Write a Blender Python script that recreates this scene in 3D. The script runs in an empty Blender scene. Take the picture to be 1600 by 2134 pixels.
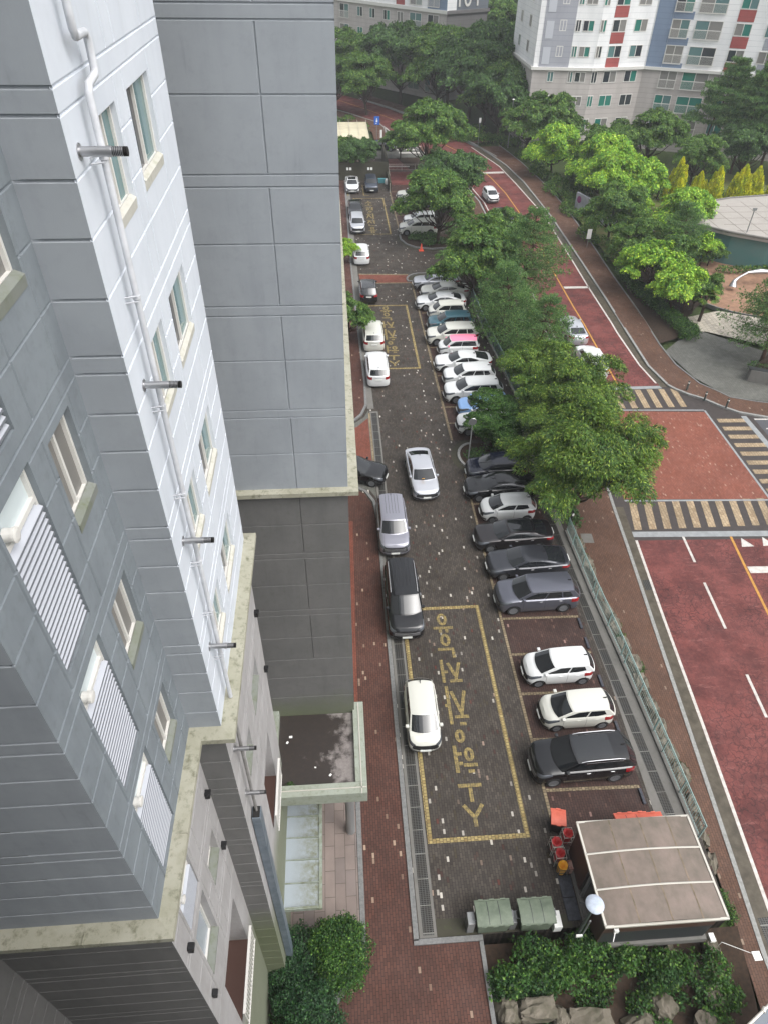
import bpy, bmesh, math, random
import numpy as np
from mathutils import Vector, Matrix
PI = math.pi
R = math.radians
scene = bpy.context.scene
C = bpy.data.collections.new("place"); scene.collection.children.link(C)

# ------------------------------------------------------------------ camera
CAM_H = 30.0
cam_d = bpy.data.cameras.new("camera"); cam = bpy.data.objects.new("camera", cam_d); C.objects.link(cam)
YAW, PITCH, ROLL = 0.07955134, 0.72402244, 0.01651101
cy, sy, cp, sp = math.cos(YAW), math.sin(YAW), math.cos(PITCH), math.sin(PITCH)
fwd = Vector((sy * cp, cy * cp, -sp)); rt = Vector((cy, -sy, 0)); up = rt.cross(fwd)
cr, sr = math.cos(ROLL), math.sin(ROLL)
rt2 = cr * rt + sr * up; up2 = -sr * rt + cr * up
cam.matrix_world = Matrix(((rt2.x, up2.x, -fwd.x, 0), (rt2.y, up2.y, -fwd.y, 0), (rt2.z, up2.z, -fwd.z, CAM_H), (0, 0, 0, 1)))
cam_d.sensor_fit = 'HORIZONTAL'; cam_d.sensor_width = 36.0; cam_d.lens = 36.0 * 1434.2 / 1600
cam_d.clip_start = 0.05; cam_d.clip_end = 3000
scene.camera = cam

# ------------------------------------------------------------------ light
SUN_EL, SUN_AZ = R(56), R(128)          # azimuth measured from +Y towards +X
world = bpy.data.worlds.new("World"); scene.world = world; world.use_nodes = True
wn, wl = world.node_tree.nodes, world.node_tree.links
wn.clear()
sky = wn.new('ShaderNodeTexSky'); sky.sky_type = 'NISHITA'; sky.sun_disc = False
sky.sun_elevation = SUN_EL; sky.sun_rotation = SUN_AZ; sky.air_density = 1.0; sky.dust_density = 4.0; sky.ozone_density = 1.0
hs = wn.new('ShaderNodeHueSaturation'); hs.inputs['Saturation'].default_value = 0.2
bg = wn.new('ShaderNodeBackground'); bg.inputs['Strength'].default_value = 0.15
wo = wn.new('ShaderNodeOutputWorld')
wl.new(sky.outputs[0], hs.inputs['Color']); wl.new(hs.outputs[0], bg.inputs[0]); wl.new(bg.outputs[0], wo.inputs[0])
sun_d = bpy.data.lights.new("sun", 'SUN'); sun = bpy.data.objects.new("sun", sun_d); C.objects.link(sun)
sun_d.energy = 0.7; sun_d.angle = R(50); sun_d.color = (1.0, 0.97, 0.93)
sdir = Vector((math.sin(SUN_AZ) * math.cos(SUN_EL), math.cos(SUN_AZ) * math.cos(SUN_EL), math.sin(SUN_EL)))
sun.rotation_euler = (-sdir).to_track_quat('-Z', 'Y').to_euler()
scene.view_settings.view_transform = 'Standard'; scene.view_settings.look = 'None'
scene.view_settings.exposure = 1.06; scene.view_settings.gamma = 1.0
scene.cycles.max_bounces = 6; scene.cycles.diffuse_bounces = 3; scene.cycles.glossy_bounces = 3
scene.cycles.transparent_max_bounces = 6; scene.cycles.use_denoising = True

# ------------------------------------------------------------------ tagging
def tag(o, label=None, cat=None, group=None, kind=None):
    if label: o['label'] = label
    if cat: o['category'] = cat
    if group: o['group'] = group
    if kind: o['kind'] = kind
    return o
def thing(name, label, cat, loc=(0, 0, 0), rotz=0, group=None):
    o = bpy.data.objects.new(name, None); C.objects.link(o)
    o.empty_display_size = 0.3
    o.location = loc; o.rotation_euler = (0, 0, rotz)
    return tag(o, label, cat, group)
def lin(c):
    return tuple(((x / 255) / 12.92 if x / 255 <= 0.04045 else ((x / 255 + 0.055) / 1.055) ** 2.4) for x in c)

# ------------------------------------------------------------------ mesh builder
class MB:
    def __init__(s): s.v = []; s.f = []; s.m = []
    def quad(s, a, b, c, d, m=0):
        n = len(s.v); s.v += [tuple(a), tuple(b), tuple(c), tuple(d)]; s.f.append((n, n + 1, n + 2, n + 3)); s.m.append(m); return s
    def poly(s, pts, m=0):
        n = len(s.v); s.v += [tuple(p) for p in pts]; s.f.append(tuple(range(n, n + len(pts)))); s.m.append(m); return s
    def grid(s, G, m=0):
        n = len(s.v); a = len(G); b = len(G[0])
        for r in G: s.v += [tuple(p) for p in r]
        for i in range(a - 1):
            for j in range(b - 1):
                s.f.append((n + i * b + j, n + (i + 1) * b + j, n + (i + 1) * b + j + 1, n + i * b + j + 1)); s.m.append(m)
        return s
    def box(s, x0, x1, y0, y1, z0, z1, m=0):
        n = len(s.v)
        s.v += [(x, y, z) for z in (z0, z1) for y in (y0, y1) for x in (x0, x1)]
        for f in ((0, 2, 3, 1), (4, 5, 7, 6), (0, 1, 5, 4), (2, 6, 7, 3), (0, 4, 6, 2), (1, 3, 7, 5)):
            s.f.append(tuple(n + i for i in f)); s.m.append(m)
        return s
    def obox(s, c, ax, ay, az, m=0):       # oriented box: centre and three half axis vectors
        c, ax, ay, az = Vector(c), Vector(ax), Vector(ay), Vector(az); n = len(s.v)
        s.v += [tuple(c + i * ax + j * ay + k * az) for k in (-1, 1) for j in (-1, 1) for i in (-1, 1)]
        for f in ((0, 2, 3, 1), (4, 5, 7, 6), (0, 1, 5, 4), (2, 6, 7, 3), (0, 4, 6, 2), (1, 3, 7, 5)):
            s.f.append(tuple(n + i for i in f)); s.m.append(m)
        return s
    def tube(s, pts, rad, k=8, m=0, cap=True):
        pts = [Vector(p) for p in pts]
        rs = rad if isinstance(rad, (list, tuple)) else [rad] * len(pts)
        n0 = len(s.v); a = None
        for i, p in enumerate(pts):
            d = (pts[min(i + 1, len(pts) - 1)] - pts[max(i - 1, 0)]).normalized()
            a = d.orthogonal() if a is None else a - d * a.dot(d)
            if a.length < 1e-4: a = d.orthogonal()
            a.normalize(); b = d.cross(a)
            for q in range(k):
                t = 2 * PI * q / k; s.v.append(tuple(p + rs[i] * (math.cos(t) * a + math.sin(t) * b)))
        for i in range(len(pts) - 1):
            for q in range(k):
                s.f.append((n0 + i * k + q, n0 + i * k + (q + 1) % k, n0 + (i + 1) * k + (q + 1) % k, n0 + (i + 1) * k + q)); s.m.append(m)
        if cap:
            s.f.append(tuple(n0 + q for q in range(k))); s.m.append(m)
            e = n0 + (len(pts) - 1) * k; s.f.append(tuple(e + q for q in range(k - 1, -1, -1))); s.m.append(m)
        return s
    def lathe(s, prof, c=(0, 0, 0), axis='z', k=20, m=0):   # prof: (radius, height)
        n0 = len(s.v); c = Vector(c)
        for r, h in prof:
            for q in range(k):
                t = 2 * PI * q / k; a, b = r * math.cos(t), r * math.sin(t)
                p = (a, b, h) if axis == 'z' else ((a, h, b) if axis == 'y' else (h, a, b))
                s.v.append(tuple(c + Vector(p)))
        for i in range(len(prof) - 1):
            for q in range(k):
                s.f.append((n0 + i * k + q, n0 + i * k + (q + 1) % k, n0 + (i + 1) * k + (q + 1) % k, n0 + (i + 1) * k + q)); s.m.append(m)
        s.f.append(tuple(n0 + q for q in range(k))); s.m.append(m)
        e = n0 + (len(prof) - 1) * k; s.f.append(tuple(e + q for q in range(k))); s.m.append(m)
        return s
    def prism(s, poly, z0, z1, m=0):
        n = len(s.v); k = len(poly)
        s.v += [(p[0], p[1], z0) for p in poly] + [(p[0], p[1], z1) for p in poly]
        s.f.append(tuple(n + i for i in range(k - 1, -1, -1))); s.f.append(tuple(n + k + i for i in range(k))); s.m += [m, m]
        for i in range(k):
            j = (i + 1) % k; s.f.append((n + i, n + j, n + k + j, n + k + i)); s.m.append(m)
        return s
    def mesh(s, name, mats, smooth=None, bevel=None, weld=False):
        me = bpy.data.meshes.new(name)
        me.from_pydata(s.v, [], s.f)
        for mt in (mats if isinstance(mats, (list, tuple)) else [mats]): me.materials.append(mt)
        if any(s.m): me.polygons.foreach_set('material_index', s.m)
        bm = bmesh.new(); bm.from_mesh(me)
        if weld: bmesh.ops.remove_doubles(bm, verts=bm.verts, dist=1e-4)
        if bevel:
            es = [e for e in bm.edges if len(e.link_faces) == 2 and e.calc_face_angle(0) > 0.6]
            bmesh.ops.bevel(bm, geom=es, offset=bevel, segments=2, affect='EDGES', profile=0.6)
        bmesh.ops.recalc_face_normals(bm, faces=bm.faces)
        if smooth is not None:
            for f in bm.faces: f.smooth = True
            for e in bm.edges:
                e.smooth = not (len(e.link_faces) == 2 and e.calc_face_angle(0) > smooth)
        bm.to_mesh(me); bm.free(); me.update()
        return me
    def build(s, name, mats, parent=None, **kw):
        o = bpy.data.objects.new(name, s.mesh(name, mats, **kw)); C.objects.link(o)
        if parent is not None: o.parent = parent
        return o
def dup_tree(o, parent=None):
    c = o.copy(); C.objects.link(c); c.parent = parent
    for ch in list(o.children): dup_tree(ch, c)
    return c

# ------------------------------------------------------------------ materials
class NT:
    def __init__(s, m): s.t = m.node_tree; s.n = s.t.nodes; s.l = s.t.links
    def new(s, t, **kw):
        n = s.n.new(t)
        for k, v in kw.items(): setattr(n, k, v)
        return n
    def link(s, a, b): s.l.new(a, b)
    def val(s, inp, v):
        if hasattr(v, 'links') or hasattr(v, 'is_linked'): s.l.new(v, inp)
        else: inp.default_value = v
    def math(s, op, a, b=0.0, c=0.0):
        n = s.new('ShaderNodeMath', operation=op); s.val(n.inputs[0], a); s.val(n.inputs[1], b); s.val(n.inputs[2], c); return n.outputs[0]
    def mix(s, f, a, b, blend='MIX'):
        n = s.new('ShaderNodeMix', data_type='RGBA', blend_type=blend); s.val(n.inputs[0], f)
        for i, v in ((6, a), (7, b)):
            if isinstance(v, tuple): n.inputs[i].default_value = (*v[:3], 1)
            else: s.l.new(v, n.inputs[i])
        return n.outputs[2]
    def noise(s, scale, detail=4, rough=0.55, vec=None, out=0):
        n = s.new('ShaderNodeTexNoise'); n.inputs['Scale'].default_value = scale; n.inputs['Detail'].default_value = detail; n.inputs['Roughness'].default_value = rough
        if vec is not None: s.l.new(vec, n.inputs['Vector'])
        return n.outputs[out]
    def ramp(s, fac, stops):
        n = s.new('ShaderNodeValToRGB'); s.l.new(fac, n.inputs[0]); e = n.color_ramp.elements
        while len(e) < len(stops): e.new(0.5)
        for el, (p, c) in zip(e, stops): el.position = p; el.color = (*c, 1) if isinstance(c, tuple) else (c, c, c, 1)
        return n.outputs[0]
    def geo(s): return s.new('ShaderNodeNewGeometry').outputs['Position']
    def obj(s): return s.new('ShaderNodeTexCoord').outputs['Object']
    def scale(s, vec, sc):
        n = s.new('ShaderNodeMapping'); s.l.new(vec, n.inputs[0]); n.inputs['Scale'].default_value = sc; return n.outputs[0]
    def bump(s, h, strength, dist, bsdf):
        n = s.new('ShaderNodeBump'); n.inputs['Strength'].default_value = strength; n.inputs['Distance'].default_value = dist
        s.l.new(h, n.inputs['Height']); s.l.new(n.outputs[0], bsdf.inputs['Normal'])
def newmat(name, color=(0.5, 0.5, 0.5), rough=0.6, metal=0.0, coat=0.0, spec=0.5, alpha=None):
    m = bpy.data.materials.new(name); m.use_nodes = True
    b = m.node_tree.nodes['Principled BSDF']
    b.inputs['Base Color'].default_value = (*color[:3], 1); b.inputs['Roughness'].default_value = rough
    b.inputs['Metallic'].default_value = metal; b.inputs['Coat Weight'].default_value = coat; b.inputs['Coat Roughness'].default_value = 0.04
    b.inputs['Specular IOR Level'].default_value = spec
    return m, NT(m), b
def mat_noise(name, c1, c2, scale=3, rough=0.7, stretch=(1, 1, 1), bump=0.0, bscale=40, metal=0.0, coords='pos', lo=0.35, hi=0.65):
    m, t, b = newmat(name, c1, rough, metal, spec=0.3)
    vec = t.geo() if coords == 'pos' else t.obj()
    v = t.scale(vec, stretch)
    f = t.ramp(t.noise(scale, 6, 0.6, v), [(lo, 0.0), (hi, 1.0)])
    t.link(t.mix(f, c1, c2), b.inputs['Base Color'])
    if bump: t.bump(t.noise(bscale, 4, 0.6, vec), bump, 0.01, b)
    return m
def mat_stained(name, base, dark, stain, scale=2.5, rough=0.8, amount=0.5, streak=True, zlo=None):
    """painted concrete: soft blotches, vertical run marks, a little moss"""
    m, t, b = newmat(name, base, rough, spec=0.25)
    p = t.geo()
    f1 = t.ramp(t.noise(0.9, 8, 0.62, p), [(0.38, 0.0), (0.66, 1.0)])
    f4 = t.ramp(t.noise(9, 8, 0.75, t.scale(p, (1, 1, 0.07))), [(0.56, 0.0), (0.74, 1.0)])
    f2 = t.ramp(t.noise(scale, 6, 0.6, t.scale(p, (1, 1, 0.16) if streak else (1, 1, 1))), [(0.5, 0.0), (0.78, 1.0)])
    f3 = t.ramp(t.noise(5.5, 6, 0.7, p), [(0.52, 0.0), (0.72, 1.0)])
    c = t.mix(t.math('MULTIPLY', f1, 0.38), base, dark)
    c = t.mix(t.math('MULTIPLY', f2, 0.45), c, dark)
    c = t.mix(t.math('MULTIPLY', f3, amount), c, stain)
    c = t.mix(t.math('MULTIPLY', t.math('MULTIPLY', f4, f1), 0.55), c, stain)
    if zlo is not None:                       # algae that grows at the wall's foot
        z = t.new('ShaderNodeSeparateXYZ'); t.link(p, z.inputs[0])
        g = t.math('ADD', z.outputs[2], t.math('MULTIPLY', t.noise(1.2, 6, 0.65, p), 1.6))
        k = t.new('ShaderNodeMapRange'); t.link(g, k.inputs[0]); k.inputs[1].default_value = zlo + 2.3; k.inputs[2].default_value = zlo + 0.5
        k.inputs[3].default_value = 0.0; k.inputs[4].default_value = 0.75
        c = t.mix(k.outputs[0], c, lin((92, 100, 70)))
    t.link(c, b.inputs['Base Color'])
    t.bump(t.noise(60, 4, 0.6, p), 0.25, 0.004, b)
    return m
def paving(name, w, h, base, mortar, accents=(), var=0.25, rot=0.0, joint=0.008, rough=(0.5, 0.8), big=(0.7, 1.15), bond=True, alt=None):
    """unit paving laid in running bond; a few odd blocks picked per block by white noise"""
    m, t, b = newmat(name, base, 0.6, spec=0.22)
    p = t.geo(); mp = t.new('ShaderNodeMapping'); t.link(p, mp.inputs[0]); mp.inputs['Rotation'].default_value = (0, 0, rot)
    s = t.new('ShaderNodeSeparateXYZ'); t.link(mp.outputs[0], s.inputs[0])
    u = t.math('DIVIDE', s.outputs[0], w); col = t.math('FLOOR', u)
    vv = t.math('DIVIDE', s.outputs[1], h)
    if bond: vv = t.math('ADD', vv, t.math('MULTIPLY', t.math('FLOORED_MODULO', col, 2.0), 0.5))
    row = t.math('FLOOR', vv)
    cv = t.new('ShaderNodeCombineXYZ'); t.link(col, cv.inputs[0]); t.link(row, cv.inputs[1])
    wn_ = t.new('ShaderNodeTexWhiteNoise', noise_dimensions='2D'); t.link(cv.outputs[0], wn_.inputs[0])
    r1 = wn_.outputs[0]; sc = t.new('ShaderNodeSeparateColor'); t.link(wn_.outputs[1], sc.inputs[0]); r2 = sc.outputs[1]; r3 = sc.outputs[2]
    bright = t.math('MULTIPLY_ADD', r2, var * 2, 1 - var)
    c = t.mix(1.0, base, bright, 'MULTIPLY') if alt is None else t.mix(1.0, t.mix(r3, base, alt), bright, 'MULTIPLY')
    acc = 0.0
    for prob, colr in accents:
        lo = t.math('GREATER_THAN', r1, acc); hi = t.math('LESS_THAN', r1, acc + prob); acc += prob
        c = t.mix(t.math('MULTIPLY', t.math('MULTIPLY', lo, hi), t.math('MULTIPLY_ADD', r3, 0.7, 0.3)), c, colr)
    fu = t.math('FRACT', u); fv = t.math('FRACT', vv)
    du = t.math('MULTIPLY', t.math('MINIMUM', fu, t.math('SUBTRACT', 1.0, fu)), w)
    dv = t.math('MULTIPLY', t.math('MINIMUM', fv, t.math('SUBTRACT', 1.0, fv)), h)
    d = t.math('MINIMUM', du, dv); mask = t.math('LESS_THAN', d, joint)
    c = t.mix(mask, c, mortar)
    big1 = t.ramp(t.noise(0.35, 8, 0.65, p), [(0.3, big[0]), (0.7, big[1])])
    c = t.mix(1.0, c, big1, 'MULTIPLY')
    t.link(c, b.inputs['Base Color'])
    rr = t.ramp(t.noise(0.8, 5, 0.6, p), [(0.35, rough[0]), (0.62, rough[1])])
    t.link(rr, b.inputs['Roughness'])
    t.bump(t.math('MINIMUM', d, 0.012), 0.6, 0.5, b)
    return m
# material library
M = {}
M['white_wall'] = mat_stained('white_painted_concrete', lin((196, 201, 208)), lin((176, 182, 190)), lin((166, 170, 170)), amount=0.12)
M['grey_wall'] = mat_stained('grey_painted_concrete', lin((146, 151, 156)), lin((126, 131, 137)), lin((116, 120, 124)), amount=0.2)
M['blue_wall'] = mat_stained('blue_grey_painted_concrete', lin((122, 129, 134)), lin((98, 104, 110)), lin((88, 94, 95)), amount=0.3)
M['low_wall'] = mat_stained('taupe_grey_painted_concrete', lin((160, 158, 158)), lin((132, 130, 128)), lin((118, 118, 108)), amount=0.25, zlo=6.0)
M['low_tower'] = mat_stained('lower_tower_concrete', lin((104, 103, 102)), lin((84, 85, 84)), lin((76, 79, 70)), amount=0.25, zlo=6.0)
M['ledge'] = mat_stained('mossy_concrete_ledge', lin((158, 156, 142)), lin((118, 118, 96)), lin((72, 74, 48)), amount=0.8, streak=False, scale=5)
M['sill'] = mat_stained('window_sill', lin((184, 182, 174)), lin((160, 158, 144)), lin((120, 122, 80)), amount=0.5, streak=False)
M['sillg'] = mat_stained('mossy_sill', lin((122, 125, 120)), lin((100, 106, 84)), lin((88, 98, 60)), amount=0.6, streak=False)
M['frame'] = newmat('white_window_frame', lin((204, 202, 197)), 0.4)[0]
def glassmat(name, c, r=0.06):
    return newmat(name, c, r, 0.0, 0.0, 0.8)[0]
M['glass'] = glassmat('dark_window_glass', lin((42, 48, 54)))
M['glass_green'] = glassmat('green_tinted_glass', lin((84, 116, 116)))
M['glass_grey'] = glassmat('insect_screen_grey', lin((112, 110, 106)), 0.5)
M['teal_glass'] = glassmat('teal_film_glass', lin((40, 112, 100)))
M['dark'] = newmat('dark_interior', (0.012, 0.011, 0.011), 0.9)[0]
M['brown_in'] = newmat('brown_terrace_floor', lin((74, 50, 42)), 0.7)[0]
M['louver'] = newmat('white_enamelled_louvre', lin((176, 179, 186)), 0.35)[0]
M['steel'] = newmat('stainless_steel', (0.42, 0.42, 0.43), 0.35, 0.9)[0]
M['pipe'] = mat_noise('painted_downpipe', lin((194, 196, 200)), lin((176, 178, 182)), 4, 0.45)
M['pipe_g'] = mat_noise('grey_downpipe', lin((134, 132, 130)), lin((108, 106, 104)), 4, 0.5)
M['duct'] = mat_noise('galvanised_duct', lin((120, 130, 140)), lin((96, 108, 118)), 3, 0.4, metal=0.3)
M['granite'] = mat_noise('granite_kerb', lin((122, 122, 121)), lin((100, 101, 100)), 9, 0.6, bump=0.15)
M['road_kerb'] = mat_noise('road_kerb_stone', lin((146, 146, 143)), lin((122, 122, 119)), 7, 0.6, bump=0.15)
M['gutter'] = mat_noise('wet_concrete_gutter', lin((84, 78, 66)), lin((64, 58, 48)), 2.5, 0.5, bump=0.2)
M['conc'] = mat_stained('plain_concrete', lin((112, 110, 106)), lin((90, 89, 85)), lin((88, 90, 76)), amount=0.4)
M['darkconc'] = mat_stained('dark_mossy_concrete', lin((64, 62, 52)), lin((52, 50, 40)), lin((66, 72, 44)), amount=0.6, streak=False)
M['soil'] = mat_noise('soil', lin((62, 48, 38)), lin((44, 36, 28)), 6, 0.95, bump=0.6, bscale=20)
M['grass'] = mat_noise('grass_soil', lin((66, 84, 38)), lin((48, 56, 30)), 3, 0.95, bump=0.5, bscale=30)
M['lawn'] = mat_noise('lawn', lin((84, 104, 50)), lin((100, 96, 58)), 1.2, 0.95, bump=0.5, bscale=30)
# paving
PAVE_W, PAVE_H = 0.115, 0.23
M['lot'] = paving('dark_block_paving', PAVE_W, PAVE_H, lin((74, 68, 62)), lin((42, 38, 36)),
                  [(0.015, lin((196, 190, 180))), (0.004, lin((150, 130, 116))), (0.006, lin((92, 52, 43))), (0.02, lin((68, 48, 42))), (0.04, lin((68, 61, 48)))], 0.22, alt=lin((62, 57, 52)), big=(0.68, 1.15))
M['bay'] = paving('brown_bay_paving', PAVE_W, PAVE_H, lin((70, 52, 47)), lin((38, 29, 27)),
                  [(0.006, lin((150, 120, 112))), (0.02, lin((102, 78, 70)))], 0.16, alt=lin((64, 49, 45)))
M['brick'] = paving('red_brick_walk', PAVE_W, PAVE_H, lin((84, 56, 48)), lin((46, 34, 30)),
                    [(0.009, lin((160, 138, 120)))], 0.15, alt=lin((78, 54, 47)), big=(0.75, 1.2))
M['brick_side'] = paving('brown_brick_sidewalk', PAVE_W, PAVE_H, lin((94, 69, 56)), lin((56, 43, 36)),
                    [(0.008, lin((140, 122, 106)))], 0.13, alt=lin((87, 65, 54)), big=(0.8, 1.15), rot=0.04)
M['brick_red'] = paving('bright_red_block', PAVE_W, PAVE_H, lin((112, 66, 54)), lin((80, 48, 40)), [], 0.12)
M['plaza'] = paving('salmon_plaza_block', PAVE_W, PAVE_H, lin((126, 76, 62)), lin((98, 60, 50)),
                    [(0.02, lin((156, 124, 110))), (0.05, lin((134, 92, 80)))], 0.12, big=(0.85, 1.12), alt=lin((118, 71, 58)))
M['stone_pave'] = paving('pink_granite_flags', 0.42, 1.0, lin((132, 120, 114)), lin((96, 88, 82)), [(0.3, lin((122, 112, 108)))], 0.1, joint=0.012, rough=(0.3, 0.5))
M['grey_pave'] = paving('grey_block_paving', 0.2, 0.2, lin((98, 98, 93)), lin((74, 74, 70)), [], 0.12)
M['pale_pave'] = paving('pale_flag_paving', 0.4, 0.4, lin((186, 178, 164)), lin((140, 134, 122)), [(0.2, lin((160, 154, 144)))], 0.1, joint=0.02)
M['line_brick'] = paving('cream_marking_block', 0.15, 0.15, lin((134, 121, 98)), lin((76, 68, 54)), [(0.2, lin((116, 104, 84)))], 0.2, joint=0.012)
M['yline'] = paving('yellow_marking_block', 0.15, 0.15, lin((152, 136, 92)), lin((88, 78, 54)), [(0.25, lin((132, 112, 72)))], 0.2, joint=0.012)
def worn(name, c, under, th=0.46):
    m, t, b = newmat(name, c, 0.6)
    p = t.geo(); f = t.ramp(t.noise(7, 6, 0.75, p), [(th - .03, 0.0), (th + 0.12, 1.0)])
    s = t.new('ShaderNodeSeparateXYZ'); t.link(p, s.inputs[0])
    fr = t.math('LESS_THAN', t.math('FRACT', t.math('DIVIDE', s.outputs[1], 0.23)), 0.08)
    fr2 = t.math('LESS_THAN', t.math('FRACT', t.math('DIVIDE', s.outputs[0], 0.115)), 0.14)
    c1 = t.mix(t.math('MAXIMUM', fr, fr2), t.mix(t.math('MULTIPLY', f, 0.85), c, under), lin((84, 72, 46)))
    t.link(c1, b.inputs['Base Color']); return m
M['letter'] = worn('worn_yellow_paint', lin((146, 128, 74)), lin((80, 72, 52)))
M['white_paint'] = worn('road_white_paint', lin((226, 222, 214)), lin((196, 190, 182)), 0.55); 
M['white_paint'] = mat_noise('white_road_paint', lin((196, 193, 187)), lin((168, 162, 156)), 5, 0.55)
M['yellow_paint'] = mat_noise('orange_yellow_road_paint', lin((184, 138, 64)), lin((160, 114, 54)), 5, 0.55)
M['stopband'] = mat_noise('pale_stone_band', lin((142, 145, 146)), lin((126, 129, 130)), 3, 0.55)
M['xdark'] = mat_noise('dark_crossing_block', lin((64, 58, 56)), lin((56, 51, 49)), 4, 0.55)
M['xlight'] = paving('beige_crossing_block', 0.2, 0.3, lin((158, 140, 114)), lin((120, 104, 84)), [(0.2, lin((142, 122, 96)))], 0.15, joint=0.014)
def red_asphalt():
    m, t, b = newmat('red_cracked_surfacing', lin((120, 66, 66)), 0.6, spec=0.2)
    p = t.geo()
    n1 = t.ramp(t.noise(0.5, 10, 0.74, p), [(0.40, 0.0), (0.58, 1.0)])
    c = t.mix(n1, lin((84, 47, 45)), lin((114, 65, 61)))
    n2 = t.ramp(t.noise(1.6, 8, 0.75, t.scale(p, (0.7, 2.2, 1))), [(0.55, 0.0), (0.66, 1.0)])
    c = t.mix(t.math('MULTIPLY', n2, 0.7), c, lin((128, 82, 78)))
    v = t.new('ShaderNodeTexVoronoi', feature='DISTANCE_TO_EDGE'); v.inputs['Scale'].default_value = 2.4
    dn = t.new('ShaderNodeVectorMath', operation='ADD'); t.link(p, dn.inputs[0])
    nn = t.new('ShaderNodeTexNoise'); nn.inputs['Scale'].default_value = 1.5; nn.inputs['Detail'].default_value = 5; t.link(p, nn.inputs['Vector']); t.link(nn.outputs[1], dn.inputs[1])
    t.link(dn.outputs[0], v.inputs['Vector'])
    crack = t.ramp(v.outputs[0], [(0.0, 1.0), (0.07, 0.0)])
    zone = t.ramp(t.noise(0.22, 5, 0.6, p), [(0.40, 0.0), (0.55, 1.0)])
    c = t.mix(t.math('MULTIPLY', t.math('MULTIPLY', crack, zone), 0.75), c, lin((48, 32, 32)))
    n3 = t.ramp(t.noise(14, 5, 0.8, t.scale(p, (1, 0.4, 1))), [(0.5, 0.0), (0.7, 1.0)])
    c = t.mix(t.math('MULTIPLY', n3, 0.6), c, lin((60, 38, 40)))
    t.link(c, b.inputs['Base Color'])
    t.link(t.ramp(t.noise(0.6, 5, 0.6, p), [(0.35, 0.55), (0.65, 0.8)]), b.inputs['Roughness'])
    t.bump(t.noise(35, 5, 0.7, p), 0.4, 0.01, b)
    return m
M['red_road'] = red_asphalt()
def grating():
    m, t, b = newmat('steel_drain_grating', lin((70, 72, 72)), 0.45, 0.4)
    p = t.geo(); s = t.new('ShaderNodeSeparateXYZ'); t.link(p, s.inputs[0])
    fx = t.math('FRACT', t.math('DIVIDE', s.outputs[0], 0.11)); fy = t.math('FRACT', t.math('DIVIDE', s.outputs[1], 0.07))
    f = t.math('MAXIMUM', t.math('LESS_THAN', fx, 0.22), t.math('LESS_THAN', fy, 0.3))
    f1 = t.math('LESS_THAN', t.math('FRACT', t.math('DIVIDE', s.outputs[1], 1.0)), 0.035)
    c = t.mix(f, lin((16, 16, 16)), lin((84, 84, 82)))
    c = t.mix(f1, c, lin((128, 128, 122)))
    dirt = t.ramp(t.noise(1.1, 6, 0.7, p), [(0.4, 0.0), (0.7, 1.0)])
    t.link(t.mix(t.math('MULTIPLY', dirt, 0.6), c, lin((66, 60, 52))), b.inputs['Base Color']); return m
M['grate'] = grating()
def poly_roof():
    m, t, b = newmat('weathered_brown_polycarbonate', lin((132, 118, 102)), 0.35, spec=0.5)
    p = t.geo()
    c = t.mix(t.ramp(t.noise(0.9, 7, 0.6, p), [(0.35, 0.0), (0.65, 1.0)]), lin((92, 84, 74)), lin((122, 108, 99)))
    c = t.mix(t.math('MULTIPLY', t.ramp(t.noise(3, 7, 0.7, t.scale(p, (1, 0.4, 1))), [(0.5, 0.0), (0.75, 1.0)]), 0.5), c, lin((78, 75, 60)))
    t.link(c, b.inputs['Base Color']); return m
M['poly'] = poly_roof()
def canopy_glass():
    m, t, b = newmat('mossy_frosted_canopy_sheet', lin((190, 198, 204)), 0.3, spec=0.5)
    p = t.geo(); s = t.new('ShaderNodeSeparateXYZ'); t.link(p, s.inputs[0])
    k = t.new('ShaderNodeMapRange'); t.link(s.outputs[0], k.inputs[0]); k.inputs[1].default_value = -2.4; k.inputs[2].default_value = -1.6
    n = t.ramp(t.noise(4, 8, 0.75, p), [(0.35, 0.0), (0.65, 1.0)])
    f = t.math('MULTIPLY', t.math('MULTIPLY', n, k.outputs[0]), 0.9)
    t.link(t.mix(f, lin((146, 154, 160)), lin((98, 98, 60))), b.inputs['Base Color']); return m
M['canopy_glass'] = canopy_glass()
def wet_roof():
    m, t, b = newmat('wet_stained_roof_deck', lin((60, 54, 52)), 0.4)
    p = t.geo(); s = t.new('ShaderNodeSeparateXYZ'); t.link(p, s.inputs[0])
    k = t.new('ShaderNodeMapRange'); t.link(s.outputs[0], k.inputs[0]); k.inputs[1].default_value = -1.5; k.inputs[2].default_value = -0.1
    k.inputs[3].default_value = -0.16; k.inputs[4].default_value = 0.1
    n = t.math('ADD', t.noise(1.1, 10, 0.68, p), k.outputs[0])
    f = t.ramp(n, [(0.49, 0.0), (0.60, 1.0)])
    c = t.mix(f, lin((50, 45, 43)), lin((132, 126, 123)))
    c = t.mix(t.math('MULTIPLY', t.ramp(t.noise(5, 8, 0.8, p), [(0.45, 0.0), (0.7, 1.0)]), 0.5), c, lin((66, 58, 50)))
    t.link(c, b.inputs['Base Color']); return m
M['wet_roof'] = wet_roof()
M['rock'] = mat_noise('garden_boulder', lin((112, 105, 94)), lin((70, 68, 54)), 1.6, 0.85, bump=0.8, bscale=9, coords='obj')
M['green_plastic'] = mat_noise('faded_green_plastic', lin((104, 114, 98)), lin((88, 98, 84)), 3, 0.5)
M['orange_plastic'] = mat_noise('faded_orange_plastic', lin((206, 108, 88)), lin((188, 92, 74)), 3, 0.5)
M['dark_plastic'] = newmat('dark_plastic', lin((42, 44, 46)), 0.5)[0]
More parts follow.
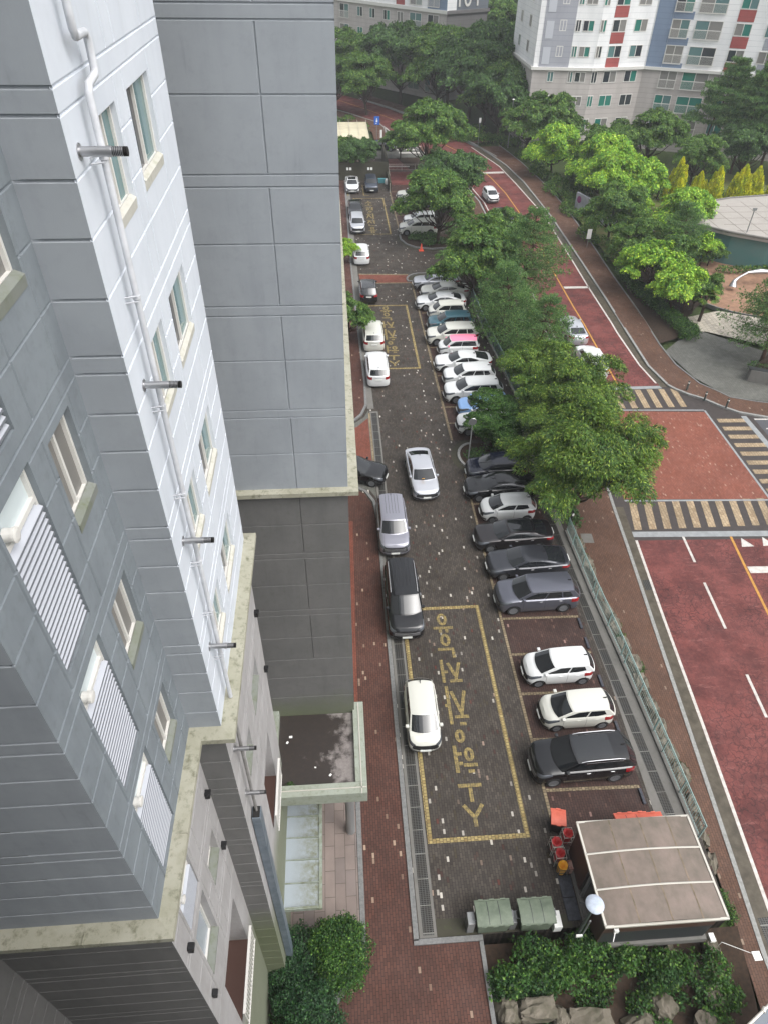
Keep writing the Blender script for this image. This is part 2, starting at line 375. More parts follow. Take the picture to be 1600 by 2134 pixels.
M['black'] = newmat('black_plastic', lin((22, 22, 24)), 0.45)[0]
M['mat_dark'] = mat_noise('rubber_mat', lin((70, 72, 80)), lin((52, 54, 60)), 8, 0.6)
M['brown_panel'] = newmat('dark_brown_panel', lin((66, 44, 36)), 0.5)[0]
M['alu'] = newmat('painted_aluminium', lin((190, 186, 176)), 0.35, 0.3)[0]
M['fence_green'] = newmat('grey_green_fence_paint', lin((132, 156, 152)), 0.4)[0]
M['mesh_dark'] = newmat('dark_green_screen', lin((58, 76, 76)), 0.5)[0]
M['red_bag'] = newmat('red_sack', lin((170, 46, 48)), 0.5)[0]
M['yellow_bag'] = newmat('yellow_sack', lin((226, 162, 44)), 0.5)[0]
M['blue_sign'] = newmat('blue_sign_enamel', lin((36, 92, 176)), 0.4)[0]
M['white_pl'] = newmat('white_plastic', lin((226, 226, 222)), 0.45)[0]
M['cone'] = newmat('orange_red_plastic', lin((214, 84, 60)), 0.5)[0]
M['pole_dark'] = newmat('dark_green_pole', lin((58, 66, 62)), 0.5)[0]
M['pole_grey'] = newmat('grey_pole', lin((140, 142, 142)), 0.4, 0.4)[0]
M['bark'] = mat_noise('bark', lin((72, 58, 46)), lin((48, 40, 34)), 6, 0.95, (1, 1, 0.3), 0.8, 20, coords='obj')
M['bark_red'] = mat_noise('pine_bark', lin((84, 60, 48)), lin((54, 42, 36)), 6, 0.95, (1, 1, 0.3), 0.8, 20, coords='obj')
def leafmat(name, c1, c2, c3, trans=0.25):
    m, t, b = newmat(name, c1, 0.55, spec=0.3)
    g = t.new('ShaderNodeNewGeometry')
    n = t.ramp(t.noise(0.8, 5, 0.65, g.outputs['Position']), [(0.4, 0.0), (0.6, 1.0)])
    c = t.mix(n, c1, c2)
    f = t.math('GREATER_THAN', g.outputs['Random Per Island'], 0.8)
    c = t.mix(t.math('MULTIPLY', f, 0.7), c, c3)
    br = t.math('MULTIPLY_ADD', t.math('FRACT', t.math('MULTIPLY', g.outputs['Random Per Island'], 7.31)), 0.9, 0.5)
    c = t.mix(1.0, c, br, 'MULTIPLY')
    t.link(c, b.inputs['Base Color'])
    tr = t.new('ShaderNodeBsdfTranslucent'); t.link(c, tr.inputs[0])
    mx = t.new('ShaderNodeMixShader'); mx.inputs[0].default_value = trans
    t.link(b.outputs[0], mx.inputs[1]); t.link(tr.outputs[0], mx.inputs[2])
    t.link(mx.outputs[0], t.n['Material Output'].inputs[0])
    return m
M['leaf_zelkova'] = leafmat('zelkova_leaf', lin((94, 125, 47)), lin((69, 101, 46)), lin((151, 172, 68)))
M['leaf_maple'] = leafmat('bright_maple_leaf', lin((139, 179, 59)), lin((100, 148, 55)), lin((197, 220, 71)))
M['leaf_mid'] = leafmat('mid_green_leaf', lin((90, 124, 54)), lin((68, 102, 50)), lin((127, 153, 64)))
M['leaf_dark'] = leafmat('dark_green_leaf', lin((74, 106, 57)), lin((59, 88, 48)), lin((106, 138, 66)))
M['leaf_pine'] = leafmat('pine_needle', lin((100, 137, 77)), lin((79, 114, 69)), lin((145, 174, 93)))
M['leaf_gold'] = leafmat('golden_cypress_leaf', lin((221, 217, 50)), lin((165, 183, 53)), lin((255, 255, 77)))
M['leaf_bush'] = leafmat('shrub_leaf', lin((63, 99, 42)), lin((45, 77, 37)), lin((105, 138, 56)))
M['leaf_evergreen'] = leafmat('glossy_evergreen_leaf', lin((50, 80, 49)), lin((40, 70, 44)), lin((76, 114, 61)))

M['lp'] = newmat('pale_aluminium_panel', lin((196, 206, 208)), .4)[0]
M['pale'] = newmat('pale_blind_glass', lin((150, 158, 166)), .25)[0]

M['shade_lip'] = newmat('louvre_shade_edge', lin((112, 116, 122)), .5)[0]  # darker grey standing in for the shadow between louvre slats
# ------------------------------------------------------------------ ground levels
def zr(y):                      # the road climbs away from the camera, level beyond y = 60
    return -0.04 * (60 - y) if y < 60 else 0.0
def interp(poly, y):            # x of a polyline (given as (x, y), y rising) at y
    if y <= poly[0][1]: return poly[0][0]
    for a, b in zip(poly, poly[1:]):
        if y <= b[1]: return a[0] + (b[0] - a[0]) * (y - a[1]) / (b[1] - a[1])
    return poly[-1][0]
def struct(o): o['kind'] = 'structure'; return o
def sheet(name, pts, z, mat, kind='structure', parent=None):
    o = MB().poly([(x, y, z) for x, y in pts]).build(name, mat, parent); o['kind'] = kind; return o
def ribbon(mb, L, Rr, y0, y1, off, step=2.0, m=0):
    ys = sorted(set([y0, y1] + [p[1] for p in L + Rr if y0 < p[1] < y1] + list(np.arange(math.ceil(y0 / step) * step, y1, step)) + ([60.0] if y0 < 60 < y1 else [])))
    mb.grid([[(interp(L, y), y, zr(y) + off), (interp(Rr, y), y, zr(y) + off)] for y in ys], m)
    return mb
def pathstrip(mb, pts, w0, w1, zf, m=0):      # strip along a polyline, offset w0..w1 to its right
    G = []
    for i, p in enumerate(pts):
        a = Vector(pts[max(i - 1, 0)]); b = Vector(pts[min(i + 1, len(pts) - 1)]); d = (b - a).normalized(); n = Vector((d.y, -d.x))
        q0 = Vector(p) + n * w0; q1 = Vector(p) + n * w1
        G.append([(q0.x, q0.y, zf(q0.y)), (q1.x, q1.y, zf(q1.y))])
    mb.grid(G, m); return mb
def kerbstrip(mb, pts, w, zf, h, m=0):        # solid kerb stones along a polyline
    for i in range(len(pts) - 1):
        a, b = Vector(pts[i]), Vector(pts[i + 1]); d = (b - a); L = d.length; d.normalize(); n = Vector((d.y, -d.x)) * w / 2
        c = (a + b) / 2; za, zb = zf(a.y), zf(b.y); k = len(mb.v)
        for p, z in ((a, za), (b, zb)):
            for sgn in (-1, 1):
                for zz in (z - 0.3, z + h):
                    q = p + n * sgn; mb.v.append((q.x, q.y, zz))
        for f in ((0, 1, 3, 2), (4, 6, 7, 5), (0, 4, 5, 1), (2, 3, 7, 6), (1, 5, 7, 3), (0, 2, 6, 4)):
            mb.f.append(tuple(k + j for j in f)); mb.m.append(m)
    return mb
# base ground: one sheet to the horizon
xs = list(range(-400, -20, 40)) + list(range(-20, 120, 4)) + list(range(120, 700, 40))
ys = list(range(-60, 180, 4)) + list(range(180, 900, 40))
def gz(x, y):
    z = zr(y) - 0.35
    if y > 170: z += min(24, (y - 170) * 0.12) * (1 if x > 20 else 0.3)
    return z
struct(MB().grid([[(x, y, gz(x, y)) for x in xs] for y in ys]).build('ground', M['grass']))
# parking platform
lot = [(-12, 8.85), (14.75, 8.85), (14.95, 13), (14.75, 20), (14.45, 30), (14.35, 40), (14.45, 47), (13.95, 60), (13.7, 72), (14.5, 100), (8.5, 128), (-12, 128)]
struct(MB().prism(lot, -3.2, 0.0).build('parking_lot', M['lot']))
# red brick apron that wraps in front of the lot
path = [(-12, -12), (4.72, -12), (4.72, 8.62), (2.2, 8.62), (2.2, 8.84), (-12, 8.84)]
struct(MB().prism(path, -3.2, 0.001).build('brick_apron', M['brick']))
sheet('brick_walk', [(-3, 8.8), (2.13, 8.8), (2.13, 33.2), (1.95, 34.7), (1.5, 35.8), (0.73, 36.3), (-3, 36.3)], 0.008, M['brick'])
sheet('brick_walk', [(-3, 44.5), (1.1, 44.5), (1.65, 45.3), (2.05, 46.5), (2.13, 50), (1.95, 60), (1.82, 74), (1.9, 101), (1.9, 106), (-3, 106)], 0.10, M['brick'])
# apron of blocks round the entrance drive
sheet('entrance_paving', [(-3, 36.6), (0.9, 36.6), (1.9, 36.1), (2.3, 35.2), (2.3, 46), (1.9, 45), (1.1, 44.2), (-3, 44.2)], 0.004, M['grey_pave'])
sheet('brick_band', [(1.0, 38.3), (2.22, 38.3), (2.22, 44.9), (1.3, 43.7), (1.0, 43.6)], 0.009, M['brick_red'])
sheet('brick_band', [(2.27, 38.3), (2.42, 38.3), (2.42, 45.6), (2.27, 45.6)], 0.010, M['line_brick'])
# kerbs along the walk
kb = MB()
kerbstrip(kb, [(2.22, 8.78), (2.25, 33.2), (2.1, 34.9), (1.6, 36.0), (0.85, 36.55), (-1.5, 36.6)], 0.2, lambda y: 0, 0.06)
kerbstrip(kb, [(2.12, 8.73), (4.8, 8.73)], 0.2, lambda y: 0, 0.06)
kerbstrip(kb, [(4.72, 8.62), (4.72, -8)], 0.16, lambda y: 0, 0.05)
kb.build('kerb', M['granite'])['kind'] = 'structure'
kb = MB(); kerbstrip(kb, [(-1.5, 44.3), (1.1, 44.5), (1.7, 45.3), (2.12, 46.6), (2.2, 50), (2.03, 60), (1.9, 74), (1.98, 101), (1.98, 106)], 0.18, lambda y: 0, 0.13)
struct(kb.build('kerb', M['granite']))
# drains
sheet('drain_channel', [(2.36, 8.86), (3.04, 8.86), (3.04, 45.8), (2.36, 45.8)], 0.006, M['conc'])
dg = sheet('drain_grating', [(2.5, 8.95), (2.93, 8.95), (2.93, 45.6), (2.5, 45.6)], 0.012, M['grate'])
sheet('drain_channel', [(2.22, 46.2), (2.75, 46.2), (2.55, 74), (2.6, 100), (2.05, 100), (1.98, 74), (2.1, 60)], 0.006, M['conc'])
sheet('drain_channel', [(13.15, 10), (14.5, 12.5), (14.65, 13), (14.4, 20), (14.1, 30), (14.0, 46), (13.2, 46), (13.35, 30), (13.45, 20)], 0.004, M['conc'])
sheet('drain_grating', [(13.72, 12.6), (14.15, 12.6), (13.95, 20), (13.72, 30), (13.65, 44), (13.3, 44), (13.33, 30), (13.5, 20)], 0.010, M['grate'])
sheet('mossy_edge_paving', [(3.06, 8.86), (8.4, 8.86), (8.4, 9.35), (3.06, 9.5)], 0.005, M['darkconc'])
# bays
sheet('parking_bays', [(8.68, 11.6), (13.1, 11.6), (13.05, 37.4), (8.62, 37.4)], 0.004, M['bay'])
sheet('parking_bays', [(8.42, 41.6), (13.1, 41.6), (12.8, 71.0), (8.35, 71.0)], 0.004, M['bay'])
sheet('parking_bays', [(8.25, 84.2), (13.0, 84.2), (13.0, 107), (8.25, 107)], 0.004, M['bay'])
lm = MB()
def strip(mb, a, b, w, z, m=0):
    a, b = Vector(a), Vector(b); d = (b - a).normalized(); n = Vector((d.y, -d.x)) * w / 2
    return mb.quad((*(a - n), z), (*(a + n), z), (*(b + n), z), (*(b - n), z), m)
strip(lm, (8.62, 12.6), (8.62, 37.6), 0.16, 0.009); strip(lm, (8.3, 41.6), (8.12, 70.2), 0.17, 0.009); strip(lm, (8.13, 84.2), (8.13, 107), 0.16, 0.009)
for y in (14.42, 16.94, 19.5, 21.95, 24.42, 27.0, 29.4, 31.75, 34.3): strip(lm, (8.71, y), (13.0, y - 0.08), 0.15, 0.010)
for y in (43.87, 46.15, 48.6, 51.0, 53.5, 56.0, 58.3, 60.6, 63.0, 65.4, 67.8): strip(lm, (8.40, y), (13.0, y - 0.05), 0.13, 0.010)
for y in (86.4, 88.8, 91.2, 93.6, 96.0, 98.4, 101.0): strip(lm, (8.22, y), (12.8, y), 0.12, 0.010)
struct(lm.build('bay_markings', M['line_brick']))
ym = MB()
def ybox(x0, x1, y0, y1, w=0.2, gap=None):
    strip(ym, (x0, y0 - w / 2), (x0, y1 + w / 2), w, 0.011); strip(ym, (x1, y0 - w / 2), (x1, y1 + w / 2), w, 0.011)
    strip(ym, (x0 + w / 2, y0), (x1 - w / 2, y0), w, 0.011); strip(ym, (x0 + w / 2, y1), (x1 - w / 2, y1), w, 0.011)
ybox(3.2, 7.42, 12.5, 25.4, 0.2); ybox(2.85, 7.05, 52.4, 64.8, 0.18); ybox(3.0, 7.0, 84.6, 98.1, 0.17)
strip(ym, (4.45, 99.3), (4.45, 104), 0.14, 0.011); strip(ym, (2.3, 99.3), (2.3, 104), 0.12, 0.011); strip(ym, (4.5, 99.4), (5.2, 99.4), 0.12, 0.0115)
struct(ym.build('compact_bay_outline', M['yline']))
# korean lettering of the compact-car bays: strokes in a unit box
GL = {
 'so': (((.5, 1), (.5, .8)), ((.5, .82), (.12, .56)), ((.5, .82), (.88, .56)), ((.5, .5), (.5, .2)), ((.02, .15), (.98, .15))),
 'hyeong': (((.18, .98), (.44, .98)), ((.02, .84), (.6, .84)), ('o', .31, .6, .17), ((.88, 1), (.88, .38)), ((.62, .8), (.82, .8)), ((.62, .58), (.82, .58)), ('o', .56, .16, .17)),
 'cha': (((.18, 1), (.46, 1)), ((.02, .82), (.64, .82)), ((.33, .78), (.04, .15)), ((.33, .7), (.64, .15)), ((.82, 1), (.82, 0)), ((.87, .52), (1.0, .52))),
 'jeon': (((.02, .96), (.6, .96)), ((.31, .92), (.05, .45)), ((.31, .82), (.58, .45)), ((.86, 1), (.86, .35)), ((.62, .7), (.81, .7)), ((.2, .3), (.2, .08)), ((.15, .04), (.92, .04))),
 'yong': (('o', .5, .83, .2), ((.34, .6), (.34, .5)), ((.66, .6), (.66, .5)), ((.02, .45), (.98, .45)), ('o', .5, .18, .2)),
}
def lettering(name, cx, ystarts, w, h, flip, z=0.0135, sw=0.17):
    mb = MB()
    def P(u, v, y0):                       # y0 = lower edge (upright) of the glyph on the ground
        u -= .5; v -= .5
        if flip: u, v = -u, -v
        return (cx + u * w, y0 + (v + .5) * h)
    zz = [z]
    for key, y0 in ystarts:
        for st in GL[key]:
            zz[0] += 0.0004
            if st[0] == 'o':
                _, u, v, r = st; c = P(u, v, y0); ro = r * w * 1.25; rx = ro; ri = ro - sw; ry = r * h * 0.95; ryi = ry - sw
                n = 20
                G = [[(c[0] + rx * math.cos(t), c[1] + ry * math.sin(t), zz[0]), (c[0] + ri * math.cos(t), c[1] + ryi * math.sin(t), zz[0])] for t in [2 * PI * k / n for k in range(n + 1)]]
                mb.grid(G)
            else:
                strip(mb, P(*st[0], y0), P(*st[1], y0), sw, zz[0])
    struct(mb.build(name, M['letter']))
lettering('compact_car_only_lettering', 5.28, [('so', 13.0), ('hyeong', 15.5), ('cha', 18.0), ('jeon', 20.4), ('yong', 22.75)], 1.12, 2.2, True)
lettering('compact_car_only_lettering', 4.95, [('so', 52.8), ('hyeong', 55.2), ('cha', 57.6), ('jeon', 60.0), ('yong', 62.4)], 1.12, 2.15, True)
lettering('compact_car_only_lettering', 4.9, [('so', 94.9), ('hyeong', 92.4), ('cha', 89.9), ('jeon', 87.4), ('yong', 84.9)], 1.05, 2.1, False)
# red band across the lot and islands
sheet('brick_band', [(2.75, 70.3), (8.3, 70.3), (7.9, 72.2), (2.65, 72.5)], 0.013, M['brick_red'])
MB().quad((2.65, 72.5, .016), (7.9, 72.2, .016), (7.95, 72.45, .016), (2.65, 72.75, .016)).quad((2.75, 70.1, .016), (8.3, 70.1, .016), (8.3, 70.3, .016), (2.75, 70.3, .016)).build('brick_band_edge', M['line_brick'])['kind'] = 'structure'
def arcpts(cx, cy_, rx, ry, a0, a1, n=12): return [(cx + rx * math.cos(R(a0 + (a1 - a0) * i / n)), cy_ + ry * math.sin(R(a0 + (a1 - a0) * i / n))) for i in range(n + 1)]
isl1 = arcpts(9.6, 39.5, 1.1, 1.55, 90, 270)
sheet('island_apron', arcpts(9.7, 39.5, 1.75, 2.1, 90, 270) , 0.0125, M['darkconc'])
kb = MB(); kerbstrip(kb, isl1, 0.18, lambda y: 0, 0.14); struct(kb.build('island_kerb', M['road_kerb']))
sheet('island_soil', isl1 + [(13.6, 38.0), (13.8, 41.0)], 0.08, M['soil'])
isl2 = [(8.05, 84.2), (8.05, 82.6), (8.6, 81.0), (9.6, 80.0), (11.4, 79.5), (13.9, 79.8)]
kb = MB(); kerbstrip(kb, isl2, 0.2, lambda y: 0, 0.14); struct(kb.build('island_kerb', M['granite']))
sheet('island_soil', isl2 + [(14.2, 84.1)], 0.08, M['soil'])
sheet('island_apron', [(7.6, 84), (7.6, 82.3), (8.3, 80.5), (9.4, 79.4), (11.3, 78.9), (13.9, 79.2), (13.9, 79.7), (11.4, 79.4), (9.5, 79.9), (8.5, 80.9), (7.95, 82.5), (7.95, 84)], 0.011, M['darkconc'])
isl3 = arcpts(9.3, 71.0, 1.6, 1.5, 90, 200, 8)
kb = MB(); kerbstrip(kb, isl3 + [(13.5, 70.6)], 0.18, lambda y: 0, 0.12); kerbstrip(kb, [(9.3, 72.5), (13.7, 72.6)], 0.18, lambda y: 0, 0.12); struct(kb.build('island_kerb', M['granite']))
sheet('island_soil', [(9.2, 72.5), (8.0, 71.6), (7.8, 70.7), (13.6, 70.6), (13.7, 72.6)], 0.07, M['darkconc'])

# ------------------------------------------------------------------ the street
kerbL = [(16.2, -6), (16.5, 8.0), (16.8, 11.5), (17.4, 19.1), (17.9, 25.4), (18.3, 30.4), (18.55, 34), (19.2, 42), (19.6, 55), (19.7, 80), (19.8, 96), (18.6, 108), (14.0, 124)]
lineL = [(17.0, -6), (17.35, 8), (17.6, 11.4), (18.1, 18), (18.6, 25.4), (19.1, 31.7), (19.9, 42), (20.2, 55), (20.3, 80), (20.4, 96), (19.2, 108), (14.6, 124)]
swL = [(15.2, -6), (15.4, 5), (15.75, 9), (15.9, 12), (15.85, 17), (15.5, 22.5), (15.2, 27), (14.95, 32), (15.1, 40), (16, 55), (16.2, 100)]
lineR = [(27.2, 49.3), (26.7, 52.5), (26.5, 58.3), (26.7, 68.2), (27.0, 76.1), (27.4, 89.4), (27.2, 94.7), (26.6, 104.6), (25.9, 113.1), (23.4, 124)]
kerbR = [(27.9, 49.3), (27.3, 52.2), (27.3, 57.9), (27.5, 64.6), (27.8, 75.9), (28.1, 90), (27.8, 104.6), (26.9, 113.5), (24.4, 125)]
swR = [(30.7, 49.3), (29.8, 52.3), (29.6, 55.7), (29.9, 62.7), (30.1, 70.7), (30.6, 81.4), (30.9, 92.8), (30.7, 102.7), (29.6, 115), (28.2, 124.6)]
mb = MB(); ribbon(mb, [(x + .35, y) for x, y in kerbL], [(60, -6), (60, 31.4)], -6, 31.4, -0.005)
ribbon(mb, [(x + .35, y) for x, y in kerbL], [(x - .3, y) for x, y in kerbR], 49.2, 124, -0.005)
struct(mb.build('road', M['red_road']))
# the far end of the street curves away to the left
cl = [(20.2, 124.0), (14.0, 140.7), (8.6, 151.0), (3, 160), (-6, 172)]
mb = MB(); pathstrip(mb, [(21.6, 120.5)] + cl, -4.8, 3.5, lambda y: 0.0, 0); struct(mb.build('road', M['red_road']))
mb = MB(); pathstrip(mb, [(21.6, 120.5)] + cl, -0.5, -0.36, lambda y: 0.012, 0); struct(mb.build('centre_line', M['yellow_paint']))
mb = MB(); kerbstrip(mb, [(26.4, 118), (24.0, 126), (17.8, 142.2), (12.2, 153), (6.5, 162)], 0.25, lambda y: 0, 0.14); struct(mb.build('road_kerb', M['road_kerb']))
mb = MB(); pathstrip(mb, [(24.0, 126), (17.8, 142.2), (12.2, 153), (6.5, 162)], 0.2, 3.2, lambda y: 0.1); struct(mb.build('sidewalk', M['brick_side']))
mb = MB(); pathstrip(mb, [(16.2, 122), (11.6, 131), (9.8, 138.5), (4.2, 148), (-2, 157)], -0.15, 0.12, lambda y: 0.02); struct(mb.build('edge_line', M['white_paint']))
cor = [(16.0, 122), (12.2, 127.4), (10.6, 129.4), (9.9, 133), (9.9, 137), (8.9, 141), (3.8, 148.5), (-3, 157)]
mb = MB(); kerbstrip(mb, cor[2:], 0.3, lambda y: 0, 0.14); struct(mb.build('road_kerb', M['road_kerb']))
sheet('sidewalk', cor[2:] + [(-3, 150), (4, 142), (7.5, 134), (7.6, 128.5)], 0.1, M['brick_side'])
sheet('entrance_paving', [(-6, 117.5), (8.3, 117.5), (15.5, 118), (16.4, 121.5), (10.4, 128.8), (-6, 128.8)], 0.02, M['grey_pave'])
# markings: lane lines
mb = MB(); ribbon(mb, lineL, [(x + .16, y) for x, y in lineL], -6, 31.4, 0.004); ribbon(mb, lineL, [(x + .14, y) for x, y in lineL], 49.2, 122, 0.004)
ribbon(mb, [(x - .16, y) for x, y in lineR], lineR, 49.6, 124, 0.004); struct(mb.build('edge_line', M['white_paint']))
mb = MB()
for y0, y1 in ((29.3, 31.6), (24.1, 27.6), (18.4, 21.0), (12.6, 15.4)):
    ribbon(mb, [(21.32, 12), (22.3, 31.6)], [(21.48, 12), (22.46, 31.6)], y0, y1, 0.004)
struct(mb.build('lane_dashes', M['white_paint']))
mb = MB(); ribbon(mb, [(24.3, 12), (24.95, 24.9), (25.25, 28.7), (25.5, 31.5)], [(24.46, 12), (25.11, 24.9), (25.41, 28.7), (25.66, 31.5)], -4, 31.4, 0.004)
ribbon(mb, [(23.62, 49.3), (23.66, 63.7), (24.05, 80), (24.35, 89.1), (24.1, 100), (23.4, 107), (22.0, 115), (20.0, 124)], [(23.76, 49.3), (23.8, 63.7), (24.19, 80), (24.49, 89.1), (24.24, 100), (23.54, 107), (22.14, 115), (20.14, 124)], 49.4, 119, 0.004)
struct(mb.build('centre_line', M['yellow_paint']))
zt = lambda y: zr(y) + 0.004
mb = MB().quad((25.45, 28.2, zt(28.2)), (32, 28.0, zt(28.0)), (32, 28.5, zt(28.5)), (25.45, 28.75, zt(28.75)))
for x in (25.9, 27.35, 28.8): mb.poly([(x, 30.45, zt(30.45)), (x + .85, 30.45, zt(30.45)), (x + .3, 31.25, zt(31.25))])
mb.quad((24.0, 68.1, zt(68)), (26.75, 68.1, zt(68)), (26.75, 68.6, zt(68)), (24.0, 68.6, zt(68)))
mb.quad((21.5, 109, zt(108)), (25.9, 109.3, zt(108)), (25.9, 110.2, zt(108)), (21.5, 109.8, zt(108)))
struct(mb.build('stop_line', M['white_paint']))
# gutters, kerbs and footways
mb = MB(); ribbon(mb, [(x + .1, y) for x, y in kerbL], [(x - .02, y) for x, y in lineL], -6, 34.6, 0.008); ribbon(mb, [(x + .04, y) for x, y in lineR], kerbR, 49.0, 124, 0.008)
struct(mb.build('gutter', M['gutter']))
mb = MB(); kerbstrip(mb, kerbL, 0.2, zr, 0.14); struct(mb.build('road_kerb', M['road_kerb']))
crn = [(27.9, 49.2), (28.35, 48.55), (29.2, 47.7), (30.1, 47.1), (31.2, 45.9), (32.3, 45.0), (34.4, 44.2), (42, 43.6)]
mb = MB(); kerbstrip(mb, list(reversed(kerbR)), 0.2, zr, 0.14); kerbstrip(mb, crn, 0.2, zr, 0.14); struct(mb.build('road_kerb', M['road_kerb']))
mb = MB(); ribbon(mb, swL, kerbL, -6, 124, 0.11); struct(mb.build('sidewalk', M['brick_side']))
mb = MB(); ribbon(mb, kerbR, swR, 49.2, 124, 0.11)
mb.grid([[(a[0], a[1], zr(a[1]) + .11), (b[0], b[1], zr(b[1]) + .11)] for a, b in zip(crn, [(30.7, 49.3), (31.4, 48.5), (31.9, 47.9), (32.5, 47.1), (33.6, 46.7), (34.4, 46.4), (35.6, 46.1), (42, 45.7)])])
struct(mb.build('sidewalk', M['brick_side']))
mb = MB(); kerbstrip(mb, list(reversed(swR)), 0.14, lambda y: zr(y) + .1, 0.05); kerbstrip(mb, [(30.7, 49.3), (31.4, 48.5), (31.9, 47.9), (32.5, 47.1), (33.6, 46.7), (34.4, 46.4), (35.6, 46.1), (42, 45.7)], 0.12, lambda y: zr(y) + .1, 0.04)
struct(mb.build('sidewalk_edging', M['granite']))
# manhole cover in the near footway
mb = MB().quad((15.55, 32.1, zr(32) + .12), (16.3, 32.05, zr(32) + .12), (16.25, 31.2, zr(31.3) + .12), (15.5, 31.25, zr(31.3) + .12)); struct(mb.build('utility_cover', M['conc']))
mb = MB().quad((18.35, 28.0, zt(28) + .006), (18.8, 28.0, zt(28) + .006), (18.75, 27.2, zt(27.2) + .006), (18.3, 27.2, zt(27.2) + .006)); mb.quad((16.9, 9.3, zt(9.3) + .006), (17.4, 9.3, zt(9.3) + .006), (17.3, 8.2, zt(8.2) + .006), (16.85, 8.2, zt(8.2) + .006)); struct(mb.build('gully_grating', M['grate']))
# junction table
def rsheet(name, pts, off, mat): return struct(MB().poly([(x, y, zr(y) + off) for x, y in pts]).build(name, mat))
rsheet('junction_base', [(18.6, 31.4), (60, 30.0), (60, 52), (34, 45.5), (30.0, 48.0), (27.95, 49.2), (18.9, 49.2)], -0.002, M['xdark'])
rsheet('junction_plaza', [(19.6, 35.35), (29.9, 34.85), (29.65, 45.3), (19.9, 45.9)], 0.003, M['plaza'])
mb = MB()
for i in range(12):                                   # near zebra
    x = 19.35 + i * 1.02; mb.quad((x, 32.35, zt(32.4)), (x + .5, 32.33, zt(32.4)), (x + 1.0, 34.95, zt(35)), (x + .5, 34.98, zt(35)))
for i in range(8):                                    # far zebra
    x = 20.7 + i * 1.03; mb.quad((x, 46.1, zt(46.1)), (x + .5, 46.08, zt(46.1)), (x + .55, 48.7, zt(48.7)), (x + .05, 48.72, zt(48.7)))
for i in range(12):                                   # side zebra
    y = 32.3 + i * 1.05; mb.quad((30.15, y, zt(y)), (32.75 , y - .1, zt(y - .1)), (32.75, y + .38, zt(y + .4)), (30.15, y + .48, zt(y + .5)))
struct(mb.build('zebra_crossing', M['xlight']))
mb = MB()
def rstrip(a, b, w, off=0.007):
    a, b = Vector(a), Vector(b); n_ = max(2, int((b - a).length / 3)); d = (b - a).normalized(); n = Vector((d.y, -d.x)) * w / 2
    mb.grid([[(*(a + (b - a) * i / n_ - n), zr((a + (b - a) * i / n_ - n).y) + off), (*(a + (b - a) * i / n_ + n), zr((a + (b - a) * i / n_ + n).y) + off)] for i in range(n_ + 1)])
rstrip((18.9, 31.95), (34, 31.3), 0.5); rstrip((19.6, 35.2), (30.0, 34.75), 0.16); rstrip((19.9, 49.0), (27.3, 49.0), 0.4); rstrip((19.9, 46.0), (29.6, 45.55), 0.14)
rstrip((29.65, 45.5), (29.95, 34.8), 0.16); rstrip((32.5, 44.6), (33.2, 33), 0.45)
struct(mb.build('pale_stone_band', M['stopband']))
rsheet('side_street', [(33.2, 44.3), (60, 43.0), (60, 31), (33.6, 31.8)], 0.002, newmat('dark_asphalt', lin((70, 70, 74)), 0.7)[0])
mb = MB()
for y in (42.8, 40.9): mb.poly([(33.5, y, zt(y) + .004), (34.5, y - .1, zt(y) + .004), (34.3, y + .8, zt(y) + .004)])
mb.quad((33.2, 44.2, zt(44.2) + .004), (40, 43.9, zt(44) + .004), (40, 43.75, zt(44) + .004), (33.2, 44.05, zt(44) + .004)); struct(mb.build('road_arrow', M['white_paint']))
# forecourt, playground and lawn on the far side
rsheet('forecourt', [(29.7, 54.6), (30.6, 50.2), (31.8, 48.2), (32.6, 47.2), (33.7, 46.8), (35.5, 46.3), (44, 45.7), (44, 52), (39.5, 53.6), (34.6, 57.9), (31.5, 56.3)], 0.10, M['grey_pave'])
rsheet('forecourt', [(33.7, 57.7), (34.8, 57.9), (44, 52.4), (46, 58), (38, 62), (34.3, 60.8)], 0.125, M['pale_pave'])
rsheet('playground', arcpts(44.5, 67.5, 8.2, 7.4, 0, 350, 26), 0.13, M['soil'])
bpy.data.objects['playground'].data.materials[0] = mat_noise('playground_soil', lin((150, 118, 96)), lin((126, 98, 80)), 2, 0.9)
mb = MB(); kerbstrip(mb, arcpts(44.5, 67.5, 8.3, 7.5, 150, 290, 14), 0.16, lambda y: .1, 0.08); struct(mb.build('playground_kerb', M['granite']))
rsheet('lawn', [(31.2, 72), (36, 76), (41, 84), (50, 92), (66, 96), (60, 108), (31.5, 104)], 0.1, M['lawn'])
rsheet('garden_bed', [(29.8, 56.0), (33.6, 57.7), (34.2, 60.8), (37, 64), (36.2, 69), (38, 74), (36.5, 76), (31.0, 72), (30.2, 66)], 0.08, M['soil'])
# grass bank between the lot and the street
mb = MB(); ribbon(mb, [(14.4, 32), (14.45, 47), (13.95, 60), (13.7, 72), (14.5, 100), (9, 124)], [(x + .1, y) for x, y in swL], 32, 118, 0.02)
struct(mb.build('bank', M['soil']))
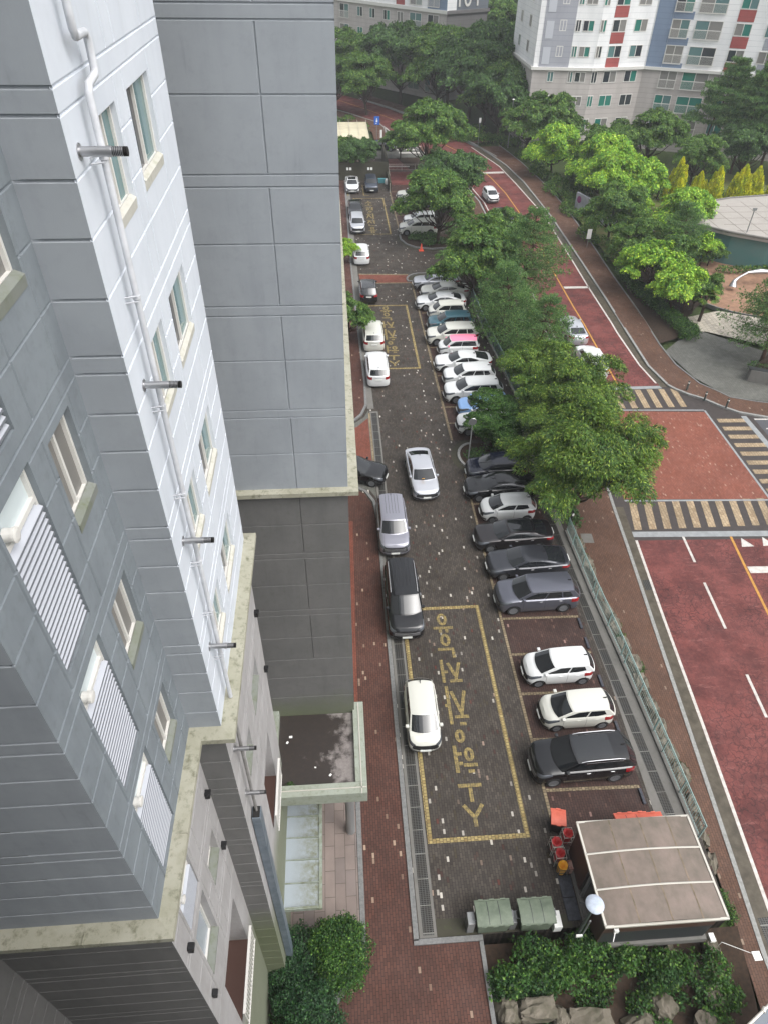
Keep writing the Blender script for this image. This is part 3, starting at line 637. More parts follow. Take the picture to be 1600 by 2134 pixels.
# ------------------------------------------------------------------ walls with real grooves
def wall(mb, O, U, N, u0, u1, z0, z1, hg, vg, holes, m=0, w=0.022, d=0.022):
    """O origin (x,y) at u=0, U unit direction, N outward normal; hg: (z,u0,u1) ; vg: (u,z0,z1); holes: (u0,u1,z0,z1)"""
    us, zs = {u0, u1}, {z0, z1}
    for z, a, b in hg:
        if z0 < z < z1:
            zs |= {z - w, z - w * .45, z + w * .45, z + w}; us |= {max(u0, a), min(u1, b)}
    for u, a, b in vg: us |= {u - w, u - w * .45, u + w * .45, u + w}; zs |= {min(max(a, z0), z1), min(max(b, z0), z1)}
    for a, b, c, e in holes: us |= {a, b}; zs |= {c, e}
    us = sorted(u for u in us if u0 <= u <= u1); zs = sorted(z for z in zs if z0 <= z <= z1)
    def dep(u, z):
        for zz, a, b in hg:
            if abs(z - zz) <= w * .5 and a - 1e-6 <= u <= b + 1e-6: return d
        for uu, a, b in vg:
            if abs(u - uu) <= w * .5 and a - 1e-6 <= z <= b + 1e-6: return d
        return 0.0
    O, U, N = Vector((O[0], O[1], 0)), Vector((U[0], U[1], 0)), Vector((N[0], N[1], 0))
    idx = {}
    def vert(i, j):
        if (i, j) not in idx:
            p = O + U * us[i] - N * dep(us[i], zs[j]); p.z = zs[j]; idx[(i, j)] = len(mb.v); mb.v.append(tuple(p))
        return idx[(i, j)]
    for i in range(len(us) - 1):
        for j in range(len(zs) - 1):
            cu, cz = (us[i] + us[i + 1]) / 2, (zs[j] + zs[j + 1]) / 2
            if any(a < cu < b and c < cz < e for a, b, c, e in holes): continue
            mb.f.append((vert(i, j), vert(i + 1, j), vert(i + 1, j + 1), vert(i, j + 1))); mb.m.append(m)
    return mb
def reveal(mb, O, U, N, hole, depth, m=0, sill=None):
    O, U, N = Vector((O[0], O[1], 0)), Vector((U[0], U[1], 0)), Vector((N[0], N[1], 0)); a, b, c, e = hole
    P = lambda u, z, k: tuple(Vector((*(O + U * u - N * k)[:2], z)))
    mb.quad(P(a, c, 0), P(a, e, 0), P(a, e, depth), P(a, c, depth), m); mb.quad(P(b, c, 0), P(b, e, 0), P(b, e, depth), P(b, c, depth), m)
    mb.quad(P(a, e, 0), P(b, e, 0), P(b, e, depth), P(a, e, depth), m); mb.quad(P(a, c, 0), P(b, c, 0), P(b, c, depth), P(a, c, depth), m)
def wbox(mb, O, U, N, ua, ub, za, zb, k0, k1, m=0):    # box in wall coordinates, k measured inwards
    O, U, N = Vector((O[0], O[1], 0)), Vector((U[0], U[1], 0)), Vector((N[0], N[1], 0))
    c = O + U * (ua + ub) / 2 - N * (k0 + k1) / 2; c.z = (za + zb) / 2
    mb.obox(c, U * (ub - ua) / 2, N * abs(k1 - k0) / 2, Vector((0, 0, (zb - za) / 2)), m)
def window_unit(parent, O, U, N, hole, depth, style, sillmat, fm=None, name='window'):
    a, b, c, e = hole; t = 0.05; k = depth
    f = MB()
    for ua, ub, za, zb in ((a, a + t, c, e), (b - t, b, c, e), (a + t, b - t, e - t, e), (a + t, b - t, c, c + t)): wbox(f, O, U, N, ua, ub, za, zb, k - .02, k + .06)
    mid = (a + b) / 2
    if style != 'fixed': wbox(f, O, U, N, mid - .025, mid + .025, c + t, e - t, k - .01, k + .05)
    w = f.build(name, fm or M['frame'], parent)
    def pane(ua, ub, kk, mat):
        p = MB(); wbox(p, O, U, N, ua, ub, c + t * .5, e - t * .5, kk, kk + .01); p.build('pane', mat, w)
    if style == 'slide': pane(a + t, mid, k + .03, M['glass']); pane(mid, b - t, k + .015, M['glass_green'])
    elif style == 'slide2': pane(a + t, mid, k + .03, M['glass_grey']); pane(mid, b - t, k + .015, M['glass_green'])
    elif style == 'screen': pane(a + t, b - t, k + .03, M['glass_grey'])
    elif style == 'fixed': pane(a + t, b - t, k + .03, newmat('pale_blind_glass', lin((168, 176, 182)), 0.2)[0] if 'pale' not in M else M['pale'])
    s = MB(); O3, U3, N3 = Vector((O[0], O[1], 0)), Vector((U[0], U[1], 0)), Vector((N[0], N[1], 0))
    P = lambda u, z, kk: tuple(Vector((*(O3 + U3 * u - N3 * kk)[:2], z)))
    s.quad(P(a, c + .003, -.02), P(b, c + .003, -.02), P(b, c + .05, k - .03), P(a, c + .05, k - .03)); s.quad(P(a, c - .13, -.008), P(b, c - .13, -.008), P(b, c + .003, -.02), P(a, c + .003, -.02)); s.quad(P(a, c - .13, -.008), P(a, c - .13, .0), P(a, c + .003, .0), P(a, c + .003, -.02)); s.quad(P(b, c - .13, -.008), P(b, c - .13, .0), P(b, c + .003, .0), P(b, c + .003, -.02))
    s.build('sill', sillmat, w)
    return w

bld = thing('apartment_building', 'tall grey and white apartment block with grooved walls and mossy ledge filling the left side', 'apartment building', (0, 0, 0))
ZT = 36.0; LZ0, LZ1 = 17.36, 17.5
PAIRS = [17.34 + 2.83 * k for k in range(1, 7)]          # storey bands
HZ = []
for z in PAIRS: HZ += [z, z - .24]
SUB = []
for z in [17.34 + 2.83 * k for k in range(0, 7)]: SUB += [z + .72, z + 1.4, z + 2.0]
SUB = [z if z > 18 else z for z in SUB]
LOWG = [16.9, 16.13, 15.4, 14.94, 14.71, 14.1, 13.5, 12.9, 12.28, 12.01, 11.4, 10.8, 10.2, 9.56, 9.3, 8.6, 7.9, 7.2, 6.5, 5.8, 5.1, 4.4, 3.7, 3.0, 2.3, 1.6, 0.9]
# plane A: white wall x=-2.6, y 7.73..13.2
AO, AU, AN = (-2.6, 0), (0, 1), (1, 0)
holesA = [];
for k in range(6):
    zt_ = 19.67 + 2.83 * k
    holesA += [(8.95, 9.82, zt_ - 1.12, zt_), (10.5, 11.9, zt_ - 1.12, zt_)]
vgA = []
for k in range(0, 7):
    zb = 17.34 + 2.83 * k
    for u in (8.88, 9.95, 10.4, 12.02): vgA.append((u, zb + .03, zb + 2.55))
wa = MB(); wall(wa, AO, AU, AN, 7.73, 13.2, LZ1, ZT, [(z, 7.73, 13.2) for z in HZ] + [(z, 7.73, 13.2) for z in SUB[0::3] + SUB[1::3] + SUB[2::3] if z > 17.6], vgA, holesA)
for h in holesA: reveal(wa, AO, AU, AN, h, 0.085)
wa.quad((-2.6, 13.2, LZ1), (-5, 13.2, LZ1), (-5, 13.2, ZT), (-2.6, 13.2, ZT)); wa.quad((-5, 4, ZT), (-2.6, 4, ZT), (-2.6, 13.2, ZT), (-5, 13.2, ZT))
wa.build('white_wall', M['white_wall'], bld)
for i, h in enumerate(holesA): window_unit(bld, AO, AU, AN, h, 0.085, 'slide' if i % 2 else 'slide2', M['sill'])
# lower part of plane A
holesAl = [(8.95, 9.78, 13.25, 14.2), (10.72, 11.98, 13.25, 14.2), (10.1, 11.85, 7.6, 10.45)]
wl_ = MB(); wall(wl_, AO, AU, AN, 7.73, 13.2, 0, LZ0, [(z, 7.73, 13.2) for z in (16.13, 14.94, 14.71, 13.5, 12.28, 12.01, 10.8, 9.56)], [(8.88, 10.8, 17), (9.88, 10.8, 17), (10.6, 10.8, 17), (12.1, 10.8, 17)], holesAl)
for h in holesAl[:2]: reveal(wl_, AO, AU, AN, h, 0.26)
reveal(wl_, AO, AU, AN, holesAl[2], 1.1)
wl_.quad((-2.6, 13.2, 0), (-3.1, 13.2, 0), (-3.1, 13.2, LZ0), (-2.6, 13.2, LZ0))
wl_.build('lower_wall', M['low_wall'], bld)
for h in holesAl[:2]: window_unit(bld, AO, AU, AN, h, 0.26, 'slide2', M['sillg'])
MB().box(-3.72, -3.70, 10.1, 11.85, 7.6, 10.45).build('terrace_back', M['brown_in'], bld)
# return wall y=7.73, x -3.24..-2.6 (faces -Y)
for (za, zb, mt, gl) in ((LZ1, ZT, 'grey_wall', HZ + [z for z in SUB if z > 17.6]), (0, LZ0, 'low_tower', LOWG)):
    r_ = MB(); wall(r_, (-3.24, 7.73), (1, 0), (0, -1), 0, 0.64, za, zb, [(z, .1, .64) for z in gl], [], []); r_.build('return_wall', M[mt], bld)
# plane B: x=-3.24, y 4.25..7.73
BO, BU, BN = (-3.24, 0), (0, 1), (1, 0)
holesB, stB = [], []
for k in range(6):
    z0 = 18.57 + 2.83 * k; holesB.append((6.45, 7.27, z0, z0 + 1.22)); stB.append('screen')
lou = []
for k in range(6):
    z0 = 17.62 + 2.80 * k; lou.append((4.97, 5.93, z0, z0 + 2.4))
vgB = []
for k in range(0, 7):
    zb = 17.34 + 2.83 * k
    for u in (4.9, 6.35, 7.36): vgB.append((u, zb + .03, zb + 2.55))
gB = HZ + [z for z in SUB if z > 17.6]
wb_ = MB(); wall(wb_, BO, BU, BN, 4.25, 7.73, LZ1, ZT, [(z, 4.25, 7.6) for z in gB], vgB, holesB + lou)
for h in holesB: reveal(wb_, BO, BU, BN, h, 0.11)
for h in lou: reveal(wb_, BO, BU, BN, h, 0.16)
wb_.build('blue_grey_wall', M['blue_wall'], bld)
for h, s_ in zip(holesB, stB): window_unit(bld, BO, BU, BN, h, 0.11, s_, M['sillg'])
def louvre(h, n=19):
    a, b, c, e = h
    f = MB(); t = .045
    for ua, ub, za, zb in ((a, a + t, c, e), (b - t, b, c, e), (a + t, b - t, e - t, e), (a + t, b - t, c, c + t), (a + t, b - t, e - .5, e - .44)): wbox(f, BO, BU, BN, ua, ub, za, zb, .07, .16)
    w = f.build('louvre_window', M['frame'], bld)
    p = MB(); wbox(p, BO, BU, BN, a + t, b - t, e - .45, e - t, .12, .13); p.build('panel', newmat('panel', lin((196, 206, 208)), .4)[0] if 'lp' not in M else M['lp'], w)
    s = MB(); H = (e - .52) - (c + t)
    for i in range(n):
        z = c + t + H * (i + .5) / n; hh = H / n
        y0, y1 = a + .02, b - .02
        s.obox((BO[0] - .075, (y0 + y1) / 2, z), (0.05, 0, -hh * .30), (0, (y1 - y0) / 2, 0), (0.003, 0, .006)); s.box(BO[0] - .028, BO[0] - .019, y0, y1, z - hh * .30 - .026, z - hh * .30 + .001, 1)  # slat, plus a thin strip coloured as the shade line at its outer edge
    s.build('slats', [M['louver'], M['shade_lip']], w)
    bk = MB(); wbox(bk, BO, BU, BN, a + t, b - t, c + t, e - .5, .13, .14); bk.build('backing', M['dark'], w)
    v = MB(); v.lathe([(0.0, 0), (.075, 0.0), (.07, .09), (.085, .09), (.085, .125), (.05, .135)], (BO[0] - .1, a + .2, e - .33), 'x', 16); v.build('vent_cap', M['frame'], w)
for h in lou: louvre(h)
# lower plane B
hl = [(4.88, 5.83, 14.8, 16.3), (4.9, 5.83, 12.15, 14.4), (6.42, 7.22, 13.1, 14.15), (5.08, 7.07, 7.1, 10.4)]
w2 = MB(); wall(w2, BO, BU, BN, 4.25, 7.73, 0, LZ0, [(z, 4.4, 7.6) for z in (16.13, 14.94, 14.71, 13.5, 12.28, 12.01, 10.8)], [(4.8, 10.9, 16.9), (5.95, 10.9, 16.9), (6.34, 10.9, 16.9), (7.33, 10.9, 16.9)], hl)
for h in hl[:3]: reveal(w2, BO, BU, BN, h, 0.2)
reveal(w2, BO, BU, BN, hl[3], 1.2)
w2.build('lower_wall', M['low_wall'], bld)
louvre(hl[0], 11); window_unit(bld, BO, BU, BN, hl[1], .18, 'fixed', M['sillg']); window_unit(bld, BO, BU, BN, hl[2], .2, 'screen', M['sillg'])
MB().box(-4.46, -4.44, 5.08, 7.07, 7.1, 10.4).build('terrace_back', M['brown_in'], bld)
MB().box(-4.44, -3.24, 5.08, 7.07, 7.0, 7.12).build('terrace_floor', M['brown_in'], bld)
MB().box(-3.70, -2.6, 10.1, 11.85, 7.5, 7.62).build('terrace_floor', M['brown_in'], bld)
def railing(x, y0, y1, z0, z1, n):
    b = MB(); b.box(x - .035, x + .035, y0, y1, z1 - .05, z1); b.box(x - .02, x + .02, y0, y1, z0, z0 + .04)
    for i in range(n):
        y = y0 + .03 + (y1 - y0 - .06) * i / (n - 1); b.box(x - .012, x + .012, y - .012, y + .012, z0 + .04, z1 - .05)
    b.build('railing', M['frame'], bld)
railing(-3.05, 5.02, 7.1, 7.0, 8.15, 20); railing(-2.42, 10.02, 11.95, 7.5, 8.6, 18)
# front face C y=4.25 and the side that turns toward the viewer
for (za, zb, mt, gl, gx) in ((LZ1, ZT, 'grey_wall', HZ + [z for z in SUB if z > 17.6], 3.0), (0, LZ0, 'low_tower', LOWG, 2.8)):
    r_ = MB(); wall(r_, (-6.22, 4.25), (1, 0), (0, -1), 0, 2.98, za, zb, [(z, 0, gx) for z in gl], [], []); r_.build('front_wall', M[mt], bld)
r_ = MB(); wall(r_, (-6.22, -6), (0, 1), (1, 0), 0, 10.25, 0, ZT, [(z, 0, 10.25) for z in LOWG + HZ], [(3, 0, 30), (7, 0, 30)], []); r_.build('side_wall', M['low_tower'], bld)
# mossy ledge that runs round at one level
lg = MB()
LX = 0.30
def ledge(pts_in, pts_out, lp=None):
    for (a, b), (c, d_) in zip(zip(pts_in, pts_in[1:]), zip(pts_out, pts_out[1:])):
        lg.quad((*a, LZ1 + .035), (*b, LZ1 + .035), (*d_, LZ1), (*c, LZ1)); lg.quad((*c, LZ1), (*d_, LZ1), (*d_, LZ0), (*c, LZ0)); lg.quad((*a, LZ0), (*b, LZ0), (*d_, LZ0), (*c, LZ0))
ledge([(-6.2, 4.25), (-3.24, 4.25), (-3.24, 7.73), (-2.6, 7.73), (-2.6, 13.2), (-3.3, 13.2)], [(-6.2, 3.95), (-2.97, 3.95), (-2.97, 7.44), (-2.31, 7.44), (-2.31, 13.45), (-3.3, 13.45)])
ledge([(-3.3, 15.2), (.17, 15.2), (.17, 42)], [(-3.3, 15.0), (.47, 15.0), (.47, 42)])
for y in (9.2, 11.1, 12.3): lg.box(-2.6, -2.305, y, y + .012, LZ0 + .01, LZ1 + .012)
lg.box(-3.24, -2.965, 5.62, 5.635, LZ0 + .01, LZ1 + .03); lg.box(-4.4, -4.385, 3.945, 4.24, LZ0 + .01, LZ1 + .03); lg.box(-1.4, -1.39, 14.99, 15.19, LZ0 + .01, LZ1 + .03)
lg.build('ledge', M['ledge'], bld)
# middle tower, y=15.2
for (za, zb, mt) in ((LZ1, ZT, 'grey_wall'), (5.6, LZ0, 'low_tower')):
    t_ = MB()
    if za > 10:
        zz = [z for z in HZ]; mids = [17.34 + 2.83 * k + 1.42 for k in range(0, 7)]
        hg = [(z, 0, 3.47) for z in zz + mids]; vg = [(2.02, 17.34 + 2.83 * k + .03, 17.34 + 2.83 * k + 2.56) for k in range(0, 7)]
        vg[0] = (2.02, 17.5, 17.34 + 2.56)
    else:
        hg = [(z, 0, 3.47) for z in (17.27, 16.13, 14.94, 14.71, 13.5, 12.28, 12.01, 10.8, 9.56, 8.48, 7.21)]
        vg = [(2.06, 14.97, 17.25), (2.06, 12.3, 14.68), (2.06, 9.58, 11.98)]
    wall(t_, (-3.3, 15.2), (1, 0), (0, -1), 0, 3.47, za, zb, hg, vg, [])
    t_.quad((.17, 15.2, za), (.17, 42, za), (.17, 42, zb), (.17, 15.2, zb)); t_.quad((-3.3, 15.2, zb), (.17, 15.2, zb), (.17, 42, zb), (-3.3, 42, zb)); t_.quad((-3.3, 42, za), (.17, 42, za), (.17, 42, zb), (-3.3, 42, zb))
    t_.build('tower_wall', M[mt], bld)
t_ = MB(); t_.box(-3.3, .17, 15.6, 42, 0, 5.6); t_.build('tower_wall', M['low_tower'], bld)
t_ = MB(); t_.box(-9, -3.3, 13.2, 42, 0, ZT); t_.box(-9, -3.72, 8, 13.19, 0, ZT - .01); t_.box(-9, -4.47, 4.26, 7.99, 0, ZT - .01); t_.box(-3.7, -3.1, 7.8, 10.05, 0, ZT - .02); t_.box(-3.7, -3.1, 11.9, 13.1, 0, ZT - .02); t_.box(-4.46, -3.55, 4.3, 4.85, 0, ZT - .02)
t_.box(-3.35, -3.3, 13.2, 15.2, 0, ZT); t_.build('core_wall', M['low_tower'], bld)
# flue pipes and downpipe 
def flue(y, z, tilt=0.05, L=.46):
    b = MB(); b.lathe([(.085, 0), (.085, .01), (.05, .012), (.05, L * .62), (.055, L * .62), (.055, L * .72), (.047, L * .72), (.047, L), (.03, L)], (-2.6, y, z), 'x', 16)
    o = b.build('flue_pipe', M['steel'], bld, smooth=0.7)
    s = MB()
    for i in range(9): s.lathe([(.049, 0), (.0495, .008)], (-2.6 + L * .75 + i * .018, y, z), 'x', 12)
    s.build('flue_grille', M['dark'], o)
for z in (28.03, 25.12, 22.22, 19.46): flue(8.24 if z < 28 else 8.05, z)
flue(8.15, 15.9); flue(8.2, 13.75); 
dp = MB()
X0, X1 = -2.47, -2.3
dp.tube([(X0, 8.38, 36), (X0, 8.38, 29.2), (X0, 8.38, 29.05), (X0, 8.42, 28.98), (X0, 8.75, 28.98), (X0, 8.82, 28.92), (X0, 8.82, 28.66), (X0, 8.78, 28.6), (X0, 8.48, 28.56), (X0, 8.42, 28.48), (X0, 8.42, 26), (X0, 8.4, 17.56)], .042, 12)
dp.build('downpipe', M['pipe'], bld, smooth=0.8)
for z in (27.9, 26.3, 24.7, 23.1, 21.6, 20.3, 19.0):
    br = MB(); br.tube([(-2.6, 8.34, z), (-2.44, 8.34, z + .02)], .011, 6); br.tube([(-2.6, 8.34, z - .07), (-2.44, 8.34, z - .05)], .011, 6); br.lathe([(.052, -.02), (.052, .02)], (X0, 8.41, z - .015), 'z', 14); br.build('pipe_bracket', M['pipe'], bld)
dp = MB(); dp.tube([(X0, 8.3, 17.34), (X0, 8.3, 12.5)], .036, 12); dp.build('downpipe', M['pipe_g'], bld, smooth=0.8)
b = MB(); b.box(-2.58, -2.36, 8.1, 8.42, 0.2, 12.6); b.build('pipe_duct', M['duct'], bld, bevel=.01)
b = MB(); b.box(-2.56, -2.38, 8.12, 8.4, 12.58, 12.63); b.build('duct_mouth', M['dark'], bld)
MB().box(-9, .17, -16, -.45, 0, ZT).build('near_wing_wall', M['grey_wall'], bld)
# small black vents on the lower walls
for (x, y, z) in ((-3.24, 7.45, 15.3), (-3.24, 7.42, 12.75), (-3.24, 4.55, 15.05), (-3.24, 4.55, 12.0), (-2.6, 12.9, 14.9), (-2.6, 12.95, 12.2)):
    b = MB(); b.box(x, x + .11, y - .075, y + .075, z - .1, z + .07); b.box(x, x + .14, y - .06, y + .06, z + .07, z + .1); b.build('vent_hood', M['black'], bld, bevel=.015)
# entrance canopy (flat roof on one column) and glazed lean-to
cn = MB()
cn.box(-3.1, .28, 12.0, 15.17, 5.55, 5.95); cn.build('porch_slab', M['conc'], bld)
dk = MB(); dk.quad((-3.0, 12.25, 5.96), (.1, 12.25, 5.96), (.1, 15.19, 5.96), (-3.0, 15.19, 5.96)); dk.box(-1.2, .09, 13.42, 13.46, 5.95, 5.985); dk.build('porch_roof_deck', M['wet_roof'], bld)
pp = MB(); pp.box(-2.62, .52, 11.78, 12.22, 5.5, 6.15); pp.box(.1, .52, 12.22, 15.55, 5.5, 6.15); pp.box(-3.1, -2.75, 12.22, 15.19, 5.55, 6.35)
pp.build('porch_parapet', mat_stained('pale_green_coping', lin((146, 152, 142)), lin((122, 126, 108)), lin((88, 92, 66)), amount=0.5, streak=False, scale=4), bld, bevel=.02)
b = MB(); b.box(.3, .34, 11.77, 15.5, 6.15, 6.17); b.box(-2.6, .5, 11.98, 12.02, 6.15, 6.17); b.build('coping_trim', M['alu'], bld)
cb = MB(); cb.lathe([(.19, 0), (.19, 5.5)], (-.15, 13.1, 0), 'z', 24); cb.build('porch_column', M['pole_grey'], bld, smooth=.7)
for (x, y, s_) in ((-2.3, 14.3, .09), (-2.45, 14.1, .07), (-2.95, 13.9, .1), (-1.5, 13.0, .05), (-1.4, 13.15, .05), (-.9, 12.6, .06), (-.4, 13.6, .05)):
    pass
lt = MB()
for i in range(5):
    y1 = 13.3 - i * .82; lt.quad((-3.0, y1, 3.12), (-3.0, y1 - .8, 3.12), (-1.36, y1 - .8, 3.0), (-1.36, y1, 3.0))
lt.build('lean_to_glazing', M['canopy_glass'], bld)
lf = MB()
for i in range(6): lf.box(-3.0, -1.36, 13.29 - i * .82, 13.32 - i * .82, 2.98, 3.14)
lf.box(-1.36, -1.24, 9.15, 13.34, 2.9, 3.04); lf.box(-3.0, -1.36, 9.15, 9.19, 2.9, 3.1); lf.build('lean_to_frame', mat_noise('pale_green_frame', lin((142, 150, 142)), lin((112, 116, 96)), 4, .5), bld)
b = MB(); b.box(-3.05, -2.95, 9.2, 13.3, 0, 3.0); b.build('lobby_wall', M['glass'], bld)
# pink granite entrance paving
sheet('entrance_flags', [(-3.2, 8.9), (.08, 8.9), (.08, 15.2), (-3.2, 15.2)], 0.16, M['stone_pave'])
kb = MB(); kerbstrip(kb, [(.2, 15.2), (.2, 9.2), (.17, 8.6), (-.1, 7.95), (-.7, 7.2), (-1.6, 6.3), (-2.2, 5.2)], .2, lambda y: 0, .17); struct(kb.build('kerb', M['granite']))
sheet('shrub_bed', [(-6.2, 4.0), (-2.2, 4.6), (-1.6, 6.2), (-.7, 7.15), (-.12, 8.0), (.1, 8.8), (-3.2, 8.9)], .1, M['soil'])
struct(MB().box(-6.3, .1, 8.9, 8.98, 0, .15).build('kerb', M['granite']))
sheet('strip_of_blocks', [(.22, 17.5), (.36, 17.5), (.62, 33), (.22, 33)], .02, M['brick_red'])

# ------------------------------------------------------------------ distant apartment blocks
def far_window_mesh(w, h, kind):
    f = MB(); t = .09
    for ua, ub, za, zb in ((0, t, 0, h), (w - t, w, 0, h), (t, w - t, h - t, h), (t, w - t, 0, t), (w / 2 - .05, w / 2 + .05, t, h - t)): f.box(ua, ub, -.07, .05, za, zb)
    g1 = MB(); g1.box(t, w / 2, -.02, 0.0, t, h - t)
    g2 = MB(); g2.box(w / 2, w - t, -.02, 0.0, t, h - t)
    r = None
    if kind == 'rail':
        r = MB(); n = int(w / .14)
        r.box(-.05, w + .05, -.32, -.27, h * .48, h * .52); r.box(-.05, w + .05, -.32, -.27, -.02, .04); r.box(-.05, 0, -.32, -.07, h * .48, h * .52); r.box(w, w + .05, -.32, -.07, h * .48, h * .52)
        for i in range(n + 1): r.box(w * i / n - .016, w * i / n + .016, -.31, -.28, .04, h * .48)
    ga, gb = M['glass_grey'], M['glass']
    return (f.mesh('window', M['frame']), g1.mesh('pane', [M['glass_grey']]), g2.mesh('pane', [M['teal_glass']]), r.mesh('railing', M['frame']) if r else None)
FW = {}
rw = random.Random(5)
def place_window(parent, p0, U, s, zc, w, h, kind='small'):
    key = (round(w, 1), round(h, 1), kind)
    if key not in FW: FW[key] = far_window_mesh(*key)
    a, g1, g2, r = FW[key]; ang = math.atan2(U[1], U[0])
    o = bpy.data.objects.new('window', a); C.objects.link(o); o.parent = parent
    o.location = (p0[0] + U[0] * (s - w / 2), p0[1] + U[1] * (s - w / 2), zc - h / 2); o.rotation_euler = (0, 0, ang)
    ms = [M['glass_grey'], M['teal_glass'], M['glass'], M['glass_grey'], M['glass_green']]
    for g in (g1, g2):
        q = bpy.data.objects.new('pane', g); C.objects.link(q); q.parent = o; q.material_slots[0].link = 'OBJECT'; q.material_slots[0].material = rw.choice(ms)
    if r: q = bpy.data.objects.new('railing', r); C.objects.link(q); q.parent = o
def farmat(name, c, jc, step=.7):
    m, t, b = newmat(name, c, .75); p = t.geo(); s = t.new('ShaderNodeSeparateXYZ'); t.link(p, s.inputs[0])
    f = t.math('LESS_THAN', t.math('FRACT', t.math('DIVIDE', s.outputs[2], step)), .07)
    n = t.ramp(t.noise(.5, 6, .6, t.scale(p, (1, 1, .3))), [(.4, 0.0), (.7, 1.0)])
    t.link(t.mix(t.math('MULTIPLY', f, .8), t.mix(t.math('MULTIPLY', n, .5), c, jc), jc), b.inputs['Base Color']); return m
FM = {'w': farmat('far_white_wall', lin((222, 222, 222)), lin((186, 188, 190))), 'g': farmat('far_taupe_wall', lin((176, 170, 166)), lin((140, 134, 130))), 'p': farmat('far_grey_strip', lin((150, 152, 160)), lin((126, 128, 136))),
      'b': farmat('far_blue_strip', lin((112, 128, 150)), lin((94, 108, 128))), 'r': farmat('far_red_panel', lin((150, 70, 66)), lin((120, 54, 52))), 'd': farmat('far_dark_end_wall', lin((106, 104, 104)), lin((86, 84, 84))), 'n': farmat('number_panel', lin((100, 106, 114)), lin((84, 90, 98)))}
def seg_wall(parent, name, p0, p1, s0, s1, z0, z1, mat, k=0.0, dep=.3):
    U = Vector((p1[0] - p0[0], p1[1] - p0[1])).normalized(); N = Vector((U.y, -U.x)); mb = MB()
    a = Vector(p0) + U * s0 + N * k; b_ = Vector(p0) + U * s1 + N * k; c = b_ - N * dep; d = a - N * dep
    mb.prism([a, b_, c, d], z0, z1); return mb.build(name, mat, parent)
rb = thing('apartment_building', 'white and taupe apartment block with red panels and blue strip, upper right behind the pines', 'apartment building', (40, 110, 0))
def world_parent(o, par):
    o.parent = par; o.matrix_parent_inverse = Matrix.Translation(Vector(par.location)).inverted(); return o
rb.location = (0, 0, 0)
K = 1.15
P0, P1, P3, P4, P6 = (32.1, 140.4), (31.97, 124.2), (41.17, 123.17), (49.91, 125.0), (76.7, 113.3)
MB().prism([P1, P3, P4, P6, (95, 126), (72, 161), P0], -1, 10.98).build('lower_wall', FM['g'], rb)
MB().prism([P1, P3, P4, P6, (95, 126), (72, 161), P0], 11.3, 36).build('upper_wall', FM['w'], rb)
for (a, b_, c) in ((P0, P1, 0), (P1, P3, 1), (P3, P4, 2), (P4, P6, 3)): seg_wall(rb, 'ledge', a, b_, -.3, Vector((b_[0] - a[0], b_[1] - a[1])).length + .3, 10.95, 11.35 - c * .002, M['frame'], .35, .6)
def kseg(nm, a, b_, s0, s1, z0, z1, m_, k=.06): seg_wall(rb, nm, a, b_, s0 * K, s1 * K, 30 - (30 - z0) * K, min(36, 30 - (30 - z1) * K), m_, k, .2)
kseg('grey_strip', P1, P3, .7, 4.7, 13.75, 40, FM['p']); kseg('blue_strip', P4, P6, .2, 2.3, 13.75, 40, FM['b'])
for k in range(6):
    zc = 15.55 + 2.85 * k
    kseg('red_panel', P3, P4, 1.75, 3.75, zc - 1.95, zc - .72, FM['r'], .05); kseg('red_panel', P4, P6, 10.2, 12.2, zc - 2.0, zc - .75, FM['r'], .05)
    kseg('blue_strip', P4, P6, 2.32, 4.9, zc - 2.05, zc - 1.2, FM['b'], .05); kseg('grey_panel', P4, P6, 14.2, 17.4, zc - 2.0, zc - .75, FM['p'], .05)
def vec2(a, b_): v = Vector((b_[0] - a[0], b_[1] - a[1])).normalized(); return (v.x, v.y)
def kwin(a, b_, s, zc, w, h, kind='small'): place_window(rb, a, vec2(a, b_), s * K, 30 - (30 - zc) * K, w * K, h * K, kind)
for zc in (4.8, 6.95, 9.8, 12.65, 15.55, 18.4, 21.25, 24.1, 26.95):
    if zc == 4.8: continue
    kwin(P1, P3, 3.2 if zc > 13 else 2.5, zc, .9, 1.2); kwin(P1, P3, 5.15, zc, .7, 1.3); kwin(P1, P3, 6.5, zc, 1.5, 1.2)
    kwin(P3, P4, .4, zc, .9, 1.4); kwin(P3, P4, 2.75, zc, 2.0, 1.4); kwin(P3, P4, 5.95, zc, 1.9, 1.4)
    kwin(P4, P6, 3.5, zc - .25, 2.3, 2.1, 'rail'); kwin(P4, P6, 7.0, zc - .25, 3.4, 2.1, 'rail')
    for s_ in (11.2, 14.9, 19, 23): kwin(P4, P6, s_, zc, 2.0, 1.4)
    kwin(P0, P1, 4, zc, 1.2, 1.4); kwin(P0, P1, 9.5, zc, 1.2, 1.4)
for k in range(5): kseg('louvre_panel', P1, P3, 1.0, 2.0, 15.0 + 2.85 * k - .9, 15.0 + 2.85 * k + 1.0, M['louver'], .1)
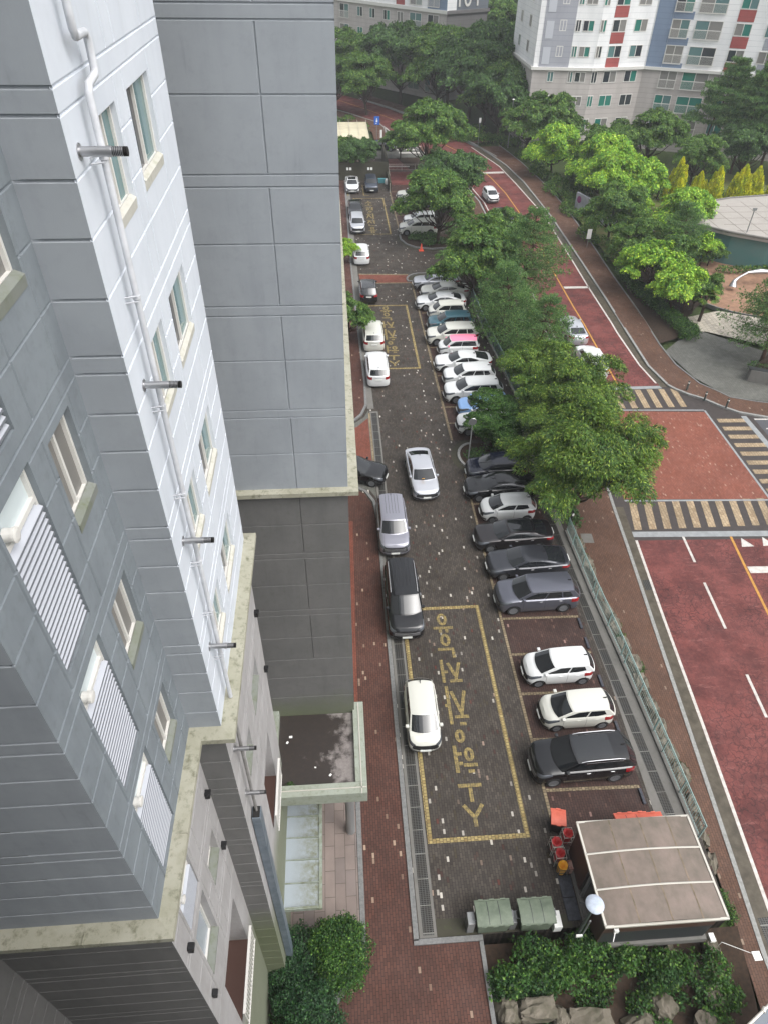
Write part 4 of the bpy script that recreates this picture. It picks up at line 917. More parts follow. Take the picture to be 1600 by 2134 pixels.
# block 104
b4 = thing('apartment_building', 'long taupe apartment block with dark end wall carrying the number 104, top of the view', 'apartment building', (0, 0, 0))
Q0, Q1, Q2 = (2.16 - .65078 * 16.8, 183.6 + .7593 * 16.8), (23.04, 159.24), (31.8, 164.52)
SO = 16.8
MB().prism([Q0, Q1, Q2, (7, 210)], 0, 14.5).build('lower_wall', FM['g'], b4)
MB().prism([Q0, Q1, Q2, (7, 210)], 15.0, 37).build('upper_wall', FM['w'], b4)
seg_wall(b4, 'end_wall', Q1, Q2, 0, 10.22, 0, 14.5, FM['d'], .05, .2); seg_wall(b4, 'number_panel', Q1, Q2, 2.3, 10.22, 15.0, 30, FM['n'], .05, .2)
LQ = (Vector(Q1) - Vector(Q0)).length
seg_wall(b4, 'ledge', Q0, Q1, -.3, LQ + .3, 14.46, 15.0, M['frame'], .35, .6); seg_wall(b4, 'ledge', Q1, Q2, -.3, 10.5, 14.46, 14.99, FM['d'], .35, .6)
U = vec2(Q0, Q1)
seg_wall(b4, 'blue_strip', Q0, Q1, SO + 27.1, LQ, 15.0, 36, FM['b'], .05, .2)
for k in range(5): seg_wall(b4, 'red_panel', Q0, Q1, SO + 18.6, SO + 20.9, 15.1 + 3.48 * k, 16.3 + 3.48 * k, FM['r'], .05, .2)
for zc in (2.6, 6.1, 9.6, 13.1, 16.8, 20.3, 23.8):
    for s, w, kd in ((2.6, 2.4, 'rail'), (6.7, 1.4, 'small'), (9.8, 1.4, 'small'), (13.3, 1.5, 'small'), (16.5, 1.5, 'small'), (20.0, 2.7, 'rail'), (23.9, 2.4, 'rail'), (-2, 2.4, 'rail'), (-6, 1.5, 'small')):
        place_window(b4, Q0, U, SO + s * 1.2, zc - (.24 if kd == 'rail' else 0), w * 1.2, 2.5 if kd == 'rail' else 1.7, kd)
cu = bpy.data.curves.new('number', 'FONT'); cu.body = '104'; cu.size = 4.1; cu.extrude = .04; cu.align_x = 'CENTER'
tmp = bpy.data.objects.new('tmpnum', cu); C.objects.link(tmp)
dgph = bpy.context.evaluated_depsgraph_get(); me = bpy.data.meshes.new_from_object(tmp.evaluated_get(dgph)); bpy.data.objects.remove(tmp)
me.materials.clear(); me.materials.append(M['frame']); no = bpy.data.objects.new('block_number', me); C.objects.link(no); no.parent = b4
Un = Vector((Q2[0] - Q1[0], Q2[1] - Q1[1])).normalized(); Nn = Vector((Un.y, -Un.x))
pc = Vector(Q1) + Un * 4.9 + Nn * .12
no.matrix_world = Matrix(((Un.x, 0, Nn.x, pc.x), (Un.y, 0, Nn.y, pc.y), (0, 1, 0, 15.5), (0, 0, 0, 1)))
# ------------------------------------------------------------------ cars
def paint(name, c, metal=0.0, rough=0.35):
    m, t, b = newmat(name, lin(c), rough, metal, .8, .35)
    return m
PT = {'white': paint('white_car_paint', (206, 208, 208)), 'pearl': paint('pearl_car_paint', (196, 196, 188)), 'black': paint('black_car_paint', (14, 15, 18), 0.0, .25), 'navy': paint('navy_car_paint', (20, 24, 40), .0, .25),
      'grey': paint('dark_grey_car_paint', (56, 58, 64), .5), 'brown': paint('bronze_grey_car_paint', (46, 43, 45), .5), 'silver': paint('silver_car_paint', (196, 198, 204), .6), 'lilac': paint('lilac_silver_car_paint', (150, 150, 160), .6),
      'teal': paint('teal_car_paint', (62, 100, 112), .4), 'blue': paint('light_blue_car_paint', (130, 168, 216), .2), 'pink': paint('pink_car_paint', (236, 130, 160)), 'midgrey': paint('mid_grey_car_paint', (96, 98, 108), .6), 'slate': paint('slate_blue_car_paint', (52, 60, 74), .4)}
CG = newmat('car_glass', (0.012, 0.014, 0.016), 0.03, 0.0, 0.0, 0.9)[0]
CL = newmat('headlamp_lens', lin((84, 88, 94)), 0.1, 0.2, 1.0)[0]
CT = newmat('tail_lamp_lens', lin((134, 18, 24)), 0.2, 0.0, 1.0)[0]
TY = newmat('tyre_rubber', lin((26, 26, 27)), 0.85)[0]
RM = newmat('alloy_rim', lin((112, 114, 118)), 0.4, 0.3)[0]
CH = newmat('chrome', (0.62, 0.62, 0.64), 0.22, 0.6)[0]
PL = newmat('number_plate_white', lin((214, 216, 212)), 0.5)[0]
#        L, W, H, hood z at nose, hood z at windscreen, A, B, Cc, D (from nose), tail z
SPEC = {
 'mini':  dict(L=3.6, W=1.60, H=1.50, zn=.76, zh=1.00, A=.72, B=1.45, C=3.12, D=3.50, zt=1.0, tail='hatch', wr=.28, wx=(.72, .62)),
 'mini2': dict(L=3.6, W=1.62, H=1.49, zn=.74, zh=.98, A=.78, B=1.50, C=3.16, D=3.50, zt=.99, tail='hatch', wr=.29, wx=(.70, .60)),
 'ray':   dict(L=3.6, W=1.60, H=1.68, zn=.86, zh=1.06, A=.66, B=1.15, C=3.30, D=3.54, zt=1.05, tail='hatch', wr=.28, wx=(.62, .5)),
 'sedan': dict(L=4.95, W=1.87, H=1.46, zn=.72, zh=.98, A=1.35, B=2.12, C=3.55, D=4.42, zt=1.06, tail='sedan', wr=.33, wx=(.88, 1.08)),
 'fast':  dict(L=4.95, W=1.87, H=1.45, zn=.70, zh=.96, A=1.38, B=2.18, C=3.35, D=4.62, zt=1.04, tail='sedan', wr=.33, wx=(.86, 1.05)),
 'suv':   dict(L=4.75, W=1.90, H=1.70, zn=.88, zh=1.12, A=1.15, B=1.88, C=4.20, D=4.62, zt=1.12, tail='hatch', wr=.36, wx=(.90, .98)),
 'csuv':  dict(L=4.35, W=1.82, H=1.62, zn=.84, zh=1.06, A=1.08, B=1.75, C=3.80, D=4.22, zt=1.06, tail='hatch', wr=.34, wx=(.84, .86)),
 'box':   dict(L=4.0, W=1.78, H=1.60, zn=.84, zh=1.05, A=.98, B=1.50, C=3.70, D=3.92, zt=1.05, tail='hatch', wr=.32, wx=(.80, .66)),
 'mpv':   dict(L=5.15, W=1.98, H=1.76, zn=.86, zh=1.12, A=1.18, B=2.05, C=4.75, D=5.05, zt=1.10, tail='hatch', wr=.35, wx=(.94, 1.05)),
}
class Car:
    NF = 9
    def __init__(s, sp):
        s.sp = sp; s.L, s.W = sp['L'], sp['W']; L = s.L
        s.ys = [.80, .955, 1.0, 1.0, .985, .955, .89, .62, .31, 0.0]
        s.ins = [.16, .06, 0.0, 0.01, .035, .10, .17, .19, .19, .19]
        s.insr = [.12, .04, 0.0, 0.0, .03, .07, .12, .14, .14, .14]
        s.xs0 = L / 2 - .5; s.xs1 = -L / 2 + .5
        n = int((s.xs0 - s.xs1) / .055); s.side = [s.xs0 + (s.xs1 - s.xs0) * i / n for i in range(n + 1)]
        s.wc = (L / 2 - sp['wx'][0], -L / 2 + sp['wx'][1]); s.N = 2 * s.NF + len(s.side)
        s.G = [[s.vert(j, i) for i in range(s.N)] for j in range(len(s.ys))]
    def top(s, x):
        sp = s.sp; d = s.L / 2 - x
        P = [(0, sp['zn']), (.25, sp['zn'] + (sp['zh'] - sp['zn']) * .42), (sp['A'] * .6, sp['zn'] + (sp['zh'] - sp['zn']) * .80), (sp['A'], sp['zh']), (s.L * .55, sp['zh'] + .02), (sp['D'] - .3, sp['zt'] + .01), (s.L - .15, sp['zt']), (s.L, sp['zt'] - .05)]
        for a, b in zip(P, P[1:]):
            if d <= b[0]: return a[1] + (b[1] - a[1]) * max(0, (d - a[0])) / (b[0] - a[0])
        return P[-1][1]
    def vert(s, j, i):
        ys, NF = s.ys[j], s.NF; hw = s.W / 2 * ys
        if i < NF:
            a = PI / 2 * i / NF; xf = s.L / 2 - s.ins[j]; l = xf - s.xs0; x = s.xs0 + l * math.cos(a) ** (2 / 2.9); y = hw * math.sin(a) ** (2 / 2.9)
        elif i >= NF + len(s.side):
            a = PI / 2 * (s.N - 1 - i) / NF; xf = -s.L / 2 + s.insr[j]; l = s.xs1 - xf; x = s.xs1 - l * math.cos(a) ** (2 / 3.2); y = hw * math.sin(a) ** (2 / 3.2)
        else:
            x = s.side[i - NF]; y = hw
        y *= 1 - .035 * (2 * x / s.L) ** 2
        if j in (2, 3): y *= 1.0
        t = s.top(x); crown = .035
        z = [.20, .24, .42, .60, t - .17, t - .05, t, t + crown * .6, t + crown * .9, t + crown][j]
        if 2 <= j <= 3: z = min(z, t - .17 - .06 * (4 - j))
        if j <= 4:
            for c in s.wc:
                r = s.sp['wr'] + .065; q = r * r - (x - c) ** 2
                if q > 0: z = max(z, s.sp['wr'] + math.sqrt(q))
        if j == 4: z = max(z, .0)
        return Vector((x, y, z))
    def S(s, j, i, side=1):
        i = min(max(i, 0), s.N - 1.001); j = min(max(j, 0), len(s.ys) - 1.001); a, b = int(j), int(i); fj, fi = j - a, i - b
        p = s.G[a][b] * (1 - fj) * (1 - fi) + s.G[a + 1][b] * fj * (1 - fi) + s.G[a][b + 1] * (1 - fj) * fi + s.G[a + 1][b + 1] * fj * fi
        return Vector((p.x, p.y * side, p.z))
    def ix(s, x):
        n = len(s.side) - 1; return s.NF + (s.xs0 - x) / (s.xs0 - s.xs1) * n
    def patch(s, mb, j0, j1, i0, i1, side=1, off=.006, nj=4, ni=8, m=0, jf=None):
        G = []
        for a in range(nj + 1):
            row = []
            for b in range(ni + 1):
                fi = b / ni; i = i0 + (i1 - i0) * fi; lo, hi = (j0, j1) if jf is None else jf(fi)
                j = lo + (hi - lo) * a / nj; e = .15
                p = s.S(j, i, side); dj = s.S(j + e, i, side) - s.S(j - e, i, side); di = s.S(j, i + e, side) - s.S(j, i - e, side)
                n = dj.cross(di)
                if n.length < 1e-7: n = Vector((1 if i < s.N / 2 else -1, 0, 0))
                n.normalize()
                if n.dot(p - Vector((p.x * .6, 0, .5))) < 0: n = -n
                row.append(p + n * off)
            G.append(row)
        mb.grid(G, m)
    # cabin surfaces
    def cab(s):
        sp = s.sp; L = s.L; X = lambda d: L / 2 - d
        s.xa, s.xb, s.xc, s.xd = X(sp['A']), X(sp['B']), X(sp['C']), X(sp['D'])
        s.wb = s.W / 2 * .885; s.wt = s.W / 2 * (.72 if sp['tail'] == 'sedan' else .765); s.H = sp['H']
    def roofz(s, x):
        u = (x - s.xb) / (s.xc - s.xb); u = min(max(u, 0), 1)
        return s.H - .075 * (1 - u) ** 2 * 1.0 - (.11 if s.sp['tail'] == 'sedan' else .05) * u ** 2.2
    def sidep(s, u, v, side=1):
        xl = s.xa + (s.xd - s.xa) * u; xt = s.xb + (s.xc - s.xb) * u
        yl = s.wb * (1 - .05 * (2 * xl / s.L) ** 2); zl = s.top(xl) - .015; zt = s.roofz(xt) - .055
        x = xl + (xt - xl) * v; z = zl + (zt - zl) * v
        y = yl + (s.wt - yl) * (v ** 1.25)
        return Vector((x, side * y, z))
    def front(s, t, v):
        y = t; e = s.sidep(0, v, 1); bul = .22 * (1 - v) + .10 * v
        return Vector((e.x + bul * (1 - abs(t) ** 2.2), e.y * t, e.z + .05 * (1 - t * t) * v + .03 * (1 - t * t) * (1 - v)))
    def rear(s, t, v):
        e = s.sidep(1, v, 1); bul = .16 * (1 - v) + .07 * v
        return Vector((e.x - bul * (1 - abs(t) ** 2.4), e.y * t, e.z + .05 * (1 - t * t) * v))
    def roof(s, t, u):
        xt = s.xb + (s.xc - s.xb) * u; e = s.sidep(u, 1, 1)
        fx = .10 * (1 - abs(t) ** 2.2) * (1 - u) ** 2 - .07 * (1 - abs(t) ** 2.4) * u ** 2
        return Vector((xt + fx, e.y * t, e.z + .055 * (1 - abs(t) ** 2.6)))
def quadpatch(fn, a0, a1, b0, b1, na, nb, off, outward, mb, bf=None, m=0):
    G = []
    for i in range(na + 1):
        row = []
        for j in range(nb + 1):
            a = a0 + (a1 - a0) * i / na; lo, hi = (b0, b1) if bf is None else bf(i / na); b = lo + (hi - lo) * j / nb
            p = fn(a, b); e = .01; n = (fn(a + e, b) - fn(a - e, b)).cross(fn(a, min(b + e, 1)) - fn(a, max(b - e, 0)))
            n.normalize()
            if n.dot(outward) < 0: n = -n
            row.append(p + n * off)
        G.append(row)
    mb.grid(G, m)
WHEELS = {}
def wheel_mesh(r):
    if r not in WHEELS:
        w = .21
        t = MB().lathe([(r * .62, -w / 2), (r * .93, -w / 2), (r, -w / 2 + .03), (r, w / 2 - .03), (r * .93, w / 2), (r * .66, w / 2), (r * .64, w / 2 - .03), (r * .2, w / 2 - .06)], (0, 0, 0), 'y', 28).mesh('wheel', TY, smooth=.6)
        q = MB(); q.lathe([(r * .66, w / 2 - .015), (r * .66, w / 2 + .004), (r * .60, w / 2 + .004), (r * .58, w / 2 - .03)], (0, 0, 0), 'y', 28)
        for k in range(5):
            a = 2 * PI * k / 5 + .3
            for da in (-.16, .16):
                c = Vector((math.cos(a + da * .6) * r * .36, w / 2 - .012, math.sin(a + da * .6) * r * .36)); d = Vector((math.cos(a + da), 0, math.sin(a + da)))
                q.obox(c, d * r * .27, Vector((0, .012, 0)), Vector((-d.z, 0, d.x)) * .018)
        q.lathe([(.06, w / 2 - .03), (.06, w / 2 + .006)], (0, 0, 0), 'y', 14)
        WHEELS[r] = (t, q.mesh('rim', RM))
    return WHEELS[r]
def car_proto(kind, rails=False, ribs=False, dark_roof=False, chrome=False, pano=False, cladding=False):
    sp = SPEC[kind]; c = Car(sp); c.cab()
    root = bpy.data.objects.new('parked_car', None); root.empty_display_size = .4
    C.objects.link(root)
    parts = []
    def part(name, mb, mat, parent=root, painted=False, **kw):
        o = mb.build(name, mat, parent, **kw)
        if painted: o['painted'] = 1
        return o
    b = MB()
    for side in (1, -1):
        b.grid([[Vector((p.x, p.y * side, p.z)) for p in row] for row in c.G])
    for side in (1, -1):
        b.grid([[c.sidep(u / 14, v / 5, side) for u in range(15)] for v in range(6)])
    b.grid([[c.front(t / 6 - 1, v / 5) for t in range(13)] for v in range(6)])
    b.grid([[c.rear(t / 6 - 1, v / 5) for t in range(13)] for v in range(6)])
    body = part('body', b, PT['white'], painted=True, smooth=.62, weld=True)
    rf = MB(); rf.grid([[c.roof(t / 8 - 1, u / 14) for t in range(17)] for u in range(15)])
    part('roof', rf, PT['white'], painted=True, smooth=.6)['roofpart'] = 1
    un = MB(); un.box(-c.L / 2 + .25, c.L / 2 - .3, -c.W / 2 + .30, c.W / 2 - .30, .2, .66); part('underbody', un, M['dark'])
    for x in (c.wc[0], c.wc[1]):
        pass
    # glass
    g = MB(); quadpatch(c.front, -.90, .90, .06, .93, 12, 6, .008, Vector((1, 0, .6)), g); part('windscreen', g, CG, smooth=1.0)
    g = MB()
    if sp['tail'] == 'sedan': quadpatch(c.rear, -.86, .86, .14, .93, 12, 6, .008, Vector((-1, 0, .6)), g)
    else: quadpatch(c.rear, -.88, .88, .18, .86, 12, 6, .008, Vector((-1, 0, .3)), g)
    part('rear_window', g, CG, smooth=1.0)
    divs = {'sedan': [(.05, .40), (.42, .74)], 'hatch': [(.06, .40), (.425, .70), (.725, .90)]}[sp['tail']]
    if kind in ('mini', 'mini2'): divs = [(.07, .47), (.505, .86)]
    if kind == 'ray': divs = [(.06, .44), (.455, .93)]
    if sp['tail'] == 'sedan': divs = [(.045, .44), (.455, .80)]
    for side in (1, -1):
        for k, (u0, u1) in enumerate(divs):
            g = MB(); last = k == len(divs) - 1
            def bf(f, k=k, last=last):
                hi = .86
                if k == 0: hi = .86 * min(1, .45 + f * 2.2)
                if last and sp['tail'] == 'sedan': hi = .86 * (1 - .35 * max(0, f - .6) / .4); 
                lo = .10 + (.20 * max(0, f - .5) / .5 if last and kind not in ('ray', 'box') else 0)
                return lo, hi
            quadpatch(lambda a, bb: c.sidep(a, bb, side), u0, u1, 0, 1, 10, 4, .007, Vector((0, side, .3)), g, bf); part('side_window', g, CG, smooth=1.0)
        if chrome:
            g = MB(); quadpatch(lambda a, bb: c.sidep(a, bb, side), divs[0][0], divs[-1][1], .03, .075, 12, 1, .010, Vector((0, side, .3)), g); part('chrome_trim', g, CH)
            g = MB(); quadpatch(lambda a, bb: c.sidep(a, bb, side), divs[0][0] + .12, divs[-1][1] - .02, .885, .92, 12, 1, .010, Vector((0, side, .3)), g); part('chrome_trim', g, CH)
    if pano or dark_roof:
        g = MB(); quadpatch(c.roof, -.80, .80, .03, .97 if dark_roof else .72, 10, 8, .006, Vector((0, 0, 1)), g); part('glass_roof', g, CG, smooth=1.0)
    # lamps
    NF, N = c.NF, c.N
    for side in (1, -1):
        g = MB(); c.patch(g, 0, 0, 3.2, NF + 4.6, side, .009, 4, 12, jf=lambda f: (3.9 + .5 * f, 5.5 + .55 * math.sin(PI * min(1, f * 1.15)) - .5 * (1 - f))); part('headlight', g, CL, smooth=1.0)
        g = MB(); c.patch(g, 0, 0, N - NF - 3.2, N - 3.6, side, .008, 3, 10, jf=lambda f: ((3.9, 5.0) if sp['tail'] == 'sedan' else (3.7, 5.25))); part('tail_light', g, CT, smooth=1.0)
        g = MB(); c.patch(g, 1.3, 2.2, 2.6, NF - 1.5, side, .006, 2, 6); part('bumper_vent', g, M['black'], smooth=1.0)
        # shut lines and handles
        g = MB()
        for f in ((.10, .43, .75) if len(divs) > 2 or sp['tail'] == 'sedan' else (.12, .49, .84)):
            x = c.xa + (c.xd - c.xa) * f + (.08 if f < .2 else 0); i = c.ix(x); c.patch(g, 1.3, 5.7, i - .12, i + .12, side, .003, 8, 1)
        i0, i1 = c.ix(c.wc[0] - .42), c.ix(c.wc[1] + .42); c.patch(g, .3, 1.35, i0, i1, side, .006, 1, 8)
        part('shut_line', g, M['black'])
        for f in (.36, .68):
            x = c.xa + (c.xd - c.xa) * f; i = c.ix(x); p = c.S(4.25, i, side); g = MB(); g.box(p.x - .09, p.x + .09, p.y - .015, p.y + .02, p.z - .015, p.z + .015)
            o = part('door_handle', g, CH if chrome else PT['white'], painted=not chrome, bevel=.006)
        p = c.sidep(.07, .05, side); g = MB(); g.box(p.x - .06, p.x + .10, p.y + side * .02, p.y + side * .19, p.z + .03, p.z + .14); part('wing_mirror', g, PT['white'], painted=True, bevel=.035, smooth=.8)['mirrorpart'] = 1
        if cladding:
            g = MB(); c.patch(g, .05, 1.7, c.ix(c.wc[0] - .40), c.ix(c.wc[1] + .40), side, .009, 3, 12); part('sill_cladding', g, M['black'])
        if rails:
            g = MB(); pts = []
            for k in range(9):
                u = .06 + .86 * k / 8; q = c.sidep(u, 1, side); pts.append((q.x, q.y * .97, q.z + (.075 if 0 < k < 8 else .02)))
            g.tube(pts, .018, 6); part('roof_rail', g, CH)
    g = MB(); c.patch(g, 2.6, 4.75, 0, 4.6, 1, .009, 3, 6); c.patch(g, 2.6, 4.75, 0, 4.6, -1, .009, 3, 6); part('grille', g, M['black'], smooth=1.0)
    if chrome:
        g = MB()
        for jj in (3.0, 3.5, 4.0): c.patch(g, jj, jj + .12, 0, 3.8, 1, .016, 1, 6); c.patch(g, jj, jj + .12, 0, 3.8, -1, .016, 1, 6)
        part('grille_bar', g, CH)
    g = MB(); c.patch(g, .6, 1.75, 0, 4.4, 1, .007, 2, 6); c.patch(g, .6, 1.75, 0, 4.4, -1, .007, 2, 6); part('air_intake', g, M['black'], smooth=1.0)
    g = MB(); x = c.L / 2 + .015; g.box(x - .02, x + .015, -.26, .26, .40, .51); part('number_plate', g, PL)
    g = MB(); x = -c.L / 2 - .01; zp = .78 if sp['tail'] == 'sedan' else .84
    g.box(x - .02, x + .03, -.26, .26, zp - .055, zp + .055) if sp['tail'] != 'mpv' else None; part('number_plate', g, PL)
    if ribs:
        g = MB()
        for t in (-.52, -.26, 0, .26, .52): quadpatch(c.roof, t - .012, t + .012, .22, .97, 1, 8, .006, Vector((0, 0, 1)), g)
        part('roof_rib', g, M['black'])
    q = c.roof(0, .93); g = MB(); g.prism([(q.x - .12, -.02), (q.x + .06, -.004), (q.x + .06, .004), (q.x - .12, .02)], q.z - .01, q.z + .07); part('antenna', g, M['black'])
    t_, r_ = wheel_mesh(sp['wr'])
    for xw in c.wc:
        for side in (1, -1):
            w = bpy.data.objects.new('wheel', t_); C.objects.link(w); w.parent = root; w.location = (xw, side * (c.W / 2 - .125), sp['wr']); w.rotation_euler = (0, 0, 0 if side > 0 else PI)
            r = bpy.data.objects.new('rim', r_); C.objects.link(r); r.parent = w
    for o in root.children:
        if 'painted' in o.keys():
            o.material_slots[0].link = 'OBJECT'; o.material_slots[0].material = PT['white']
    root['nose'] = c.L / 2
    return root
PROTO, used = {}, set()
def add_car(kind, col, x, y, ang, label, z=0.0, roofcol=None, mirrorcol=None, group=None, cat='car', **opt):
    key = (kind, tuple(sorted(opt.items())))
    if key not in PROTO: PROTO[key] = car_proto(kind, **opt); root = PROTO[key]
    else: root = dup_tree(PROTO[key])
    root.location = (x, y, z); root.rotation_euler = (0, 0, R(ang))
    tag(root, label, cat, group)
    for o in root.children:
        if 'painted' in o.keys():
            mt = PT[col]
            if 'roofpart' in o.keys() and roofcol: mt = PT[roofcol]
            if 'mirrorpart' in o.keys() and mirrorcol: mt = PT[mirrorcol]
            o.material_slots[0].link = 'OBJECT'; o.material_slots[0].material = mt
    return root
def bay(kind, col, nose, yc, label, ang=180, **k):
    L = SPEC[kind]['L']; a = R(ang)
    return add_car(kind, col, nose - math.cos(a) * L / 2, yc - math.sin(a) * L / 2, ang, label, group='cars in the bays by the fence', **k)
bay('suv', 'black', 8.1, 15.45, 'black SUV with silver roof rails parked nearest the bin shelter', ang=181.5, rails=True, pano=True, chrome=True)
bay('mini', 'pearl', 9.15, 18.05, 'cream white small hatchback between the black SUV and another white hatchback', ang=181)
bay('mini2', 'white', 8.9, 20.6, 'bright white small hatchback beside the empty bay', ang=181)
bay('suv', 'midgrey', 8.4, 25.55, 'metallic grey SUV with ribbed roof on the far side of the empty bay', ang=181, ribs=True, chrome=True)
bay('fast', 'grey', 8.4, 28.15, 'dark grey fastback sedan between the grey SUV and the bronze black sedan', ang=181, chrome=True)
bay('sedan', 'brown', 8.05, 30.55, 'bronze black sedan with black glass roof beside the small white hatchback under the tree', ang=181, dark_roof=True, chrome=True)
bay('mini', 'white', 8.85, 33.1, 'white hatchback half under the big tree between two dark sedans')
bay('sedan', 'black', 8.2, 35.35, 'black sedan with its rear under the big tree, next to the dark blue car', chrome=True)
bay('csuv', 'navy', 8.6, 37.3, 'dark navy car next to the planted island, mostly under the big tree')
bay('csuv', 'white', 8.75, 42.95, 'white SUV hidden behind the round clipped tree, only its nose showing')
bay('box', 'blue', 9.15, 45.15, 'pale blue boxy hatchback behind the round clipped tree')
bay('suv', 'white', 8.4, 47.45, 'large white SUV beside the pale blue hatchback', ang=180.5)
bay('csuv', 'white', 8.65, 49.85, 'small white crossover tucked between the large white SUV and the long white sedan')
bay('fast', 'white', 8.25, 52.3, 'long white sedan with black rear window beside the pink roofed car')
bay('ray', 'white', 8.85, 54.75, 'white boxy city car with pink roof and pink mirrors', roofcol='pink', mirrorcol='pink')
bay('suv', 'pearl', 8.1, 57.1, 'white SUV between the pink roofed car and the teal car')
bay('csuv', 'teal', 8.5, 59.6, 'teal blue crossover in the row of white cars')
bay('ray', 'pearl', 8.8, 61.9, 'white boxy car with dark side windows next to the teal crossover')
bay('sedan', 'white', 7.9, 64.25, 'white saloon whose nose sticks out furthest near the head of the row')
bay('sedan', 'pearl', 8.6, 66.7, 'white saloon partly under branches, second from the red brick band')
bay('sedan', 'silver', 8.1, 69.1, 'silver grey saloon at the end of the row by the red brick band')
bay('suv', 'pearl', 7.95, 84.75, 'white SUV parked against the planted island with the orange cone')
bay('csuv', 'white', 8.75, 87.6, 'white car beside the island SUV, mostly hidden by the tree')
bay('sedan', 'white', 8.7, 95.0, 'white saloon with only its nose clear of the dark tree')
bay('sedan', 'pearl', 8.75, 97.7, 'white saloon at the far end of the upper bays by the retaining wall')
G2 = 'cars along the kerb of the lane'
add_car('mini', 'pearl', 3.45, 18.25, -90.5, 'white small hatchback parked on the yellow box line over the drain', group=G2)
add_car('mpv', 'black', 3.2, 25.65, -90, 'long black minivan with silver roof rails facing the camera along the kerb', group=G2, rails=True, ribs=True, chrome=True)
add_car('suv', 'lilac', 3.08, 31.85, -90, 'silver lilac SUV with ribbed roof parked nose to tail behind the black minivan', group=G2, rails=False, ribs=True, chrome=True)
add_car('sedan', 'silver', 5.5, 37.05, -87.5, 'silver sedan stopped in the middle of the lane with a yellow notice on its windscreen', chrome=False)
add_car('fast', 'black', .75, 37.75, -17, 'black sedan nosing out of the entrance drive from behind the grey tower', chrome=False)
add_car('suv', 'white', 3.32, 51.5, 90, 'white SUV with raised rear window, nearer of the two seen from behind', group=G2, rails=False)
add_car('suv', 'pearl', 3.3, 57.5, 90, 'white SUV seen from behind with red tail lamps under the branches by the kerb', group=G2, rails=False)
add_car('csuv', 'black', 3.35, 67.15, 90, 'black SUV seen from behind just below the red brick band', group=G2, rails=True)
add_car('csuv', 'white', 3.08, 76.95, 90, 'white SUV seen from behind alone above the red brick band', group=G2)
add_car('csuv', 'silver', 3.05, 86.45, -90, 'silver grey SUV facing the camera beside the upper yellow box', group=G2)
add_car('sedan', 'black', 3.0, 92.0, -90, 'dark saloon parked nose to tail behind the silver grey SUV', group=G2, dark_roof=True)
add_car('fast', 'white', 2.95, 102.3, -90, 'white saloon with black glass roof facing the lane below the retaining wall', group=G2, dark_roof=True)
add_car('csuv', 'slate', 5.6, 102.2, -90, 'dark blue SUV facing the lane beside the teal box', group=G2)
add_car('mini2', 'white', 21.45, 97.0, -84, 'white hatchback parked at the edge of the red street', group='cars parked on the street')
add_car('sedan', 'slate', 20.6, 107.0, -80, 'dark saloon parked on the street above the white hatchback', group='cars parked on the street', dark_roof=True)
add_car('sedan', 'black', 21.6, 88.3, -86, 'dark saloon parked on the street below the white hatchback, behind branches', group='cars parked on the street', dark_roof=True)
add_car('suv', 'white', 22.0, 52.3, 90.5, 'white SUV on the street near the far crossing, seen through branches', z=zr(52.3), group='cars parked on the street')
add_car('sedan', 'silver', 21.9, 58.0, 90, 'silver grey saloon on the street above the white SUV, seen through branches', z=zr(58), group='cars parked on the street')
add_car('sedan', 'black', 8.3, 122.6, -8, 'black saloon on the access road above the retaining wall')
# yellow parking notice on the windscreen of the silver sedan
b = MB(); b.obox((0, 0, 0), (.09, 0, 0), (0, .075, 0), (0, 0, .003)); o = b.build('parking_notice', M['yellow_bag']); o.location = (5.43, 35.72, 1.185); o.rotation_euler = (R(-28), 0, R(4)); tag(o, 'small yellow notice lying on the windscreen of the silver sedan', 'notice')
# ------------------------------------------------------------------ vegetation
rng = np.random.default_rng(11)
def leafcloud(name, centers, normals, tang, ln, wd, mat, bend=0.0):
    """many small leaf quads; centers (n,3), normals (n,3) unit, tang (n,3) unit leaf direction"""
    n = len(centers); ln = np.broadcast_to(ln, (n,))[:, None]; wd = np.broadcast_to(wd, (n,))[:, None]
    side = np.cross(normals, tang); side /= (np.linalg.norm(side, axis=1, keepdims=True) + 1e-9)
    a = centers - side * wd * .5 ; b = centers + tang * ln * .5 - side * 0; 
    v = np.stack([centers - tang * ln * .5, centers + side * wd * .5, centers + tang * ln * .5 - normals * ln * bend, centers - side * wd * .5], axis=1).reshape(-1, 3)
    me = bpy.data.meshes.new(name); me.vertices.add(4 * n); me.loops.add(4 * n); me.polygons.add(n)
    me.vertices.foreach_set('co', v.astype(np.float32).ravel()); me.loops.foreach_set('vertex_index', np.arange(4 * n, dtype=np.int32))
    me.polygons.foreach_set('loop_start', np.arange(0, 4 * n, 4, dtype=np.int32)); me.polygons.foreach_set('loop_total', np.full(n, 4, dtype=np.int32))
    me.materials.append(mat); me.update(calc_edges=True); me.validate(); return me
def unit(a): return a / (np.linalg.norm(a, axis=-1, keepdims=True) + 1e-9)
